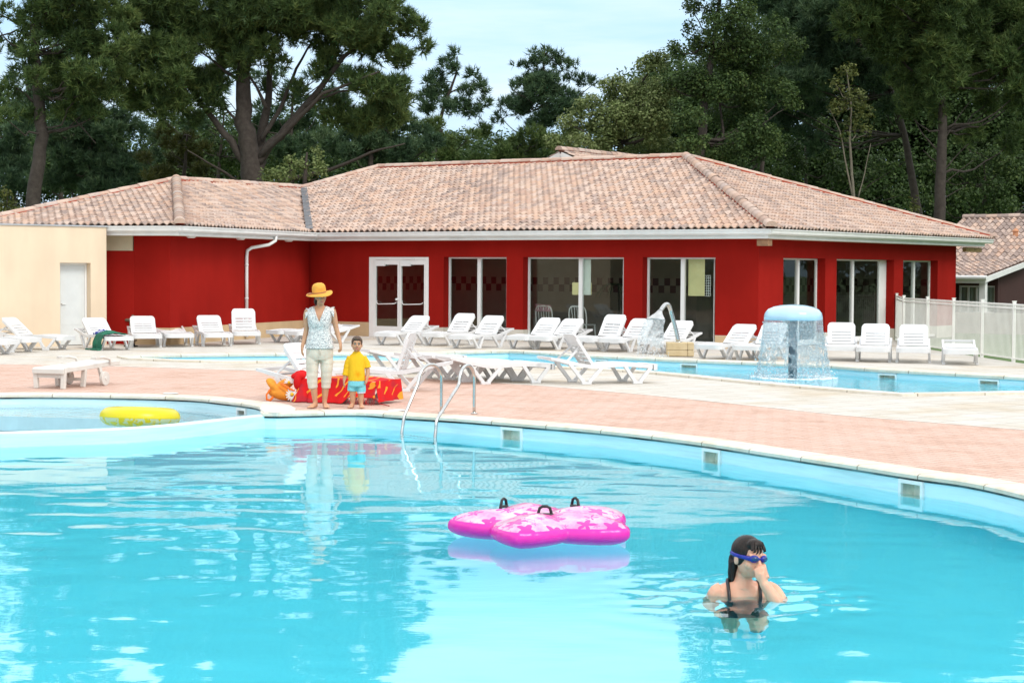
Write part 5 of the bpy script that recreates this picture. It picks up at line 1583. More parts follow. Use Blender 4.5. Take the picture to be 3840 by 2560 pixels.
def pf(u, v):
    x = -0.07 + 1.30 * u
    low = 0.015 + (0.09 if u < .30 else 0.09 * max(0, 1 - (u - .30) / .06)) * (1 if v > 0.5 else 1)
    rz = rail_z(max(.1, x)) + .012 if x > 0 else .325
    if v < 0.42:
        t = v / 0.42
        y = -.36 + .72 * t; z = rz + .012 * math.sin(u * 17) * math.sin(t * 6) - (.02 * math.sin(PI * t))
    else:
        t = (v - 0.42) / 0.58
        fold = .030 * math.sin(u * 21 + 1.5 * math.sin(u * 7)) + .018 * math.sin(u * 47 + 2)
        y = .36 + .05 * t + .10 * t * t * (0.4 + u) + fold * t
        z = rz - (rz - low) * t
        x = x + .03 * math.sin(t * 3 + u * 9) * t
        if u < .04: x -= .06 * t
    return (x, y, z)
c.sheet(pf, 90, 36)
o = c.build('cloth', M_pareo, par, smooth=True)
for lp in o.data.uv_layers[0].data: lp.uv = (lp.uv[0] * 3.2, lp.uv[1] * 1.6)
sm_ = o.modifiers.new('t', 'SOLIDIFY'); sm_.thickness = .006
end = MB()                 # the end hanging over the foot of the lounger
def ef(u, v):
    y = -.36 + .74 * u; t = v
    return (-.075 - .04 * t - .02 * math.sin(u * 16) * t - .03 * t * u, y + .04 * t * (u - .3), .335 - .29 * t + .0 * u)
end.sheet(ef, 30, 12)
o = end.build('cloth_end', M_pareo, par, smooth=True)
fg = MB()
for i in range(26):
    u = .005 + i * .30 / 26
    a = pf(u, 1.0); fg.tube([a, (a[0] + random.gauss(0, .008), a[1] + .012, a[2] * .5), (a[0] + random.gauss(0, .02), a[1] + .03, .006)], .0032, 4)
a = pf(0.0, 1.0); fg.tube([a, (a[0] - .08, a[1] + .02, .03), (a[0] - .24, a[1] + .03, .008)], .007, 5)
fg.build('fringe', simple('red_threads', (0.40, 0.015, 0.02), 0.9, 0.1), par)
kn = MB()
for q, r in (((1.22, .26, .40), (.10, .08, .055)), ((1.18, .34, .37), (.08, .07, .06)), ((1.28, .32, .36), (.07, .06, .05)), ((1.20, .40, .28), (.06, .05, .11))):
    kn.ball(q, r, 14, 8)
fuse(kn, 'knotted_corner', M_pareo, .015, par, 3)

# orange bag with a daisy
bp = at(1055, 1506)
bag = thing('beach_bag', 'slumped orange beach bag with white daisies lying on the bricks', 'bag', (float(bp[0]), float(bp[1]), 0.006), 0)
M_org = simple('orange_canvas', (0.83, 0.30, 0.025), 0.8, 0.12, 5, 0.3, 30)
M_org2 = simple('bright_orange_webbing', (0.85, 0.17, 0.015), 0.8, 0.06)
bb = MB()
def ebag(c_, r, ry, rzz=0.0):
    bb.ball(c_, r, 20, 12, Matrix.Rotation(rzz, 3, 'Z') @ Matrix.Rotation(ry, 3, 'Y'))
ebag((.0, .06, .10), (.21, .12, .085), .20)
ebag((-.10, .04, .20), (.17, .085, .055), .75)
ebag((.04, .12, .24), (.13, .06, .075), -.35)
ebag((.14, .02, .09), (.085, .10, .085), .0)
ebag((-.15, .05, .28), (.075, .06, .045), .5)
fuse(bb, 'bag_body', M_org, .012, bag, 3)
hd = MB()
hd.tube([(-.16, -.02, .17), (-.205, -.06, .10), (-.20, -.07, .03), (-.15, -.07, .02), (-.11, -.055, .07)], [(.010, .018)] * 5, 8)
hd.tube([(.0, -.0, .26), (.06, -.05, .225), (.13, -.09, .19), (.19, -.08, .165), (.20, -.02, .16)], [(.012, .022)] * 5, 8)
hd.build('handle', M_org2, bag, smooth=True)
def daisy(cx, cy, cz, r, parent, half=False):
    pm = MB()
    for i in range(14):
        a = 2 * PI * i / 14
        if half and math.sin(a) < -.2: continue
        d = Vector((math.cos(a), -.25 * math.sin(a), math.sin(a)))
        mrot = Matrix.Rotation(-a, 3, 'Y')
        pm.ball((cx + d.x * r * .62, cy, cz + d.z * r * .62), (r * .42, .006, r * .13), 10, 6, mrot)
    po = pm.build('daisy_petals', M_white, parent, smooth=True)
    q = MB(); q.ball((cx, cy - .01, cz + r * .1), (r * .26, .012, r * .26), 12, 8); q.build('daisy_centre', simple('daisy_yellow', (0.80, 0.50, 0.02), 0.8), parent, smooth=True)
daisy(.165, -.085, .10, .095, bag)
daisy(.105, .045, .265, .075, bag, True)

# green towel and patterned cloth on the lounger by the annex
Gm = Matrix.Translation(LG.location) @ Matrix.Rotation(LG.rotation_euler[2], 4, 'Z')
gt = MB()
def gf(u, v):
    # across the seat (v 0..0.45) then down the near side to the ground
    w = .34 + .16 * v
    x = .20 + w * (u - .15) + .02 * math.sin(v * 9)
    f_ = .022 * math.sin(u * 13 + v * 4)
    if v < .5:
        t = v / .5
        return (x, -.22 + .58 * t, .365 + .05 * math.sin(PI * t) * (.4 + u) + f_ * .6)
    t = (v - .5) / .5
    spread = max(0, t - .75) * 1.5
    return (x + .10 * t * (u - .2) + spread * .35 * (u), .36 + .05 * math.sin(t * PI) + f_ * t + .02 + spread * .45, max(.014, .365 - .36 * min(1, t / .85)) + .012 * abs(math.sin(u * 11)) * (t > .8))
gt.sheet(gf, 26, 36)
g = gt.build('towel', simple('dark_green_terry', (0.015, 0.145, 0.085), 0.95, 0.2, 9, 0.6, 90), smooth=True)
g.matrix_world = Gm
tag(g, 'dark green towel hanging off a lounger onto the slabs', 'towel')
sm_ = g.modifiers.new('t', 'SOLIDIFY'); sm_.thickness = .012
bl = MB()
for q, r in (((.92, .10, .37), (.20, .16, .055)), ((.80, -.02, .39), (.15, .14, .06)), ((1.0, .02, .40), (.10, .13, .07)), ((.70, .14, .37), (.12, .10, .05)), ((.86, .22, .36), (.16, .09, .045))): bl.ball(q, r, 16, 9)
g = fuse(bl, 'patterned_cloth', cloth_mat('blue_and_white_print', (0.02, 0.03, 0.20), (0.70, 0.72, 0.78), 9.0, .53, .02, 2.0), .014, None, 2)
g.matrix_world = Gm
tag(g, 'crumpled blue and white patterned cloth on a lounger seat', 'cloth')
# sandals
for i, (x, y) in enumerate(((482, 1301), (500, 1301))):
    q = at(x, y)
    s_ = MB(); s_.ball((0, 0, .022), (.055, .12, .022), 14, 8)
    s_.tube([(-.05, -.02, .03), (-.03, -.02, .075), (.03, -.02, .075), (.05, -.02, .03)], .014, 8)
    o = s_.build('sandal', simple('black_rubber', (0.02, 0.02, 0.022), 0.5, 0.1), smooth=True, loc=(float(q[0]), float(q[1]), 0.004))
    o.rotation_euler[2] = R_(100 + i * 14)
    tag(o, ['black sandal below the lounger foot, left one of the pair', 'black sandal below the lounger foot, right one of the pair'][i], 'sandal', 'pair of black sandals')

# wooden litter bin
q = at(503, 1290)
bn = thing('litter_bin', 'round wooden slatted litter bin with a lid by the red wall', 'litter bin', (float(q[0]), float(q[1]) + .25, 0.002))
s_ = MB()
for i in range(22):
    a = 2 * PI * i / 22
    s_.box((.27 * math.cos(a), .27 * math.sin(a), .32), (.03, .066, .60), a)
s_.build('slats', M_wood, bn, bevel=.004)
s_ = MB(); s_.lathe([(.255, .03), (.255, .6), (.25, .6), (.25, .03)], 24, cap=False); s_.build('liner_drum', simple('dark_drum', (.06, .05, .045), .7), bn)
for z, r, rr in ((.10, .285, .03), (.60, .305, .04)):
    s_ = MB(); s_.lathe([(r + rr * math.cos(t), z + rr * math.sin(t)) for t in np.linspace(-PI, PI, 11)], 28, cap=False); s_.build('hoop', M_wood, bn, smooth=True)
s_ = MB(); s_.lathe([(.0, .705), (.27, .705), (.275, .72), (.27, .735), (.0, .745)], 26, cap=False)
lid = s_.build('lid', M_wood, bn, bevel=.004)
s_ = MB()
for a in (0.4, 2.5, 4.6): s_.bar((.22 * math.cos(a), .22 * math.sin(a), .58), (.22 * math.cos(a), .22 * math.sin(a), .71), .03, .03)
s_.build('lid_post', M_wood, bn)
# ================================================================== ladder, floats, fountain, spout
def rail_pts(fx, fy, bx_, by_, px_top):
    """one grab rail: from under the water, up over the coping and down to the deck"""
    a = at(fx, fy, ZW)          # where it enters the water
    b = at(bx_, by_, 0.0)       # deck foot
    top_z = 0.66
    d = (b - a); d[2] = 0; L_ = np.linalg.norm(d); d = d / L_
    P = [a + [0, 0, -0.75] - d * 0.02, a + [0, 0, -0.25], a + [0, 0, -0.04]]
    P += [a + d * 0.03 + [0, 0, 0.10]]
    # straight leaning leg
    R = .25
    s0 = a + d * 0.06; s1 = a + d * (L_ - 2 * R - .03)
    z0, z1 = ZW + .22, top_z - .24
    for t in np.linspace(0, 1, 5): P.append(np.array([*(s0 + (s1 - s0) * t)[:2], z0 + (z1 - z0) * t]))
    cen = b - d * R
    for t in np.linspace(PI * .94, 0, 11):
        q = cen + d * R * math.cos(t); P.append(np.array([q[0], q[1], top_z - .20 + .20 * math.sin(t)]))
    P.append(np.array([b[0], b[1], .3])); P.append(np.array([b[0], b[1], 0.0]))
    return P
lad = None
rails = [rail_pts(1506, 1624, 1655, 1550, 0), rail_pts(1631, 1640, 1778, 1553, 0)]
b0 = rails[0][-1]
lad = thing('pool_ladder', 'pair of bent stainless steel pool ladder rails at the pool edge', 'pool ladder', (float(b0[0]), float(b0[1]), 0))
def smooth3(P, n=4):
    P = [np.array(p) for p in P]; Q = [P[0]]
    PP = [2 * P[0] - P[1]] + P + [2 * P[-1] - P[-2]]
    out = []
    for i in range(1, len(PP) - 2):
        for k in range(n):
            t = k / n
            out.append(0.5 * ((2 * PP[i]) + (-PP[i-1] + PP[i+1]) * t + (2*PP[i-1] - 5*PP[i] + 4*PP[i+1] - PP[i+2]) * t*t + (-PP[i-1] + 3*PP[i] - 3*PP[i+1] + PP[i+2]) * t**3))
    out.append(PP[-2])
    return out
for P in rails:
    mb = MB(); mb.tube(smooth3(P, 3), .0215, 14)
    part(mb.build('rail', M_steel, smooth=True), lad)
    mb = MB(); e = P[-1]; mb.lathe([(.045, .004), (.045, .014), (.024, .02)], 16, (e[0], e[1], 0.004))
    part(mb.build('deck_plate', M_steel, smooth=True), lad)
for z in (-.35, -.6):
    mb = MB(); a, b_ = rails[0][1], rails[1][1]
    mb.bar((a[0], a[1], z), (b_[0], b_[1], z), .08, .03); part(mb.build('step', M_steel), lad)

# yellow swim ring -----------------------------------------------------
def ring_mat():
    m, nt, b = new_mat('yellow_vinyl')
    tc = N(nt, 'ShaderNodeTexCoord')
    n = N(nt, 'ShaderNodeTexNoise', i_Scale=9.0, i_Detail=2.0, i_Distortion=1.0); L(nt, tc, 'Object', n, 'Vector')
    rp = ramp(nt, [(0.48, (0.80, 0.66, 0.015)), (0.52, (0.66, 0.72, 0.46))]); L(nt, n, 'Fac', rp, 'Fac')
    sp = N(nt, 'ShaderNodeSeparateXYZ'); L(nt, tc, 'Object', sp, 'Vector')
    lt_ = N(nt, 'ShaderNodeMath', operation='LESS_THAN'); lt_.inputs[1].default_value = -0.008; L(nt, sp, 'Z', lt_, 0)
    mx = mixc(nt, a=(0.82, 0.69, 0.012)); L(nt, lt_, 'Value', mx, 0); L(nt, rp, 'Color', mx, 7)
    L(nt, mx, 2, b, 'Base Color'); b.inputs['Roughness'].default_value = 0.28
    tr = N(nt, 'ShaderNodeBsdfTranslucent'); L(nt, mx, 2, tr, 'Color')
    ms = N(nt, 'ShaderNodeMixShader'); ms.inputs[0].default_value = .25
    L(nt, b, 'BSDF', ms, 1); L(nt, tr, 'BSDF', ms, 2); L(nt, ms, 'Shader', nt.nodes['Material Output'], 'Surface')
    return m
c = at(499, 1597, ZP); sc = 6800 / c[1]
Rr = 305 / sc / 2
rr = .155
mb = MB(); nu, nv = 64, 20
def tor(u, v):
    a = 2 * PI * u; t = 2 * PI * v
    w = 1 + .012 * math.sin(a * 24) * max(0, math.cos(t))
    r = Rr - rr + rr * math.cos(t) * 1.0
    return (r * math.cos(a), r * math.sin(a), rr * .80 * math.sin(t) * w)
mb.sheet(tor, nu, nv)
rg_ = mb.build('swim_ring', ring_mat(), smooth=True)
rg_.location = (c[0], c[1] + .45, ZP + .085); rg_.rotation_euler = (R_(-3), R_(1.5), 0)
tag(rg_, 'yellow inflatable swim ring floating in the shallow pool', 'swim ring')

# pink starfish float ----------------------------------------------------
def star_mat():
    m, nt, b = new_mat('pink_flowered_vinyl')
    tc = N(nt, 'ShaderNodeTexCoord')
    mp = N(nt, 'ShaderNodeMapping'); mp.inputs['Scale'].default_value = (1, 1, .6); L(nt, tc, 'Object', mp, 'Vector')
    n0 = N(nt, 'ShaderNodeTexNoise', i_Scale=5.0, i_Detail=6.0, i_Roughness=.7); L(nt, mp, 'Vector', n0, 'Vector')
    r0 = ramp(nt, [(0.40, (0.80, 0.66, 0.76)), (0.60, (0.84, 0.28, 0.55))]); L(nt, n0, 'Fac', r0, 'Fac')
    # hibiscus blobs: five petals round voronoi points
    vo = N(nt, 'ShaderNodeTexVoronoi', i_Scale=5.2); vo.inputs['Randomness'].default_value = 0.85; L(nt, mp, 'Vector', vo, 'Vector')
    su = N(nt, 'ShaderNodeVectorMath', operation='SUBTRACT'); L(nt, mp, 'Vector', su, 0)
    L(nt, vo, 'Position', su, 1)
    sp = N(nt, 'ShaderNodeSeparateXYZ'); L(nt, su, 'Vector', sp, 'Vector')
    an = N(nt, 'ShaderNodeMath', operation='ARCTAN2'); L(nt, sp, 'Y', an, 0); L(nt, sp, 'X', an, 1)
    m5 = N(nt, 'ShaderNodeMath', operation='MULTIPLY'); m5.inputs[1].default_value = 5.0; L(nt, an, 'Value', m5, 0)
    co = N(nt, 'ShaderNodeMath', operation='COSINE'); L(nt, m5, 'Value', co, 0)
    ma = N(nt, 'ShaderNodeMath', operation='MULTIPLY_ADD'); ma.inputs[1].default_value = 0.11; ma.inputs[2].default_value = 0.36; L(nt, co, 'Value', ma, 0)
    lt_ = N(nt, 'ShaderNodeMath', operation='LESS_THAN'); L(nt, vo, 'Distance', lt_, 0); L(nt, ma, 'Value', lt_, 1)
    gt_ = N(nt, 'ShaderNodeMath', operation='GREATER_THAN'); gt_.inputs[1].default_value = 0.06; L(nt, vo, 'Distance', gt_, 0)
    mu = N(nt, 'ShaderNodeMath', operation='MULTIPLY'); L(nt, lt_, 'Value', mu, 0); L(nt, gt_, 'Value', mu, 1)
    def blooms(scale, off, rmin):
        mq = N(nt, 'ShaderNodeMapping'); mq.inputs['Location'].default_value = off; L(nt, mp, 'Vector', mq, 'Vector')
        v2 = N(nt, 'ShaderNodeTexVoronoi', i_Scale=scale); L(nt, mq, 'Vector', v2, 'Vector')
        s3 = N(nt, 'ShaderNodeVectorMath', operation='SUBTRACT'); L(nt, mq, 'Vector', s3, 0); L(nt, v2, 'Position', s3, 1)
        s4 = N(nt, 'ShaderNodeSeparateXYZ'); L(nt, s3, 'Vector', s4, 'Vector')
        a2 = N(nt, 'ShaderNodeMath', operation='ARCTAN2'); L(nt, s4, 'Y', a2, 0); L(nt, s4, 'X', a2, 1)
        m6 = N(nt, 'ShaderNodeMath', operation='MULTIPLY'); m6.inputs[1].default_value = 5.0; L(nt, a2, 'Value', m6, 0)
        c6 = N(nt, 'ShaderNodeMath', operation='COSINE'); L(nt, m6, 'Value', c6, 0)
        b6 = N(nt, 'ShaderNodeMath', operation='MULTIPLY_ADD'); b6.inputs[1].default_value = 0.10; b6.inputs[2].default_value = rmin; L(nt, c6, 'Value', b6, 0)
        l6 = N(nt, 'ShaderNodeMath', operation='LESS_THAN'); L(nt, v2, 'Distance', l6, 0); L(nt, b6, 'Value', l6, 1)
        return l6
    small = blooms(10.0, (.37, .21, .13), .27)
    mx0 = mixc(nt, b=(0.86, 0.16, 0.50)); L(nt, small, 'Value', mx0, 0); L(nt, r0, 'Color', mx0, 6)
    mx = mixc(nt, b=(0.88, 0.045, 0.42)); L(nt, mu, 'Value', mx, 0); L(nt, mx0, 2, mx, 6)
    s2 = N(nt, 'ShaderNodeSeparateXYZ'); L(nt, tc, 'Object', s2, 'Vector')
    low = N(nt, 'ShaderNodeMath', operation='LESS_THAN'); low.inputs[1].default_value = 0.052; L(nt, s2, 'Z', low, 0)
    m2 = mixc(nt, b=(0.95, 0.035, 0.46)); L(nt, low, 'Value', m2, 0); L(nt, mx, 2, m2, 6)
    L(nt, m2, 2, b, 'Base Color'); b.inputs['Roughness'].default_value = 0.22
    tr = N(nt, 'ShaderNodeBsdfTranslucent'); L(nt, m2, 2, tr, 'Color')
    ms = N(nt, 'ShaderNodeMixShader'); ms.inputs[0].default_value = .22
    L(nt, b, 'BSDF', ms, 1); L(nt, tr, 'BSDF', ms, 2); L(nt, ms, 'Shader', nt.nodes['Material Output'], 'Surface')
    return m
c = at(2052, 2052, ZW); sc = 6800 / c[1]
Rs = 699 / sc * 0.578
star = thing('starfish_float', 'pink flowered inflatable starfish float with black handles on the deep water', 'pool float', (float(c[0]), float(c[1]) + .52, ZW + .09), R_(0))
ROT = R_(-109)           # one arm points at the viewer, a little to the left
def star_r(a):
    k = (a - ROT) % (2 * PI / 5)
    k = min(k, 2 * PI / 5 - k) / (PI / 5)      # 0 at arm tip, 1 in the notch
    return Rs * (1 - 0.34 * min(1, k) ** 0.8) * (1 - 0.03 * math.exp(-(k / .12) ** 2))
mb = MB(); nu, nv = 160, 22
def st(u, v):
    a = 2 * PI * u
    k = (a - ROT) % (2 * PI / 5); k = min(k, 2 * PI / 5 - k) / (PI / 5)
    R = star_r(a)
    t = -PI / 2 + PI * v
    # profile: puffed tube-like rim, dimpled centre
    rr = math.cos(t) ** 0.62
    s = rr
    top = math.sin(t)
    arm = (1 - 0.26 * k)                       # creases between the arms
    h = .142 * (1 if top > 0 else .85) * np.sign(top) * abs(top) ** .85
    h *= arm + (1 - arm) * (1 - min(1, s * 1.6)) * .4
    if s < .35 and top > 0: h *= .72 + .28 * (s / .35)
    wr = 1 + .010 * math.sin(a * 60) * (.4 < abs(v - .5) + .4 < .62)
    return (R * s * wr * math.cos(a), R * s * wr * math.sin(a), h)
mb.sheet(st, nu, nv)
mb.build('inflatable_body', star_mat(), star, smooth=True)
M_blk = simple('black_plastic', (0.012, 0.012, 0.014), 0.4, 0.1)
for k in (0.5, 1.5, 3.5):
    pass
def hnd(px, py, zoff, w=.11, rz=0.0):
    q = at(px, py, ZW + zoff)
    h = MB()
    x = w / 2
    h.tube([(-x - .012, 0, -.05), (-x, 0, .0), (-x + .012, 0, .045), (-x + .035, 0, .058), (x - .035, 0, .058), (x - .012, 0, .045), (x, 0, .0), (x + .012, 0, -.05)], .012, 8)
    h.lathe([(w * .72, -.012), (w * .72, -.002), (w * .5, .004)], 20, sy=.45)
    o = h.build('grip_handle', M_blk, star, smooth=True)
    o.location = (q[0] - star.location.x, q[1] - star.location.y, ZW + zoff - star.location.z); o.rotation_euler[2] = rz
hnd(2043, 1925, .20, .105, 0.05)
hnd(1889, 1895, .19, .075, .9)
hnd(2157, 1893, .19, .085, -.9)

# mushroom fountain --------------------------------------------------------
fc = at(2972, 1416, ZB)
fou = thing('mushroom_fountain', 'pale blue mushroom shaped water fountain on a grey post in the pool', 'fountain', (float(fc[0]), float(fc[1]), ZB))
M_post = simple('blue_grey_steel', (0.10, 0.13, 0.155), 0.4, 0.15, 8, metal=0.3)
mb = MB(); mb.tube([(0, 0, -.6), (0, 0, 1.25)], .085, 20); mb.build('post', M_post, fou, smooth=True)
M_dome = simple('wet_pale_blue_shell', (0.46, 0.66, 0.80), 0.12, 0.05, 3)
RD = .56
zb = .98 - ZB; zt = 1.27 - ZB
prof = [(RD * .98, zb), (RD, zb + .015), (RD * .995, zb + .075), (RD * .965, zb + .14), (RD * .87, zb + .205), (RD * .68, zb + .255), (RD * .42, zb + .285), (RD * .18, zb + .297), (0.001, zb + .30)]
mb = MB(); mb.lathe(prof + [], 48, cap=False)
mb.lathe([(0.001, zb + .02), (RD * .9, zb + .005), (RD * .98, zb)], 48, cap=False)
mb.build('dome', M_dome, fou, smooth=True)
def fall_mat(name, lo=.34, hi=.66, scale=(9, 9, 5), white=0.35, base=0.28, holes=0.0):
    m, nt, b = new_mat(name)
    nt.nodes.remove(b); out = nt.nodes['Material Output']
    uv = N(nt, 'ShaderNodeTexCoord')
    mp = N(nt, 'ShaderNodeMapping'); mp.inputs['Scale'].default_value = scale; L(nt, uv, 'Object', mp, 'Vector')
    n = N(nt, 'ShaderNodeTexNoise', i_Scale=3.0, i_Detail=4.0, i_Roughness=0.7, i_Distortion=0.8); L(nt, mp, 'Vector', n, 'Vector')
    rp = ramp(nt, [(lo, (0,) * 3), (hi, (1,) * 3)]); L(nt, n, 'Fac', rp, 'Fac')
    tr = N(nt, 'ShaderNodeBsdfTransparent'); tr.inputs['Color'].default_value = (0.93, 0.97, 0.98, 1)
    rf_ = N(nt, 'ShaderNodeBsdfRefraction', i_IOR=1.2, i_Roughness=0.0); rf_.inputs['Color'].default_value = (.96, .98, 1, 1)
    gl = N(nt, 'ShaderNodeBsdfGlossy', i_Roughness=0.06)
    df = N(nt, 'ShaderNodeBsdfDiffuse'); df.inputs['Color'].default_value = (0.80, 0.86, 0.90, 1)
    tl = N(nt, 'ShaderNodeBsdfTranslucent'); tl.inputs['Color'].default_value = (0.80, 0.86, 0.90, 1)
    bp = N(nt, 'ShaderNodeBump', i_Strength=1.0, i_Distance=0.05); L(nt, n, 'Fac', bp, 'Height')
    for q in (gl, df, rf_): L(nt, bp, 'Normal', q, 'Normal')
    m1 = N(nt, 'ShaderNodeMixShader'); m1.inputs[0].default_value = .5; L(nt, df, 'BSDF', m1, 1); L(nt, tl, 'BSDF', m1, 2)
    m2 = N(nt, 'ShaderNodeMixShader'); m2.inputs[0].default_value = .45; L(nt, m1, 'Shader', m2, 1); L(nt, gl, 'BSDF', m2, 2)
    fa_ = N(nt, 'ShaderNodeMath', operation='MULTIPLY_ADD'); fa_.inputs[1].default_value = white; fa_.inputs[2].default_value = base; L(nt, rp, 'Color', fa_, 0)
    m3 = N(nt, 'ShaderNodeMixShader'); L(nt, fa_, 'Value', m3, 0); L(nt, tr, 'BSDF', m3, 1); L(nt, m2, 'Shader', m3, 2)
    L(nt, m3, 'Shader', out, 'Surface')
    return m
M_fall = fall_mat('falling_water', .42, .62, (13, 13, 9), .48, .20)
M_fall2 = fall_mat('falling_water_sheet', .36, .62, (5, 5, 13), .48, .36)
M_foam = simple('white_foam', (0.80, 0.86, 0.88), 0.5, 0.05)
cur = MB(); rg5 = np.random.default_rng(9)
hl = [(rg5.uniform(0, 2 * PI), rg5.uniform(.10, .85), rg5.uniform(.025, .10), rg5.uniform(.05, .13)) for _ in range(46)]
hl += [(R_(-90 - 32), .42, .10, .10), (R_(-90 - 46), .22, .09, .12)]
nu, nv = 150, 60
vs = []; fs = []
Hc = zb - .03
for j in range(nv + 1):
    t = j / nv
    for i in range(nu):
        a = 2 * PI * i / nu
        r = RD * (1.0 + .22 * t ** 1.4) + .022 * t * math.sin(a * 9 + t * 4) + .03 * t * math.sin(a * 23 + 7 * t) + rg5.normal(0, .008) * (0.3 + t)
        vs.append((r * math.cos(a), r * math.sin(a), .03 + Hc * (1 - t) + rg5.normal(0, .006)))
for j in range(nv):
    for i in range(nu):
        a = 2 * PI * (i + .5) / nu; z = 1 - (j + .5) / nv
        hole = False
        for ha, hz, hr, hh in hl:
            da_ = (a - ha + PI) % (2 * PI) - PI
            lim = 1.0 if hz < .5 else .55
            if (da_ * RD / (hr * lim)) ** 2 + ((z - hz * .62) * Hc / (hh * lim)) ** 2 < 1: hole = True; break
        if not hole and z < .28 and rg5.random() < (.28 - z) * 1.9: hole = True
        if hole: continue
        i2 = (i + 1) % nu
        fs.append((j * nu + i, j * nu + i2, (j + 1) * nu + i2, (j + 1) * nu + i))
cur.add(vs, fs)
cur.build('water_curtain', M_fall, fou, smooth=True)
def drops(name, pts, parent, mat, r=(.006, .018)):
    d = MB()
    for p in pts:
        q = random.uniform(*r); d.ball(p, (q, q, q * random.uniform(1, 1.8)), 6, 4)
    o = d.build(name, mat, parent, smooth=True); o['kind'] = 'stuff'
    return o
def drop_mat():
    m, nt, b = new_mat('water_drops'); b.inputs['Base Color'].default_value = (.85, .92, .95, 1); b.inputs['Roughness'].default_value = .1
    b.inputs['Transmission Weight'].default_value = .6; b.inputs['IOR'].default_value = 1.33
    return m
M_drop = drop_mat()
pts = []
for _ in range(420):
    a = random.uniform(0, 2 * PI); t = random.random() ** .6
    r = RD * (1.02 + .24 * t ** 1.3) + abs(random.gauss(0, .05)) * (t + .15); pts.append((r * math.cos(a), r * math.sin(a), Hc * (1 - t) + .02))
for _ in range(380):
    a = random.uniform(0, 2 * PI); r = RD * random.uniform(.95, 1.55); pts.append((r * math.cos(a), r * math.sin(a), abs(random.gauss(0, .06)) + .01))
drops('spray', pts, fou, M_drop, (.004, .012))
fm = MB()
for _ in range(260):
    a = random.uniform(0, 2 * PI); r = RD * random.gauss(1.18, .12); q = random.uniform(.02, .06)
    fm.ball((r * math.cos(a), r * math.sin(a), .004), (q * 1.6, q, q * .35), 8, 4)
fm.build('foam', M_foam, fou, smooth=True)['kind'] = 'stuff'

# bent pipe waterfall --------------------------------------------------------
bb0 = at(2553, 1338)
spt = thing('waterfall_spout', 'bent steel waterfall pipe rising from a sandstone block by the pool', 'waterfall spout', (float(bb0[0]), float(bb0[1]) + .25, 0.0), R_(-2))
def stone_mat():
    m = simple('honey_sandstone', (0.62, 0.50, 0.31), 0.9, 0.14, 5, 0.8, 22, col2=(0.50, 0.38, 0.21)); return m
M_sand = stone_mat()
for z0, z1 in ((.012, .145), (.149, .315)):
    for x0, x1 in ((-.30, .155), (.159, .30)):
        mb = MB(); mb.box(((x0 + x1) / 2, 0, (z0 + z1) / 2), (x1 - x0, .5, z1 - z0)); mb.build('stone', M_sand, spt, bevel=.015)
ks = 40.4 / 6800
P = [(-.03, 0, .30), (-.10, 0, .62), (-.20, -.02, .98), (-.235, -.05, 1.09), (-.28, -.10, 1.155), (-.34, -.18, 1.155), (-.41, -.30, 1.09), (-.47, -.42, 1.00)]
mb = MB(); mb.tube(smooth3(P, 4), .048, 16); mb.build('pipe', M_steel, spt, smooth=True)
mb = MB(); mb.lathe([(.075, .0), (.075, .012), (.05, .018)], 18, (-.03, 0, .315)); mb.build('pipe_flange', M_steel, spt, smooth=True)
# flared nozzle
nz = MB()
a0 = np.array((-.455, -.39, 1.03)); fwd = np.array((-.42, -.62, -.62)); fwd /= np.linalg.norm(fwd)
side = np.array((.90, -.43, 0.0)); side /= np.linalg.norm(side); up_ = np.cross(side, fwd)
rings = []
for t, w, h in ((0, .05, .05), (.10, .09, .04), (.20, .165, .026), (.30, .235, .020)):
    cc = a0 + fwd * t
    rings.append([tuple(cc + side * (w * math.cos(2 * PI * k / 16)) + up_ * (h * math.sin(2 * PI * k / 16))) for k in range(16)])
nz.loft(rings); nz.build('nozzle', M_steel, spt, smooth=True)
ws = MB(); lip = a0 + fwd * .30
nu, nv = 56, 48
rg6 = np.random.default_rng(4)
hl6 = [(rg6.uniform(0.1, .95), rg6.uniform(.62, 1), rg6.uniform(.03, .10), rg6.uniform(.02, .05)) for _ in range(26)]
z_end = ZB + .01
vs = []; fs = []
v0 = np.array((-.30, -.55, -1.0)) * 1.0
T = 0.0
drop = lip[2] - z_end
for j in range(nv + 1):
    t = j / nv * .98
    for i in range(nu + 1):
        s = -1 + 2 * i / nu
        wid = .235 + .12 * t
        x_y = lip + side * (s * wid)
        hor = np.array((-.42, -.62, 0)) * (.50 * (1 - (1 - t) ** 1.8)) * .55
        zz = lip[2] - drop * (0.55 * t + .45 * t * t)
        vs.append((x_y[0] + hor[0] - s * -.0 + .012 * math.sin(s * 14 + t * 12), x_y[1] + hor[1] + .010 * math.sin(t * 40 + s * 6) + rg6.normal(0, .004), zz + .01 * math.sin(s * 9)))
for j in range(nv):
    for i in range(nu):
        u, t = (i + .5) / nu, (j + .5) / nv
        if any(((u - a) / w) ** 2 + ((t - b_) / h) ** 2 < 1 for a, b_, w, h in hl6): continue
        if t > .72 and rg6.random() < (t - .72) * 2.6 * (0.4 if u > .9 else 1): continue
        k = j * (nu + 1) + i; fs.append((k, k + 1, k + nu + 2, k + nu + 1))
ws.add(vs, fs); ws.build('water_sheet', M_fall2, spt, smooth=True)
land = np.array(vs[nv * (nu + 1) + nu // 2])
pts = [tuple(land + side * random.uniform(-.4, .42) + np.array((random.gauss(0, .06), random.gauss(0, .06), abs(random.gauss(0, .10))))) for _ in range(240)]
drops('spray', pts, spt, M_drop, (.004, .012))
fm = MB()
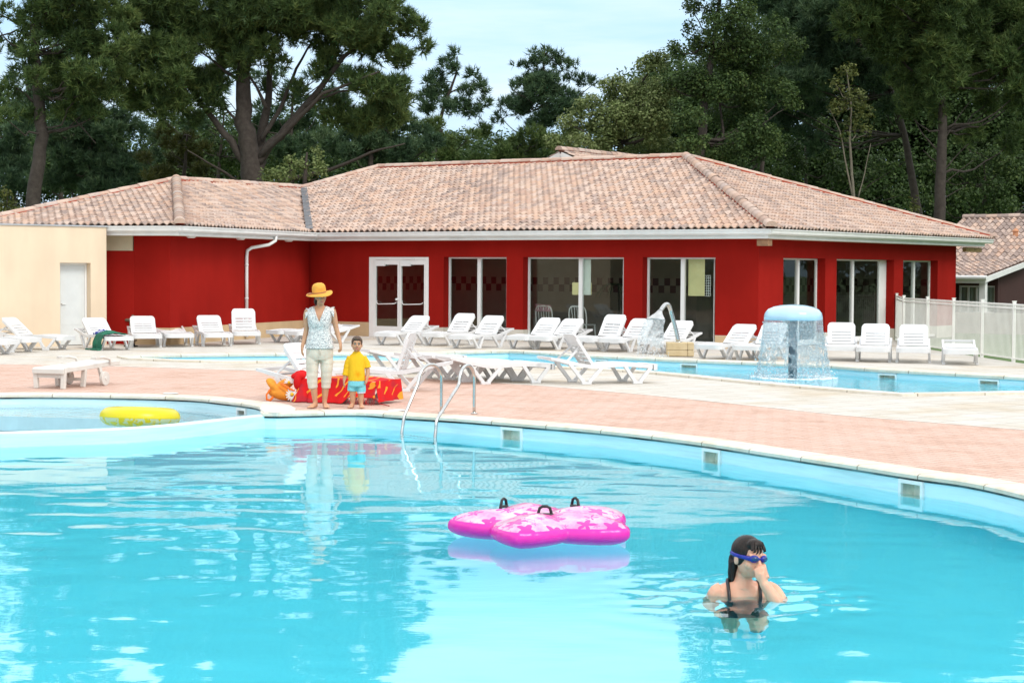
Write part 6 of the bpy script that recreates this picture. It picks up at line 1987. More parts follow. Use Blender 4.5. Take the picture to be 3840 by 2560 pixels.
for _ in range(90):
    q = land + side * random.uniform(-.38, .55); r = random.uniform(.02, .05)
    fm.ball((q[0] + random.gauss(0, .06), q[1] + random.gauss(0, .05), ZB + .004), (r * 1.6, r, r * .35), 8, 4)
fm.build('foam', M_foam, spt, smooth=True)['kind'] = 'stuff'

# fence ------------------------------------------------------------------------
fp = [at(3386.6, 1297)[:2], at(3478, 1310)[:2], at(3578, 1324)[:2], at(3685, 1340)[:2], at(3800.5, 1357.5)[:2]]
d_ = (fp[-1] - fp[0]); Lf = np.linalg.norm(d_); d_ = d_ / Lf
posts = [fp[0] + d_ * (Lf * i / 4) for i in range(8)]
FH = 1.25
fence = thing('metal_fence', 'white metal bar fence with square posts at the right', 'fence', (float(posts[0][0]), float(posts[0][1]), 0))
M_fen = simple('cream_white_fence_paint', (0.82, 0.81, 0.76), 0.45, 0.05)
def panel(p, q):
    mb = MB(); n = int(np.linalg.norm(q - p) / 0.075)
    t = (q - p) / np.linalg.norm(q - p)
    a, b_ = p + t * .035, q - t * .035
    for z in (.08, FH - .10, FH - .02): mb.bar((*a, z), (*b_, z), .022, .028)
    for i in range(n + 1):
        c_ = a + (b_ - a) * i / n; mb.bar((*c_, .06), (*c_, FH + .0), .0108, .0108, (t[0], t[1], 0))
    part(mb.build('bar_panel', M_fen), fence)
gend = np.array(AB(-.06, 8.44))
mid_g = (posts[0] + gend) / 2
for p, q in list(zip(posts[:-1], posts[1:])) + [(gend, posts[0])]: panel(p, q)
for p in posts + [gend]:
    mb = MB(); mb.box((p[0], p[1], FH / 2 + .01), (.065, .065, FH + .06), math.atan2(d_[1], d_[0])); mb.box((p[0], p[1], FH + .05), (.08, .08, .02), math.atan2(d_[1], d_[0]))
    part(mb.build('post', M_fen), fence)

# neighbouring house -------------------------------------------------------------
E_ = np.array([*atY(3695, 1040, 58.0)[:2]]); zE = 1.77
hs = thing('tiled_house', 'neighbouring dark walled house with tile roof and white corner post', 'house', (float(E_[0]), float(E_[1]), -.05))
H = lambda k, d, z: np.array([*(E_ + UA * k + UB * d), z])
rf2 = MB()
kz = 3.8; D1, D2 = 4.0, 8.0; zr = 3.87; zk = 2.33
lo_poly = [H(kz, -.1, zE), H(0, -.1, zE), H(0, D1, zk), H(kz, D1, zk)]
up_poly = [H(kz, D1, zk), H(0, D1, zk), H(0, D2, zr), H(kz, D2, zr)]
tiles(rf2, lo_poly[0], lo_poly[1], lo_poly, .21, .34, seed=11)
tiles(rf2, up_poly[0], up_poly[1], up_poly, .21, .34, seed=12)
ro = part(rf2.build('roof', M_tile2), hs)
un = MB(); ez = np.array([0, 0, -.04])
un.add([p + ez for p in lo_poly], [(0, 1, 2, 3)]); un.add([p + ez for p in up_poly], [(0, 1, 2, 3)])
un.add([H(kz, D2, zr), H(0, D2, zr), H(0, D2 + 6, 1.9), H(kz, D2 + 6, 1.9)], [(0, 1, 2, 3)])
u = un.build('roof_underlay', simple('old_clay2', (0.4, 0.26, 0.18), 0.9)); u.parent = ro
rg2 = MB(); ridge_tiles(rg2, H(0, D2, zr), H(kz, D2, zr), .13); mortar(rg2, H(0, D2, zr), H(kz, D2, zr))
u = rg2.build('ridge_tiles', M_tile2, smooth=True); u.parent = ro
vt = MB(); vt.lathe([(.10, 0), (.09, .16), (.12, .17), (.12, .2), (.03, .28)], 12, tuple(H(1.2, 6.2, zk + (zr - zk) * .55)))
u = vt.build('roof_vent', simple('orange_clay', (.55, .25, .13), .8, .1)); u.parent = ro
bg_ = MB()
bg_.bar(H(-.03, -.1, zE - .10), H(-.03, D1, zk - .10), .05, .17); bg_.bar(H(-.03, D1, zk - .10), H(-.03, D2, zr - .10), .05, .17)
part(bg_.build('barge_board', M_pvc), hs)
g2 = MB(); g2.tube([H(-.12, -.2, zE - .03), H(kz, -.2, zE - .03)], .075, 12); g2.bar(H(-.05, -.1, zE - .14), H(kz, -.1, zE - .14), .03, .14)
part(g2.build('gutter', M_pvc, smooth=False), hs)
ps = MB(); q = H(.12, .15, 0); ps.box((q[0], q[1], .8), (.20, .20, 1.7), _A)
part(ps.build('corner_post', M_pvc), hs)
wm_ = simple('dark_brown_render', (0.050, 0.018, 0.015), 0.85, 0.08, 2)
WH = Wall(H(0.3, 2.0, 0)[:2], UA, UB); WG = Wall(H(0.3, 2.0, 0)[:2], UB, UA)
mb = MB()
w0, _ = WH.px(3760, 1100); w1, _ = WH.px(3594, 1100)
w0 = max(w0, .10); zt_ = WH.px(3700, 1071)[1]
WH.box(mb, 0, w0, 0, .25, -.1, 1.85); WH.box(mb, w0, w1, 0, .25, zt_, 1.85); WH.box(mb, w0, w1, 0, .25, -.1, .55); WH.box(mb, w1, kz - .3, 0, .25, -.1, 1.85)
WG.box(mb, .26, D2 + 4, 0, .25, -.1, 1.85)
pg = [WG.p(.0, .02, 1.85), WG.p(D1 - 2, .02, zk - .08), WG.p(D2 - 2, .02, zr - .08), WG.p(D2 + 4, .02, 1.85)]
mb.add(pg, [(0, 1, 2, 3)])
part(mb.build('wall', wm_), hs)
wf = MB(); fwid = .06
for a_ in (w0 + .03, w0 + (w1 - w0) * .26, w0 + (w1 - w0) * .52, w0 + (w1 - w0) * .75, w1 - .03):
    WH.box(wf, a_ - fwid / 2, a_ + fwid / 2, .08, .14, .55, zt_)
WH.box(wf, w0 + .06, w1 - .06, .085, .135, zt_ - .06, zt_); WH.box(wf, w0 + .06, w1 - .06, .085, .135, .55, .61)
fo = part(wf.build('window', M_frame), hs)
gp_ = MB(); gp_.add([WH.p(w0, .11, .6), WH.p(w1, .11, .6), WH.p(w1, .11, zt_), WH.p(w0, .11, zt_)], [(0, 1, 2, 3)]); u = gp_.build('pane', M_glass); u.parent = fo
cu = MB(); cu.sheet(lambda a, b_: WH.p(w0 + (w1 - w0) * a, .22 + .03 * math.sin(a * 60), .5 + (zt_ - .5) * b_), 60, 1)
u = cu.build('curtain', simple('pale_green_curtain', (0.42, 0.47, 0.42), 0.9, 0.05), smooth=True); u.parent = fo
low = MB(); WT = Wall(H(-.6, .3, 0)[:2], UA, UB); WT.box(low, -3.5, kz, -.3, -.1, -.1, .62)
part(low.build('terrace_wall', simple('pale_terrace_wall', (.52, .46, .40), .9, .05)), hs)

# small gabled roof behind the main ridge ------------------------------------------
Gp = np.array([1.72, 65.0, 6.15]); GA = UB; GB = UA
gb = thing('gabled_wing', 'small gable end with white barge boards rising behind the roof ridge', 'building', (float(Gp[0]), float(Gp[1]), 0))
G = lambda d, k, z: np.array([*(Gp[:2] + GA * d + GB * k), z])
sl = .42
r3 = MB()
tiles(r3, G(0, -3, Gp[2] - 3 * sl), G(9, -3, Gp[2] - 3 * sl), [G(0, -3, Gp[2] - 3 * sl), G(9, -3, Gp[2] - 3 * sl), G(9, 0, Gp[2]), G(0, 0, Gp[2])], seed=21)
tiles(r3, G(9, 3, Gp[2] - 3 * sl), G(0, 3, Gp[2] - 3 * sl), [G(9, 3, Gp[2] - 3 * sl), G(0, 3, Gp[2] - 3 * sl), G(0, 0, Gp[2]), G(9, 0, Gp[2])], seed=22)
ro = part(r3.build('roof', M_tile), gb)
un = MB()
for s in (-3, 3): un.add([G(0, s, Gp[2] - 3 * sl - .04), G(9, s, Gp[2] - 3 * sl - .04), G(9, 0, Gp[2] - .04), G(0, 0, Gp[2] - .04)], [(0, 1, 2, 3)])
u = un.build('roof_underlay', simple('old_clay3', (0.4, 0.26, 0.18), 0.9)); u.parent = ro
rg2 = MB(); ridge_tiles(rg2, G(-.12, 0, Gp[2]), G(9, 0, Gp[2]), .16, .38, .04); u = rg2.build('ridge_tiles', M_tile, smooth=True); u.parent = ro
mm = MB(); mortar(mm, G(0.02, 0, Gp[2]), G(9, 0, Gp[2])); u = mm.build('ridge_mortar', M_mortar); u.parent = ro
bgm = MB()
for s in (-3, 3): bgm.bar(G(-.04, 0, Gp[2] - .14), G(-.04, s, Gp[2] - 3 * sl - .14), .05, .22)
part(bgm.build('barge_board', M_pvc), gb)
gw = MB(); gw.add([G(.5, -2.6, 3), G(.5, 2.6, 3), G(.5, 2.6, Gp[2] - 2.6 * sl - .1), G(.5, 0, Gp[2] - .1), G(.5, -2.6, Gp[2] - 2.6 * sl - .1)], [(0, 1, 2, 3, 4)])
for s in (-2.6, 2.6): gw.box(tuple(G(4.7, s, 2.3)), (8.4, .2, 4.9), math.atan2(GA[1], GA[0]))
part(gw.build('wall', M_red), gb)
vt = MB(); q = G(5.6, -.55, Gp[2] - .55 * sl); vt.lathe([(.17, -.1), (.15, .08), (.13, .09), (.13, .25), (.17, .26), (.16, .30), (.05, .36), (.04, .42)], 10, tuple(q)); u = vt.build('roof_vent', simple('orange_clay2', (.58, .30, .18), .8, .1)); u.parent = ro

# chairs and table inside the clubhouse -----------------------------------------------
def plastic_chair(x0, x1, y0, dep, label):
    a0, z1 = WF.px(x0, y0, dep); a1, _ = WF.px(x1, y0, dep)
    w = abs(a0 - a1); a = (a0 + a1) / 2
    q = WF.p(a, dep, 0.0)
    t = thing('plastic_chair', label, 'chair', (q[0], q[1], .013), _A, 'white plastic chairs inside the clubhouse')
    h = z1
    b = MB(); b.tube(smooth3([(-w / 2, 0, .42), (-w / 2 * 1.02, .03, h * .8), (-w * .38, .05, h - .02), (0, .06, h), (w * .38, .05, h - .02), (w / 2 * 1.02, .03, h * .8), (w / 2, 0, .42)], 3), .02, 8)
    for i in range(5): b.tube([(-w * .3 + i * w * .15, .01, .44), (-w * .33 + i * w * .165, .055, h - .03)], .011, 6)
    b.build('backrest', M_white, t, smooth=True)
    s = MB(); s.box((0, -.24, .43), (w, .46, .03)); s.build('seat', M_white, t, bevel=.01)
    for i in (-1, 1):
        for y in (-.44, -.02):
            l = MB(); l.bar((i * w * .46, y, .42), (i * w * .5, y + (.03 if y > -.2 else -.02), 0), .035, .035); l.build('leg', M_white, t)
    return t
ch = plastic_chair(2012, 2072, 1148, 1.1, 'white plastic chair with a pink towel inside the widest window')
plastic_chair(2137, 2200, 1150, 1.1, 'white plastic chair behind the middle bar of the widest window')
a0, z1 = WF.px(2007, 1143, 1.02); a1, z0 = WF.px(2065, 1168, 1.02)
tw = MB(); tw.sheet(lambda u, v: WF.p(a0 + (a1 - a0) * u, 1.02 + .03 * math.sin(v * PI) + .012 * math.sin(u * 15), z0 + (z1 - z0) * v + .03 * (1 - u) * v), 16, 8)
o = tw.build('pink_towel', simple('pink_terry', (0.48, 0.27, 0.32), 0.95, 0.1, 8), smooth=True)
tag(o, 'pale pink towel over a chair back inside the widest window', 'towel')
# potted palm inside
pq = WF.px(2318, 1080, 2.0)[0]; q = WF.p(pq, 2.0, 0)
pl = thing('potted_palm', 'dark potted palm behind the right pane of the widest window', 'plant', (q[0], q[1], .013))
mb = MB(); mb.lathe([(.14, 0), (.19, .32), (.20, .34), (.17, .34), (.15, .30)], 18); mb.build('pot', M_mortar, pl)
mb = MB(); mb.tube([(0, 0, .3), (.03, 0, 1.0), (0, 0, 1.55)], [.035, .03, .02], 8); mb.build('stem', M_bark, pl, smooth=True)
mb = MB()
for i in range(13):
    a = i * 2.4; r = random.uniform(.5, .75)
    P = [Vector((math.cos(a) * r * t, math.sin(a) * r * t, 1.5 + .38 * t - .62 * t * t)) for t in np.linspace(0, 1, 9)]
    for k in range(1, 9):
        for s in (-1, 1):
            d = Vector((-math.sin(a), math.cos(a), -.5)) * s * .16 * (1.1 - k / 10); d.z = -.07
            f_ = (P[k] - P[k - 1]); mb.add([P[k - 1], P[k - 1] + f_ * .5, P[k] + d + f_ * .8], [(0, 1, 2)])
mb.build('fronds', simple('palm_green', (.025, .06, .025), .5, .1), pl)
# ================================================================== people
def skin_mat(name, c, c2):
    m = simple(name, c, 0.5, 0.06, 7.0, 0.08, 60, spec=0.35, col2=c2)
    b = m.node_tree.nodes['Principled BSDF']
    b.inputs['Subsurface Weight'].default_value = 0.12
    b.inputs['Subsurface Radius'].default_value = (0.02, 0.008, 0.005)
    return m
M_skinA = skin_mat('tanned_skin', (0.58, 0.315, 0.185), (0.51, 0.26, 0.15))
M_skinB = skin_mat('light_tanned_skin', (0.56, 0.315, 0.19), (0.49, 0.25, 0.14))
M_skinC = skin_mat('fair_wet_skin', (0.78, 0.425, 0.285), (0.71, 0.33, 0.215))
M_skinC.node_tree.nodes['Principled BSDF'].inputs['Roughness'].default_value = 0.3
M_lip = simple('lips', (0.45, 0.13, 0.11), 0.4, 0.05)
M_eye = simple('eye_dark', (0.03, 0.018, 0.012), 0.2)
M_eyew = simple('eye_white', (0.62, 0.58, 0.55), 0.3)
M_brow = simple('brow_hair', (0.07, 0.04, 0.025), 0.8)
def hair_mat(name, c0, c1, rough=.5):
    m, nt, b = new_mat(name)
    tc = N(nt, 'ShaderNodeTexCoord'); mp = N(nt, 'ShaderNodeMapping'); mp.inputs['Scale'].default_value = (60, 60, 6); L(nt, tc, 'Object', mp, 'Vector')
    n = N(nt, 'ShaderNodeTexNoise', i_Scale=2.0, i_Detail=4.0); L(nt, mp, 'Vector', n, 'Vector')
    rp = ramp(nt, [(0.35, c0), (0.65, c1)]); L(nt, n, 'Fac', rp, 'Fac'); L(nt, rp, 'Color', b, 'Base Color')
    b.inputs['Roughness'].default_value = rough
    bp = N(nt, 'ShaderNodeBump', i_Strength=.6, i_Distance=.004); L(nt, n, 'Fac', bp, 'Height'); L(nt, bp, 'Normal', b, 'Normal')
    return m

def rings(mb, secs, n=28, p=2.3, cap=True):
    """stack of superellipse sections (z, cx, cy, rx, ry)"""
    R = []
    for z, cx, cy, rx, ry in secs:
        rg_ = []
        for k in range(n):
            a = 2 * PI * k / n; c_, s_ = math.cos(a), math.sin(a)
            rg_.append((cx + rx * np.sign(c_) * abs(c_) ** (2 / p), cy + ry * np.sign(s_) * abs(s_) ** (2 / p), z))
        R.append(rg_)
    mb.loft(R, cap)

def smsec(secs, k=4):
    """denser smooth sections"""
    A = np.array(secs, float); out = []
    t = np.arange(len(A)); tt = np.linspace(0, len(A) - 1, (len(A) - 1) * k + 1)
    P = np.vstack([2 * A[0] - A[1], A, 2 * A[-1] - A[-2]])
    for u in tt:
        i = min(int(u), len(A) - 2); f = u - i
        p0, p1, p2, p3 = P[i], P[i + 1], P[i + 2], P[i + 3]
        out.append(tuple(0.5 * ((2 * p1) + (-p0 + p2) * f + (2 * p0 - 5 * p1 + 4 * p2 - p3) * f * f + (-p0 + 3 * p1 - 3 * p2 + p3) * f ** 3)))
    return out

def head_m(c, yaw, pitch, roll, s):
    return Matrix.Translation(c) @ Matrix.Rotation(yaw, 4, 'Z') @ Matrix.Rotation(roll, 4, 'Y') @ Matrix.Rotation(pitch, 4, 'X') @ Matrix.Scale(s, 4)
def head_shape(mb, Hm, child=0.0):
    """adult head 0.23 m tall about its centre, face towards -y"""
    t = MB()
    t.ball((0, .012, .032), (.074, .092, .085), 24, 16)
    t.ball((0, -.012, -.03), (.060 + .008 * child, .070, .078 - .012 * child), 24, 14)
    t.ball((0, -.040, -.072 + .014 * child), (.034, .034, .034), 16, 10)
    for s in (-1, 1):
        t.ball((s * .034, -.052, -.022), (.030, .026, .030), 14, 9)
        t.ball((s * .074, .012, -.008), (.012, .020, .030), 12, 8)
        t.ball((s * .030, -.072, .030), (.032, .012, .012), 12, 8)
    t.tube([(0, -.075, .016), (0, -.092, -.010), (0, -.096, -.022)], [.009, .012, .0145], 10)
    for s in (-1, 1): t.ball((s * .011, -.084, -.023), (.008, .009, .007), 8, 6)
    t.ball((0, -.074, -.052), (.024, .012, .014), 12, 8)
    t.xform(Hm); mb.v and None
    mb.add(t.v, t.f)
def face(Hm, parent, open_=0.0, brow=True, eyes=True):
    if eyes:
        for s in (-1, 1):
            w = MB(); w.ball((s * .030, -.078, .012), (.0135, .006, .0072), 12, 8); w.xform(Hm); o = w.build('eye', M_eyew, parent, smooth=True)
            w = MB(); w.ball((s * .030, -.0825, .0118), (.0064, .003, .0064), 10, 6); w.xform(Hm); q = w.build('iris', M_eye, o, smooth=True)
            w = MB(); w.tube([(s * .014, -.0815, .0175), (s * .030, -.0845, .0205), (s * .047, -.078, .0165)], .0022, 6); w.xform(Hm); w.build('eyelash', M_eye, o, smooth=True)
    if brow:
        for s in (-1, 1):
            w = MB(); w.tube([(s * .013, -.084, .034), (s * .032, -.0855, .040), (s * .050, -.076, .034)], [.003, .0038, .002], 6); w.xform(Hm); w.build('eyebrow', M_brow, parent, smooth=True)
    w = MB()
    for s, z, r in ((1, -.0475, .0042), (-1, -.056 - open_ * .5, .0052)):
        w.tube([(-.025, -.0795, -.0515), (-.012, -.0865, z), (0, -.088, z - .001 * s), (.012, -.0865, z), (.025, -.0795, -.0515)], [.002, r, r, r, .002], 8)
    w.ball((0, -.0835, -.052), (.018, .004, .003 + open_), 10, 6)
    w.xform(Hm); w.build('lips', M_lip, parent, smooth=True)

def hand(mb, wr, d, nrm, sc=1.0, curl=(25, 30, 20), spread=.04, thumb=(.55, .75, .25), side=1, pinch=False):
    """palm, four fingers and thumb; nrm is the way the palm faces, side picks the thumb side"""
    d = Vector(d).normalized(); nrm = Vector(nrm); nrm = (nrm - d * nrm.dot(d)).normalized()
    s = d.cross(nrm) * side
    wr = Vector(wr)
    M = Matrix((s, d, nrm)).transposed()
    mb.ball(wr + d * .042 * sc, (.040 * sc, .052 * sc, .0165 * sc), 16, 10, M)
    mb.tube([wr - d * .02 * sc, wr + d * .02 * sc, wr + d * .05 * sc], [(.024 * sc)] * 3, 12)
    ln = (.068, .076, .071, .055)
    for i in range(4):
        p = wr + d * (.080 - .004 * abs(i - 1.2)) * sc + s * ((.029 - .0195 * i) * sc)
        ang = 0; pts = [p - d * .02 * sc, p]
        sp = (1.3 - i) * spread
        for k, fr_ in enumerate((.44, .32, .24)):
            ang += R_(curl[k] * (1 + .08 * i))
            dd = (d * math.cos(ang) + nrm * math.sin(ang) + s * sp).normalized()
            pts.append(pts[-1] + dd * ln[i] * fr_ * sc)
        mb.tube(pts, [.0095 * sc, .0095 * sc, .0088 * sc, .008 * sc, .0062 * sc], 9)
    b = wr + d * .022 * sc + s * .030 * sc
    td = (d * thumb[0] + s * thumb[1] + nrm * thumb[2]).normalized()
    t2 = (td * .7 + d * .45 + nrm * .35).normalized()
    mb.tube([b - td * .01 * sc, b + td * .028 * sc, b + td * .028 * sc + t2 * .028 * sc, b + td * .03 * sc + t2 * .048 * sc], [.0135 * sc, .012 * sc, .0105 * sc, .0075 * sc], 9)
def foot(mb, heel, d, ln, w, h=.07):
    d = Vector((d[0], d[1], 0)).normalized(); s = Vector((-d.y, d.x, 0)); hl = Vector(heel)
    mb.tube([hl + Vector((0, 0, .032)) - d * .01, hl + d * ln * .22 + Vector((0, 0, .038)), hl + d * ln * .55 + Vector((0, 0, .030)), hl + d * ln * .80 + Vector((0, 0, .020))], [(.032, w * .40), (.036, w * .42), (.028, w * .52), (.018, w * .50)], 14)
    for i in range(5):
        o_ = (i - 2) * w * .21
        l = (.22, .21, .19, .17, .14)[i] if True else .2
        p = hl + d * ln * (.80) + s * o_ + Vector((0, 0, .016))
        mb.tube([p - d * .02, p + d * ln * l * .55, p + d * ln * l], [.013, .012, .009] if i == 0 else [.010, .009, .007], 8)

# ------------------------------------------------------------------ woman
wp = at(1198, 1530.5)
wom = thing('person', 'woman in orange sun hat, patterned sleeveless top and cropped beige trousers standing barefoot', 'person', (float(wp[0]), float(wp[1]), 0.006), 0, 'bathers at the pool')
b = MB()
Hw = head_m((.020, -.015, 1.515), R_(16), R_(10), R_(-4), .93)
head_shape(b, Hw)
b.tube([(.012, .015, 1.46), (.008, .02, 1.40), (.004, .025, 1.34)], [.050, .050, .062], 16)
rings(b, smsec([(.80, .0, .02, .165, .105), (.95, .0, .02, .150, .10), (1.06, .0, .02, .128, .085), (1.16, .0, .012, .142, .098), (1.26, .0, .015, .160, .098), (1.335, .003, .022, .165, .075), (1.375, .004, .025, .120, .055), (1.40, .006, .025, .058, .045)]))
armL = [(-.165, .03, 1.335), (-.190, .035, 1.26), (-.195, .04, 1.15), (-.196, .045, 1.07), (-.222, .03, .95), (-.250, .0, .835)]
armR = [(.172, .03, 1.345), (.196, .035, 1.27), (.216, .04, 1.17), (.236, .045, 1.085), (.268, .03, .98), (.298, .0, .885)]
for A in (armL, armR): b.tube(smooth3(A, 3), list(np.interp(np.linspace(0, 1, (len(A) - 1) * 3 + 1), [0, .2, .45, .6, .72, 1], [.052, .050, .040, .036, .036, .025])), 14)
hand(b, armL[-1], (-.02, -.12, -1), (.85, .35, 0), .92, (16, 22, 18), .05, (.6, .6, .35), side=-1)
hand(b, armR[-1], (.10, -.15, -1), (-.85, .35, -.1), .92, (22, 32, 26), .05, (.6, .55, .3), side=1)
for x0, x1, xf in ((-.085, -.105, -.075), (.075, .088, .066)):
    pass
legL = [(-.080, .02, .80), (-.088, .012, .60), (-.092, .0, .45), (-.085, .012, .30), (-.072, .03, .14), (-.062, .035, .06)]
legR = [(.075, .04, .80), (.092, .035, .60), (.088, .02, .45), (.082, .04, .30), (.070, .06, .14), (.066, .06, .06)]
for A in (legL, legR): b.tube(smooth3(A, 3), list(np.interp(np.linspace(0, 1, 16), [0, .3, .5, .65, .85, 1], [.078, .066, .052, .052, .036, .034])), 14)
foot(b, (-.060, .055, 0), (-.30, -1), .225, .082)
foot(b, (.066, .085, 0), (.30, -1), .225, .082)
fuse(b, 'body', M_skinA, .0075, wom, 3)
face(Hw, wom, brow=False)
# patterned top with a V neck and little cap sleeves
def print_mat():
    m, nt, bb_ = new_mat('black_on_white_print')
    tc = N(nt, 'ShaderNodeTexCoord'); mp = N(nt, 'ShaderNodeMapping'); mp.inputs['Scale'].default_value = (1, 1, 2.0); L(nt, tc, 'Object', mp, 'Vector')
    n = N(nt, 'ShaderNodeTexNoise', i_Scale=52.0, i_Detail=2.0, i_Distortion=1.2); L(nt, mp, 'Vector', n, 'Vector')
    rp = ramp(nt, [(0.42, (0.24, 0.25, 0.26)), (0.50, (0.73, 0.70, 0.665))]); L(nt, n, 'Fac', rp, 'Fac'); L(nt, rp, 'Color', bb_, 'Base Color')
    bb_.inputs['Roughness'].default_value = .9; bb_.inputs['Specular IOR Level'].default_value = .1
    return m
M_print = print_mat()
def topf(u, v):
    """u round the body from the front, v from hem to shoulder"""
    secs = top_s
    a = 2 * PI * u - PI / 2
    k = v * (len(secs) - 1); i = min(int(k), len(secs) - 2); f_ = k - i
    z, cx, cy, rx, ry = [secs[i][q] + (secs[i + 1][q] - secs[i][q]) * f_ for q in range(5)]
    c_, s_ = math.cos(a), math.sin(a)
    w = 1 + .012 * math.sin(a * 7 + z * 30) + .02 * math.sin(a * 11) * max(0, .95 - z) * 4
    p = 2.3
    x = cx + rx * w * np.sign(c_) * abs(c_) ** (2 / p); y = cy + ry * w * np.sign(s_) * abs(s_) ** (2 / p)
    return (x, y, z)
top_s = smsec([(.815, 0, .02, .205, .125), (.90, 0, .02, .187, .122), (1.0, 0, .02, .160, .108), (1.08, 0, .018, .148, .100), (1.16, 0, .008, .158, .116), (1.25, 0, .012, .172, .112), (1.32, .003, .02, .178, .088), (1.365, .004, .022, .150, .068), (1.392, .006, .024, .085, .056)])
t = MB(); nu, nv = 72, 60
vs = [topf(i / nu, j / nv) for j in range(nv + 1) for i in range(nu)]
fs = []
for j in range(nv):
    for i in range(nu):
        i2 = (i + 1) % nu
        q = [vs[j * nu + i], vs[j * nu + i2], vs[(j + 1) * nu + i2], vs[(j + 1) * nu + i]]
        cx = sum(p[0] for p in q) / 4; cz = sum(p[2] for p in q) / 4; cy = sum(p[1] for p in q) / 4
        if cy < .06 and cz > 1.165 and abs(cx - .004) < (cz - 1.165) * .40: continue       # V neck
        if cz > 1.365 and abs(cx) < .075: continue
        fs.append((j * nu + i, j * nu + i2, (j + 1) * nu + i2, (j + 1) * nu + i))
t.add(vs, fs)
o = t.build('top', M_print, wom, smooth=True); sm_ = o.modifiers.new('t', 'SOLIDIFY'); sm_.thickness = .007; sm_.offset = 1
for s, zz in ((-1, 1.345), (1, 1.36)):
    r = MB()
    r.sheet(lambda u, v: (s * (.155 + .048 * v + .006 * math.sin(u * 14) * v) + .004, .035 + (u - .5) * .15 * (1 + .15 * v), zz + .014 * math.sin(PI * u) + .006 * v + .006 * math.sin(u * 19) * v - .09 * (u - .5) ** 2 * 4 * (.4 + v)), 18, 5)
    o = r.build('cap_sleeve', M_print, wom, smooth=True); sm_ = o.modifiers.new('t', 'SOLIDIFY'); sm_.thickness = .006
vn = MB()
for s in (-1, 1): vn.tube([(.004 + s * .082, -.02, 1.385), (.004 + s * .06, -.075, 1.315), (.004 + s * .028, -.098, 1.235), (.004, -.110, 1.168)], .005, 6)
vn.build('neck_trim', M_white, wom, smooth=True)
# trousers
M_lin = simple('beige_linen', (0.65, 0.565, 0.46), 0.92, 0.09, 9, 0.5, 35)
tr = MB()
rings(tr, smsec([(.84, 0, .02, .188, .118), (.78, 0, .022, .196, .124), (.71, -.002, .025, .192, .125), (.66, -.002, .028, .165, .115)]))
for A, rr_ in (([(-.098, .022, .76), (-.103, .015, .62), (-.106, .006, .48), (-.104, .008, .36), (-.094, .015, .268)], (.098, .096, .084, .074, .066)), ([(.094, .035, .76), (.100, .035, .62), (.096, .025, .48), (.092, .035, .36), (.086, .045, .272)], (.098, .094, .082, .072, .064))):
    tr.tube(smooth3(A, 4), list(np.interp(np.linspace(0, 1, 17), [0, .25, .5, .75, 1], rr_) + .003 * np.sin(np.arange(17) * 2.2)), 22)
fuse(tr, 'trousers', M_lin, .008, wom, 3)
ds = MB(); ds.tube([(.01, -.112, .81), (.005, -.122, .76), (.012, -.116, .69)], .004, 6); ds.tube([(.02, -.112, .81), (.03, -.121, .77), (.022, -.118, .72)], .004, 6)
ds.build('drawstring', M_lin, wom, smooth=True)
# hair and hat
hr = MB(); hr.ball((0, .022, .030), (.081, .090, .088), 20, 12); hr.xform(Hw)
t = MB(); t.tube([(-.03, .09, .01), (-.055, .115, -.03), (-.062, .115, -.09), (-.055, .10, -.15)], [.026, .032, .030, .012], 12); t.xform(Hw); hr.add(t.v, t.f)
fuse(hr, 'hair', hair_mat('dark_brown_hair', (.012, .008, .006), (.035, .022, .015)), .008, wom, 2)
M_hat = simple('orange_straw_felt', (0.80, 0.36, 0.055), 0.9, 0.1, 12, 0.4, 70)
Hh = Matrix.Translation((-.005, .0, 1.575)) @ Matrix.Rotation(R_(-6), 4, 'Y') @ Matrix.Rotation(R_(9), 4, 'X')
h = MB()
nu = 56
prof = [(.190, -.020), (.186, -.010), (.160, -.006), (.125, -.002), (.103, .004), (.100, .02), (.099, .055), (.095, .09), (.080, .118), (.055, .134), (.025, .140), (.001, .141)]
vs = []
for r, z in prof:
    for i in range(nu):
        a = 2 * PI * i / nu
        dz = 0
        if r > .11: dz = (r - .11) / .08 * (.012 * math.sin(2 * a + .8) + .006 * math.sin(3 * a))
        vs.append((r * math.cos(a), r * math.sin(a) * 1.04, z + dz))
fs = []
for j in range(len(prof) - 1):
    for i in range(nu):
        i2 = (i + 1) % nu; fs.append((j * nu + i, j * nu + i2, (j + 1) * nu + i2, (j + 1) * nu + i))
h.add(vs, fs); h.xform(Hh)
hat = h.build('sun_hat', M_hat, wom, smooth=True); sm_ = hat.modifiers.new('t', 'SOLIDIFY'); sm_.thickness = .004
rb = MB(); rb.lathe([(.1035, .006), (.1040, .014), (.1035, .022)], 40, sy=1.04, cap=False)
rb.tube([(-.09, -.06, .014), (-.13, -.075, .010), (-.165, -.07, .0)], [.005, .008, .004], 6); rb.tube([(-.09, -.06, .014), (-.12, -.03, .016), (-.17, -.02, .012)], [.005, .008, .004], 6)
rb.xform(Hh); rb.build('hat_band', simple('brown_ribbon', (.38, .15, .07), .7), hat, smooth=True)

wom.scale = (.955, 1, 1)
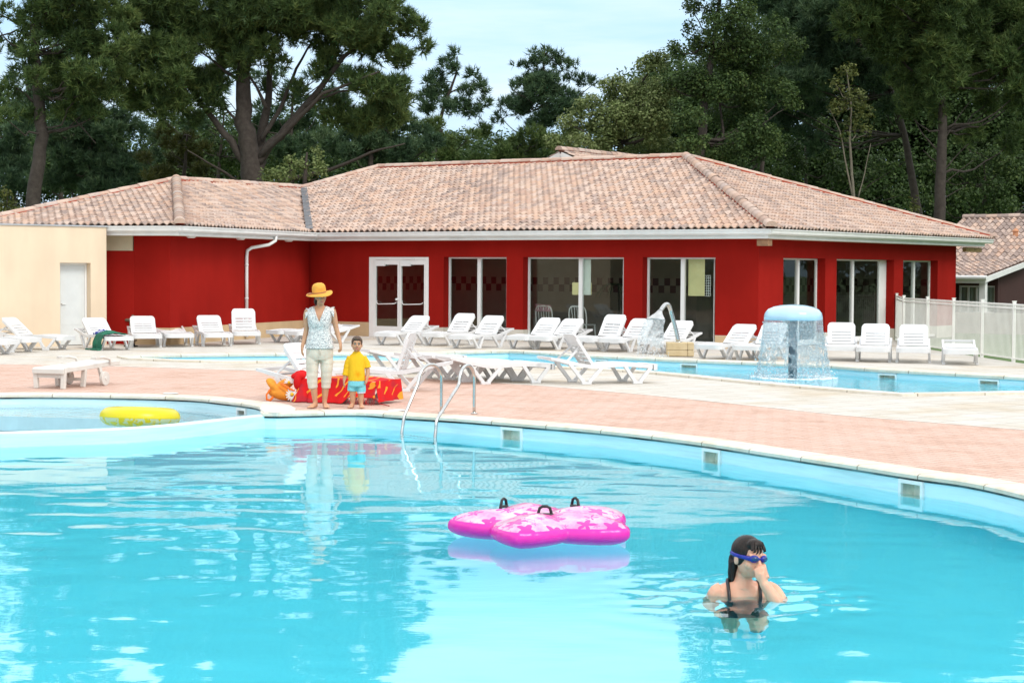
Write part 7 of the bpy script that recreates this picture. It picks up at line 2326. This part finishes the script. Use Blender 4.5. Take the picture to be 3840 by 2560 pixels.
# ------------------------------------------------------------------ boy
bp_ = at(1337, 1531.5)
boy = thing('person', 'small barefoot boy in a yellow long sleeved shirt and turquoise shorts', 'person', (float(bp_[0]), float(bp_[1]), 0.006), 0, 'bathers at the pool')
b = MB()
Hb = head_m((.004, -.01, .872), R_(6), R_(2), R_(2), .93)
head_shape(b, Hb, 1.0)
b.tube([(0, .012, .82), (0, .016, .775), (0, .018, .73)], [.040, .039, .05], 14)
rings(b, smsec([(.34, 0, .012, .098, .075), (.45, 0, .008, .098, .078), (.56, 0, .01, .098, .075), (.66, 0, .014, .102, .066), (.72, 0, .016, .085, .052), (.755, 0, .018, .042, .036)]))
aL = [(-.098, .015, .70), (-.118, .02, .62), (-.138, .02, .50), (-.160, .005, .42), (-.170, -.01, .375)]
aR = [(.098, .015, .70), (.128, .02, .62), (.150, .015, .53), (.152, -.005, .46), (.142, -.03, .405)]
for A in (aL, aR): b.tube(smooth3(A, 3), list(np.interp(np.linspace(0, 1, 13), [0, .4, .7, 1], [.036, .032, .028, .020])), 12)
hand(b, aL[-1], (-.05, -.15, -1), (.9, .3, 0), .66, (15, 20, 15), .05, (.6, .6, .3), side=-1)
hand(b, aR[-1], (-.08, -.15, -1), (-.9, .3, 0), .66, (30, 40, 30), .04, (.6, .5, .3), side=1)
lL = [(-.052, .012, .33), (-.054, .008, .22), (-.055, .018, .13), (-.055, .022, .05)]
lR = [(.052, .012, .33), (.056, .008, .22), (.058, .018, .13), (.058, .022, .05)]
for A in (lL, lR): b.tube(smooth3(A, 4), list(np.interp(np.linspace(0, 1, 13), [0, .3, .5, .7, 1], [.056, .046, .040, .040, .027])), 14)
foot(b, (-.056, .045, 0), (-.2, -1), .15, .06); foot(b, (.058, .045, 0), (.22, -1), .15, .06)
fuse(b, 'body', M_skinB, .0065, boy, 3)
face(Hb, boy, .003)
hr = MB(); hr.ball((0, .024, .040), (.0835, .098, .088), 22, 14)
for s in (-1, 1): hr.ball((s * .066, .008, .022), (.014, .030, .040), 12, 8)
hr.ball((0, -.040, .085), (.058, .044, .032), 16, 8)
hr.xform(Hb)
fuse(hr, 'hair', hair_mat('short_brown_hair', (.045, .024, .014), (.10, .055, .032), .6), .006, boy, 3)
def shirt_mat():
    m, nt, b_ = new_mat('yellow_wet_jersey')
    tc = N(nt, 'ShaderNodeTexCoord')
    n = N(nt, 'ShaderNodeTexNoise', i_Scale=14.0, i_Detail=4.0, i_Distortion=.6); L(nt, tc, 'Object', n, 'Vector')
    vm = N(nt, 'ShaderNodeVectorMath', operation='DISTANCE'); vm.inputs[1].default_value = (.022, -.085, .475); L(nt, tc, 'Object', vm, 0)
    ma = N(nt, 'ShaderNodeMath', operation='MULTIPLY_ADD'); ma.inputs[1].default_value = .11; L(nt, n, 'Fac', ma, 0); L(nt, vm, 'Value', ma, 2)
    rp = ramp(nt, [(0.06, (.76, .31, .008)), (0.115, (.78, .44, .02))]); L(nt, ma, 'Value', rp, 'Fac'); L(nt, rp, 'Color', b_, 'Base Color')
    b_.inputs['Roughness'].default_value = .9; b_.inputs['Specular IOR Level'].default_value = .15
    bp = N(nt, 'ShaderNodeBump', i_Strength=.6, i_Distance=.01); L(nt, n, 'Fac', bp, 'Height'); L(nt, bp, 'Normal', b_, 'Normal')
    return m
s_ = MB()
rings(s_, smsec([(.375, 0, .012, .118, .094), (.45, 0, .008, .115, .094), (.56, 0, .01, .112, .088), (.66, 0, .014, .116, .078), (.715, 0, .016, .100, .064), (.755, 0, .018, .060, .050), (.778, 0, .016, .050, .047)]))
s_.tube(smooth3([(-.085, .015, .70), (-.120, .02, .62), (-.140, .02, .52), (-.158, .008, .445)], 4), list(np.interp(np.linspace(0, 1, 13), [0, .5, 1], [.048, .047, .043]) + .002 * np.sin(np.arange(13) * 2.4)), 16)
s_.tube(smooth3([(.085, .015, .70), (.128, .02, .63), (.148, .017, .565)], 4), list(np.interp(np.linspace(0, 1, 9), [0, .5, 1], [.048, .048, .046])), 16)
s_.tube([(.1465, .017, .575), (.1495, .016, .555)], .050, 16)
fuse(s_, 'shirt', shirt_mat(), .0065, boy, 3)
sh = MB()
rings(sh, smsec([(.385, 0, .012, .112, .09), (.34, 0, .012, .120, .095), (.30, 0, .012, .118, .095)]))
for s, zb_ in ((-1, .235), (1, .225)): sh.tube(smooth3([(s * .056, .012, .36), (s * .062, .010, .29), (s * .066, .010, zb_)], 4), list(np.interp(np.linspace(0, 1, 9), [0, 1], [.062, .064])), 18)
fuse(sh, 'shorts', simple('turquoise_cotton', (.19, .54, .60), .9, .1, 12, .5, 40), .0065, boy, 3)
lp = MB(); lp.tube([(.062, .008, .232), (.064, .008, .205)], .058, 18); fuse(lp, 'pocket_lining', simple('pale_lining', (.62, .68, .80), .9, .04), .006, boy, 1)

# ------------------------------------------------------------------ swimmer
sw = thing('person', 'swimmer in deep water with dark goggles, wet hair and black swimsuit pinching the nose', 'person', (float(SWIM[0]) - .035, float(SWIM[1]) + .06, ZW - .024), 0, 'bathers at the pool')
S = 1.22
b = MB()
YAW = R_(32)
Hs = head_m((.018, -.01, .268), YAW, R_(3), R_(5), 1.20)
head_shape(b, Hs, .5)
b.tube([(.0, .022, .19), (-.01, .03, .14), (-.015, .035, .08)], [.054, .056, .085], 18)
rings(b, smsec([(-.62, .0, .06, .155, .115), (-.42, .0, .05, .140, .10), (-.26, .0, .04, .150, .11), (-.12, -.005, .035, .180, .115), (-.02, -.01, .035, .205, .105), (.045, -.012, .035, .195, .088), (.085, -.013, .035, .150, .072), (.112, -.014, .035, .085, .060)]))
uaL = [(-.150, .03, .045), (-.190, .03, .02), (-.222, .035, -.10), (-.228, .04, -.25)]
b.tube(smooth3(uaL, 4), list(np.interp(np.linspace(0, 1, 13), [0, .3, .6, 1], [.062, .060, .050, .042])), 16)
b.tube(smooth3([(-.228, .04, -.25), (-.222, .0, -.37), (-.20, -.06, -.47)], 4), list(np.interp(np.linspace(0, 1, 9), [0, 1], [.042, .030])), 14)
hand(b, (-.20, -.06, -.47), (.1, -.3, -1), (1, 0, 0), 1.05, (12, 14, 10), .06, side=1)
uaR = [(.140, .035, .055), (.185, .02, .035), (.222, -.05, -.015), (.205, -.13, -.035)]
b.tube(smooth3(uaR, 4), list(np.interp(np.linspace(0, 1, 13), [0, .3, .7, 1], [.064, .062, .050, .044])), 16)
foreR = [(.205, -.13, -.035), (.170, -.15, .02), (.128, -.158, .085), (.098, -.158, .132)]
b.tube(smooth3(foreR, 4), list(np.interp(np.linspace(0, 1, 13), [0, .35, 1], [.046, .046, .031])), 16)
hand(b, (.092, -.155, .142), (-.22, .10, 1), (.10, 1.0, -.10), 1.12, (62, 78, 50), .01, (.85, -.10, .75), side=-1)
for s in (-1, 1):
    b.tube(smooth3([(s * .08, .06, -.60), (s * .09, .05, -.85), (s * .085, .10, -1.15)], 3), [.085, .08, .075, .066, .058, .05, .042], 14)
fuse(b, 'body', M_skinC, .0056, sw, 3)
face(Hs, sw, .001, brow=False, eyes=False)
# swimsuit
M_suit = simple('black_swimsuit', (.010, .010, .012), .35, .1)
q = MB()
rings(q, smsec([(-.64, .0, .06, .162, .122), (-.42, .0, .05, .146, .106), (-.26, .0, .04, .156, .117), (-.12, -.004, .034, .176, .121), (-.065, -.006, .034, .160, .118)]))
suit = fuse(q, 'swimsuit', M_suit, .009, sw, 2)
for s in (-1, 1):
    r = MB(); r.tube(smooth3([(s * .095 - .012, -.090, -.075), (s * .100 - .012, -.078, -.01), (s * .103 - .012, -.050, .055), (s * .103 - .012, .03, .108), (s * .095 - .012, .10, .06), (s * .085 - .012, .145, -.07)], 4), [(.012, .026)] * 21, 10)
    r.build('strap', M_suit, suit, smooth=True)
# wet hair
hr = MB(); hr.ball((0, .022, .036), (.0815, .097, .089), 24, 14)
for s in (-1, 1): hr.ball((s * .060, .012, .006), (.020, .045, .048), 12, 8)
hr.ball((0, -.038, .080), (.056, .042, .034), 16, 8)
hr.ball((-.01, .085, -.03), (.058, .030, .075), 16, 10)
hr.tube([(-.046, .070, -.03), (-.050, .070, -.09), (-.049, .064, -.14), (-.040, .056, -.180)], [.027, .023, .018, .008], 12)
hr.tube([(.0, .088, -.03), (-.01, .088, -.09), (-.02, .080, -.15)], [.032, .026, .010], 12)
hr.xform(Hs)
M_wet = hair_mat('wet_dark_hair', (.006, .004, .003), (.022, .012, .008), .42)
M_wet.node_tree.nodes['Principled BSDF'].inputs['Specular IOR Level'].default_value = .3
hair = fuse(hr, 'hair', M_wet, .0075, sw, 2)
sd_m = MB()
for x in (-.050, -.044, -.030, -.024, -.006, .012, .030, .036):
    sd_m.tube([(x * .8, -.058, .098), (x * 1.05, -.080, .066), (x * 1.15 - .010 + .15 * abs(x), -.0865, .046 + 7 * x * x), (x * 1.2 - .020 + .3 * abs(x), -.084, .034 + .5 * abs(x))], [.009, .0065, .0042, .001], 6)
sd_m.xform(Hs); sd_m.build('hair_strands', M_wet, hair, smooth=True)
# goggles
M_gog = simple('blue_goggle_rubber', (.012, .022, .30), .3, .1)
M_len = simple('dark_blue_lens', (.010, .045, .16), .08, .1)
gg = MB()
gg.tube([(.078, -.018, .014), (.085, .02, .016), (.07, .075, .02), (0, .118, .024), (-.07, .075, .02), (-.085, .02, .016), (-.078, -.018, .014)], [(.010, .004)] * 7, 8)
for s in (-1, 1): gg.tube([(s * .056, -.074, .013), (s * .070, -.048, .014), (s * .080, -.012, .014)], [(.013, .006), (.011, .006), (.010, .005)], 8)
gg.tube([(-.012, -.092, .014), (.012, -.092, .014)], .006, 8)
for s in (-1, 1):
    M_ = Matrix.Rotation(s * R_(24), 3, 'Z')
    gg.ball((s * .034, -.084, .013), (.029, .015, .0205), 18, 10, M_)
gg.xform(Hs); go_ = gg.build('goggles', M_gog, sw, smooth=True)
for s in (-1, 1):
    ln_ = MB(); ln_.ball((s * .036, -.0945, .013), (.021, .009, .0140), 16, 8, Matrix.Rotation(s * R_(24), 3, 'Z')); ln_.xform(Hs); ln_.build('lens', M_len, go_, smooth=True)
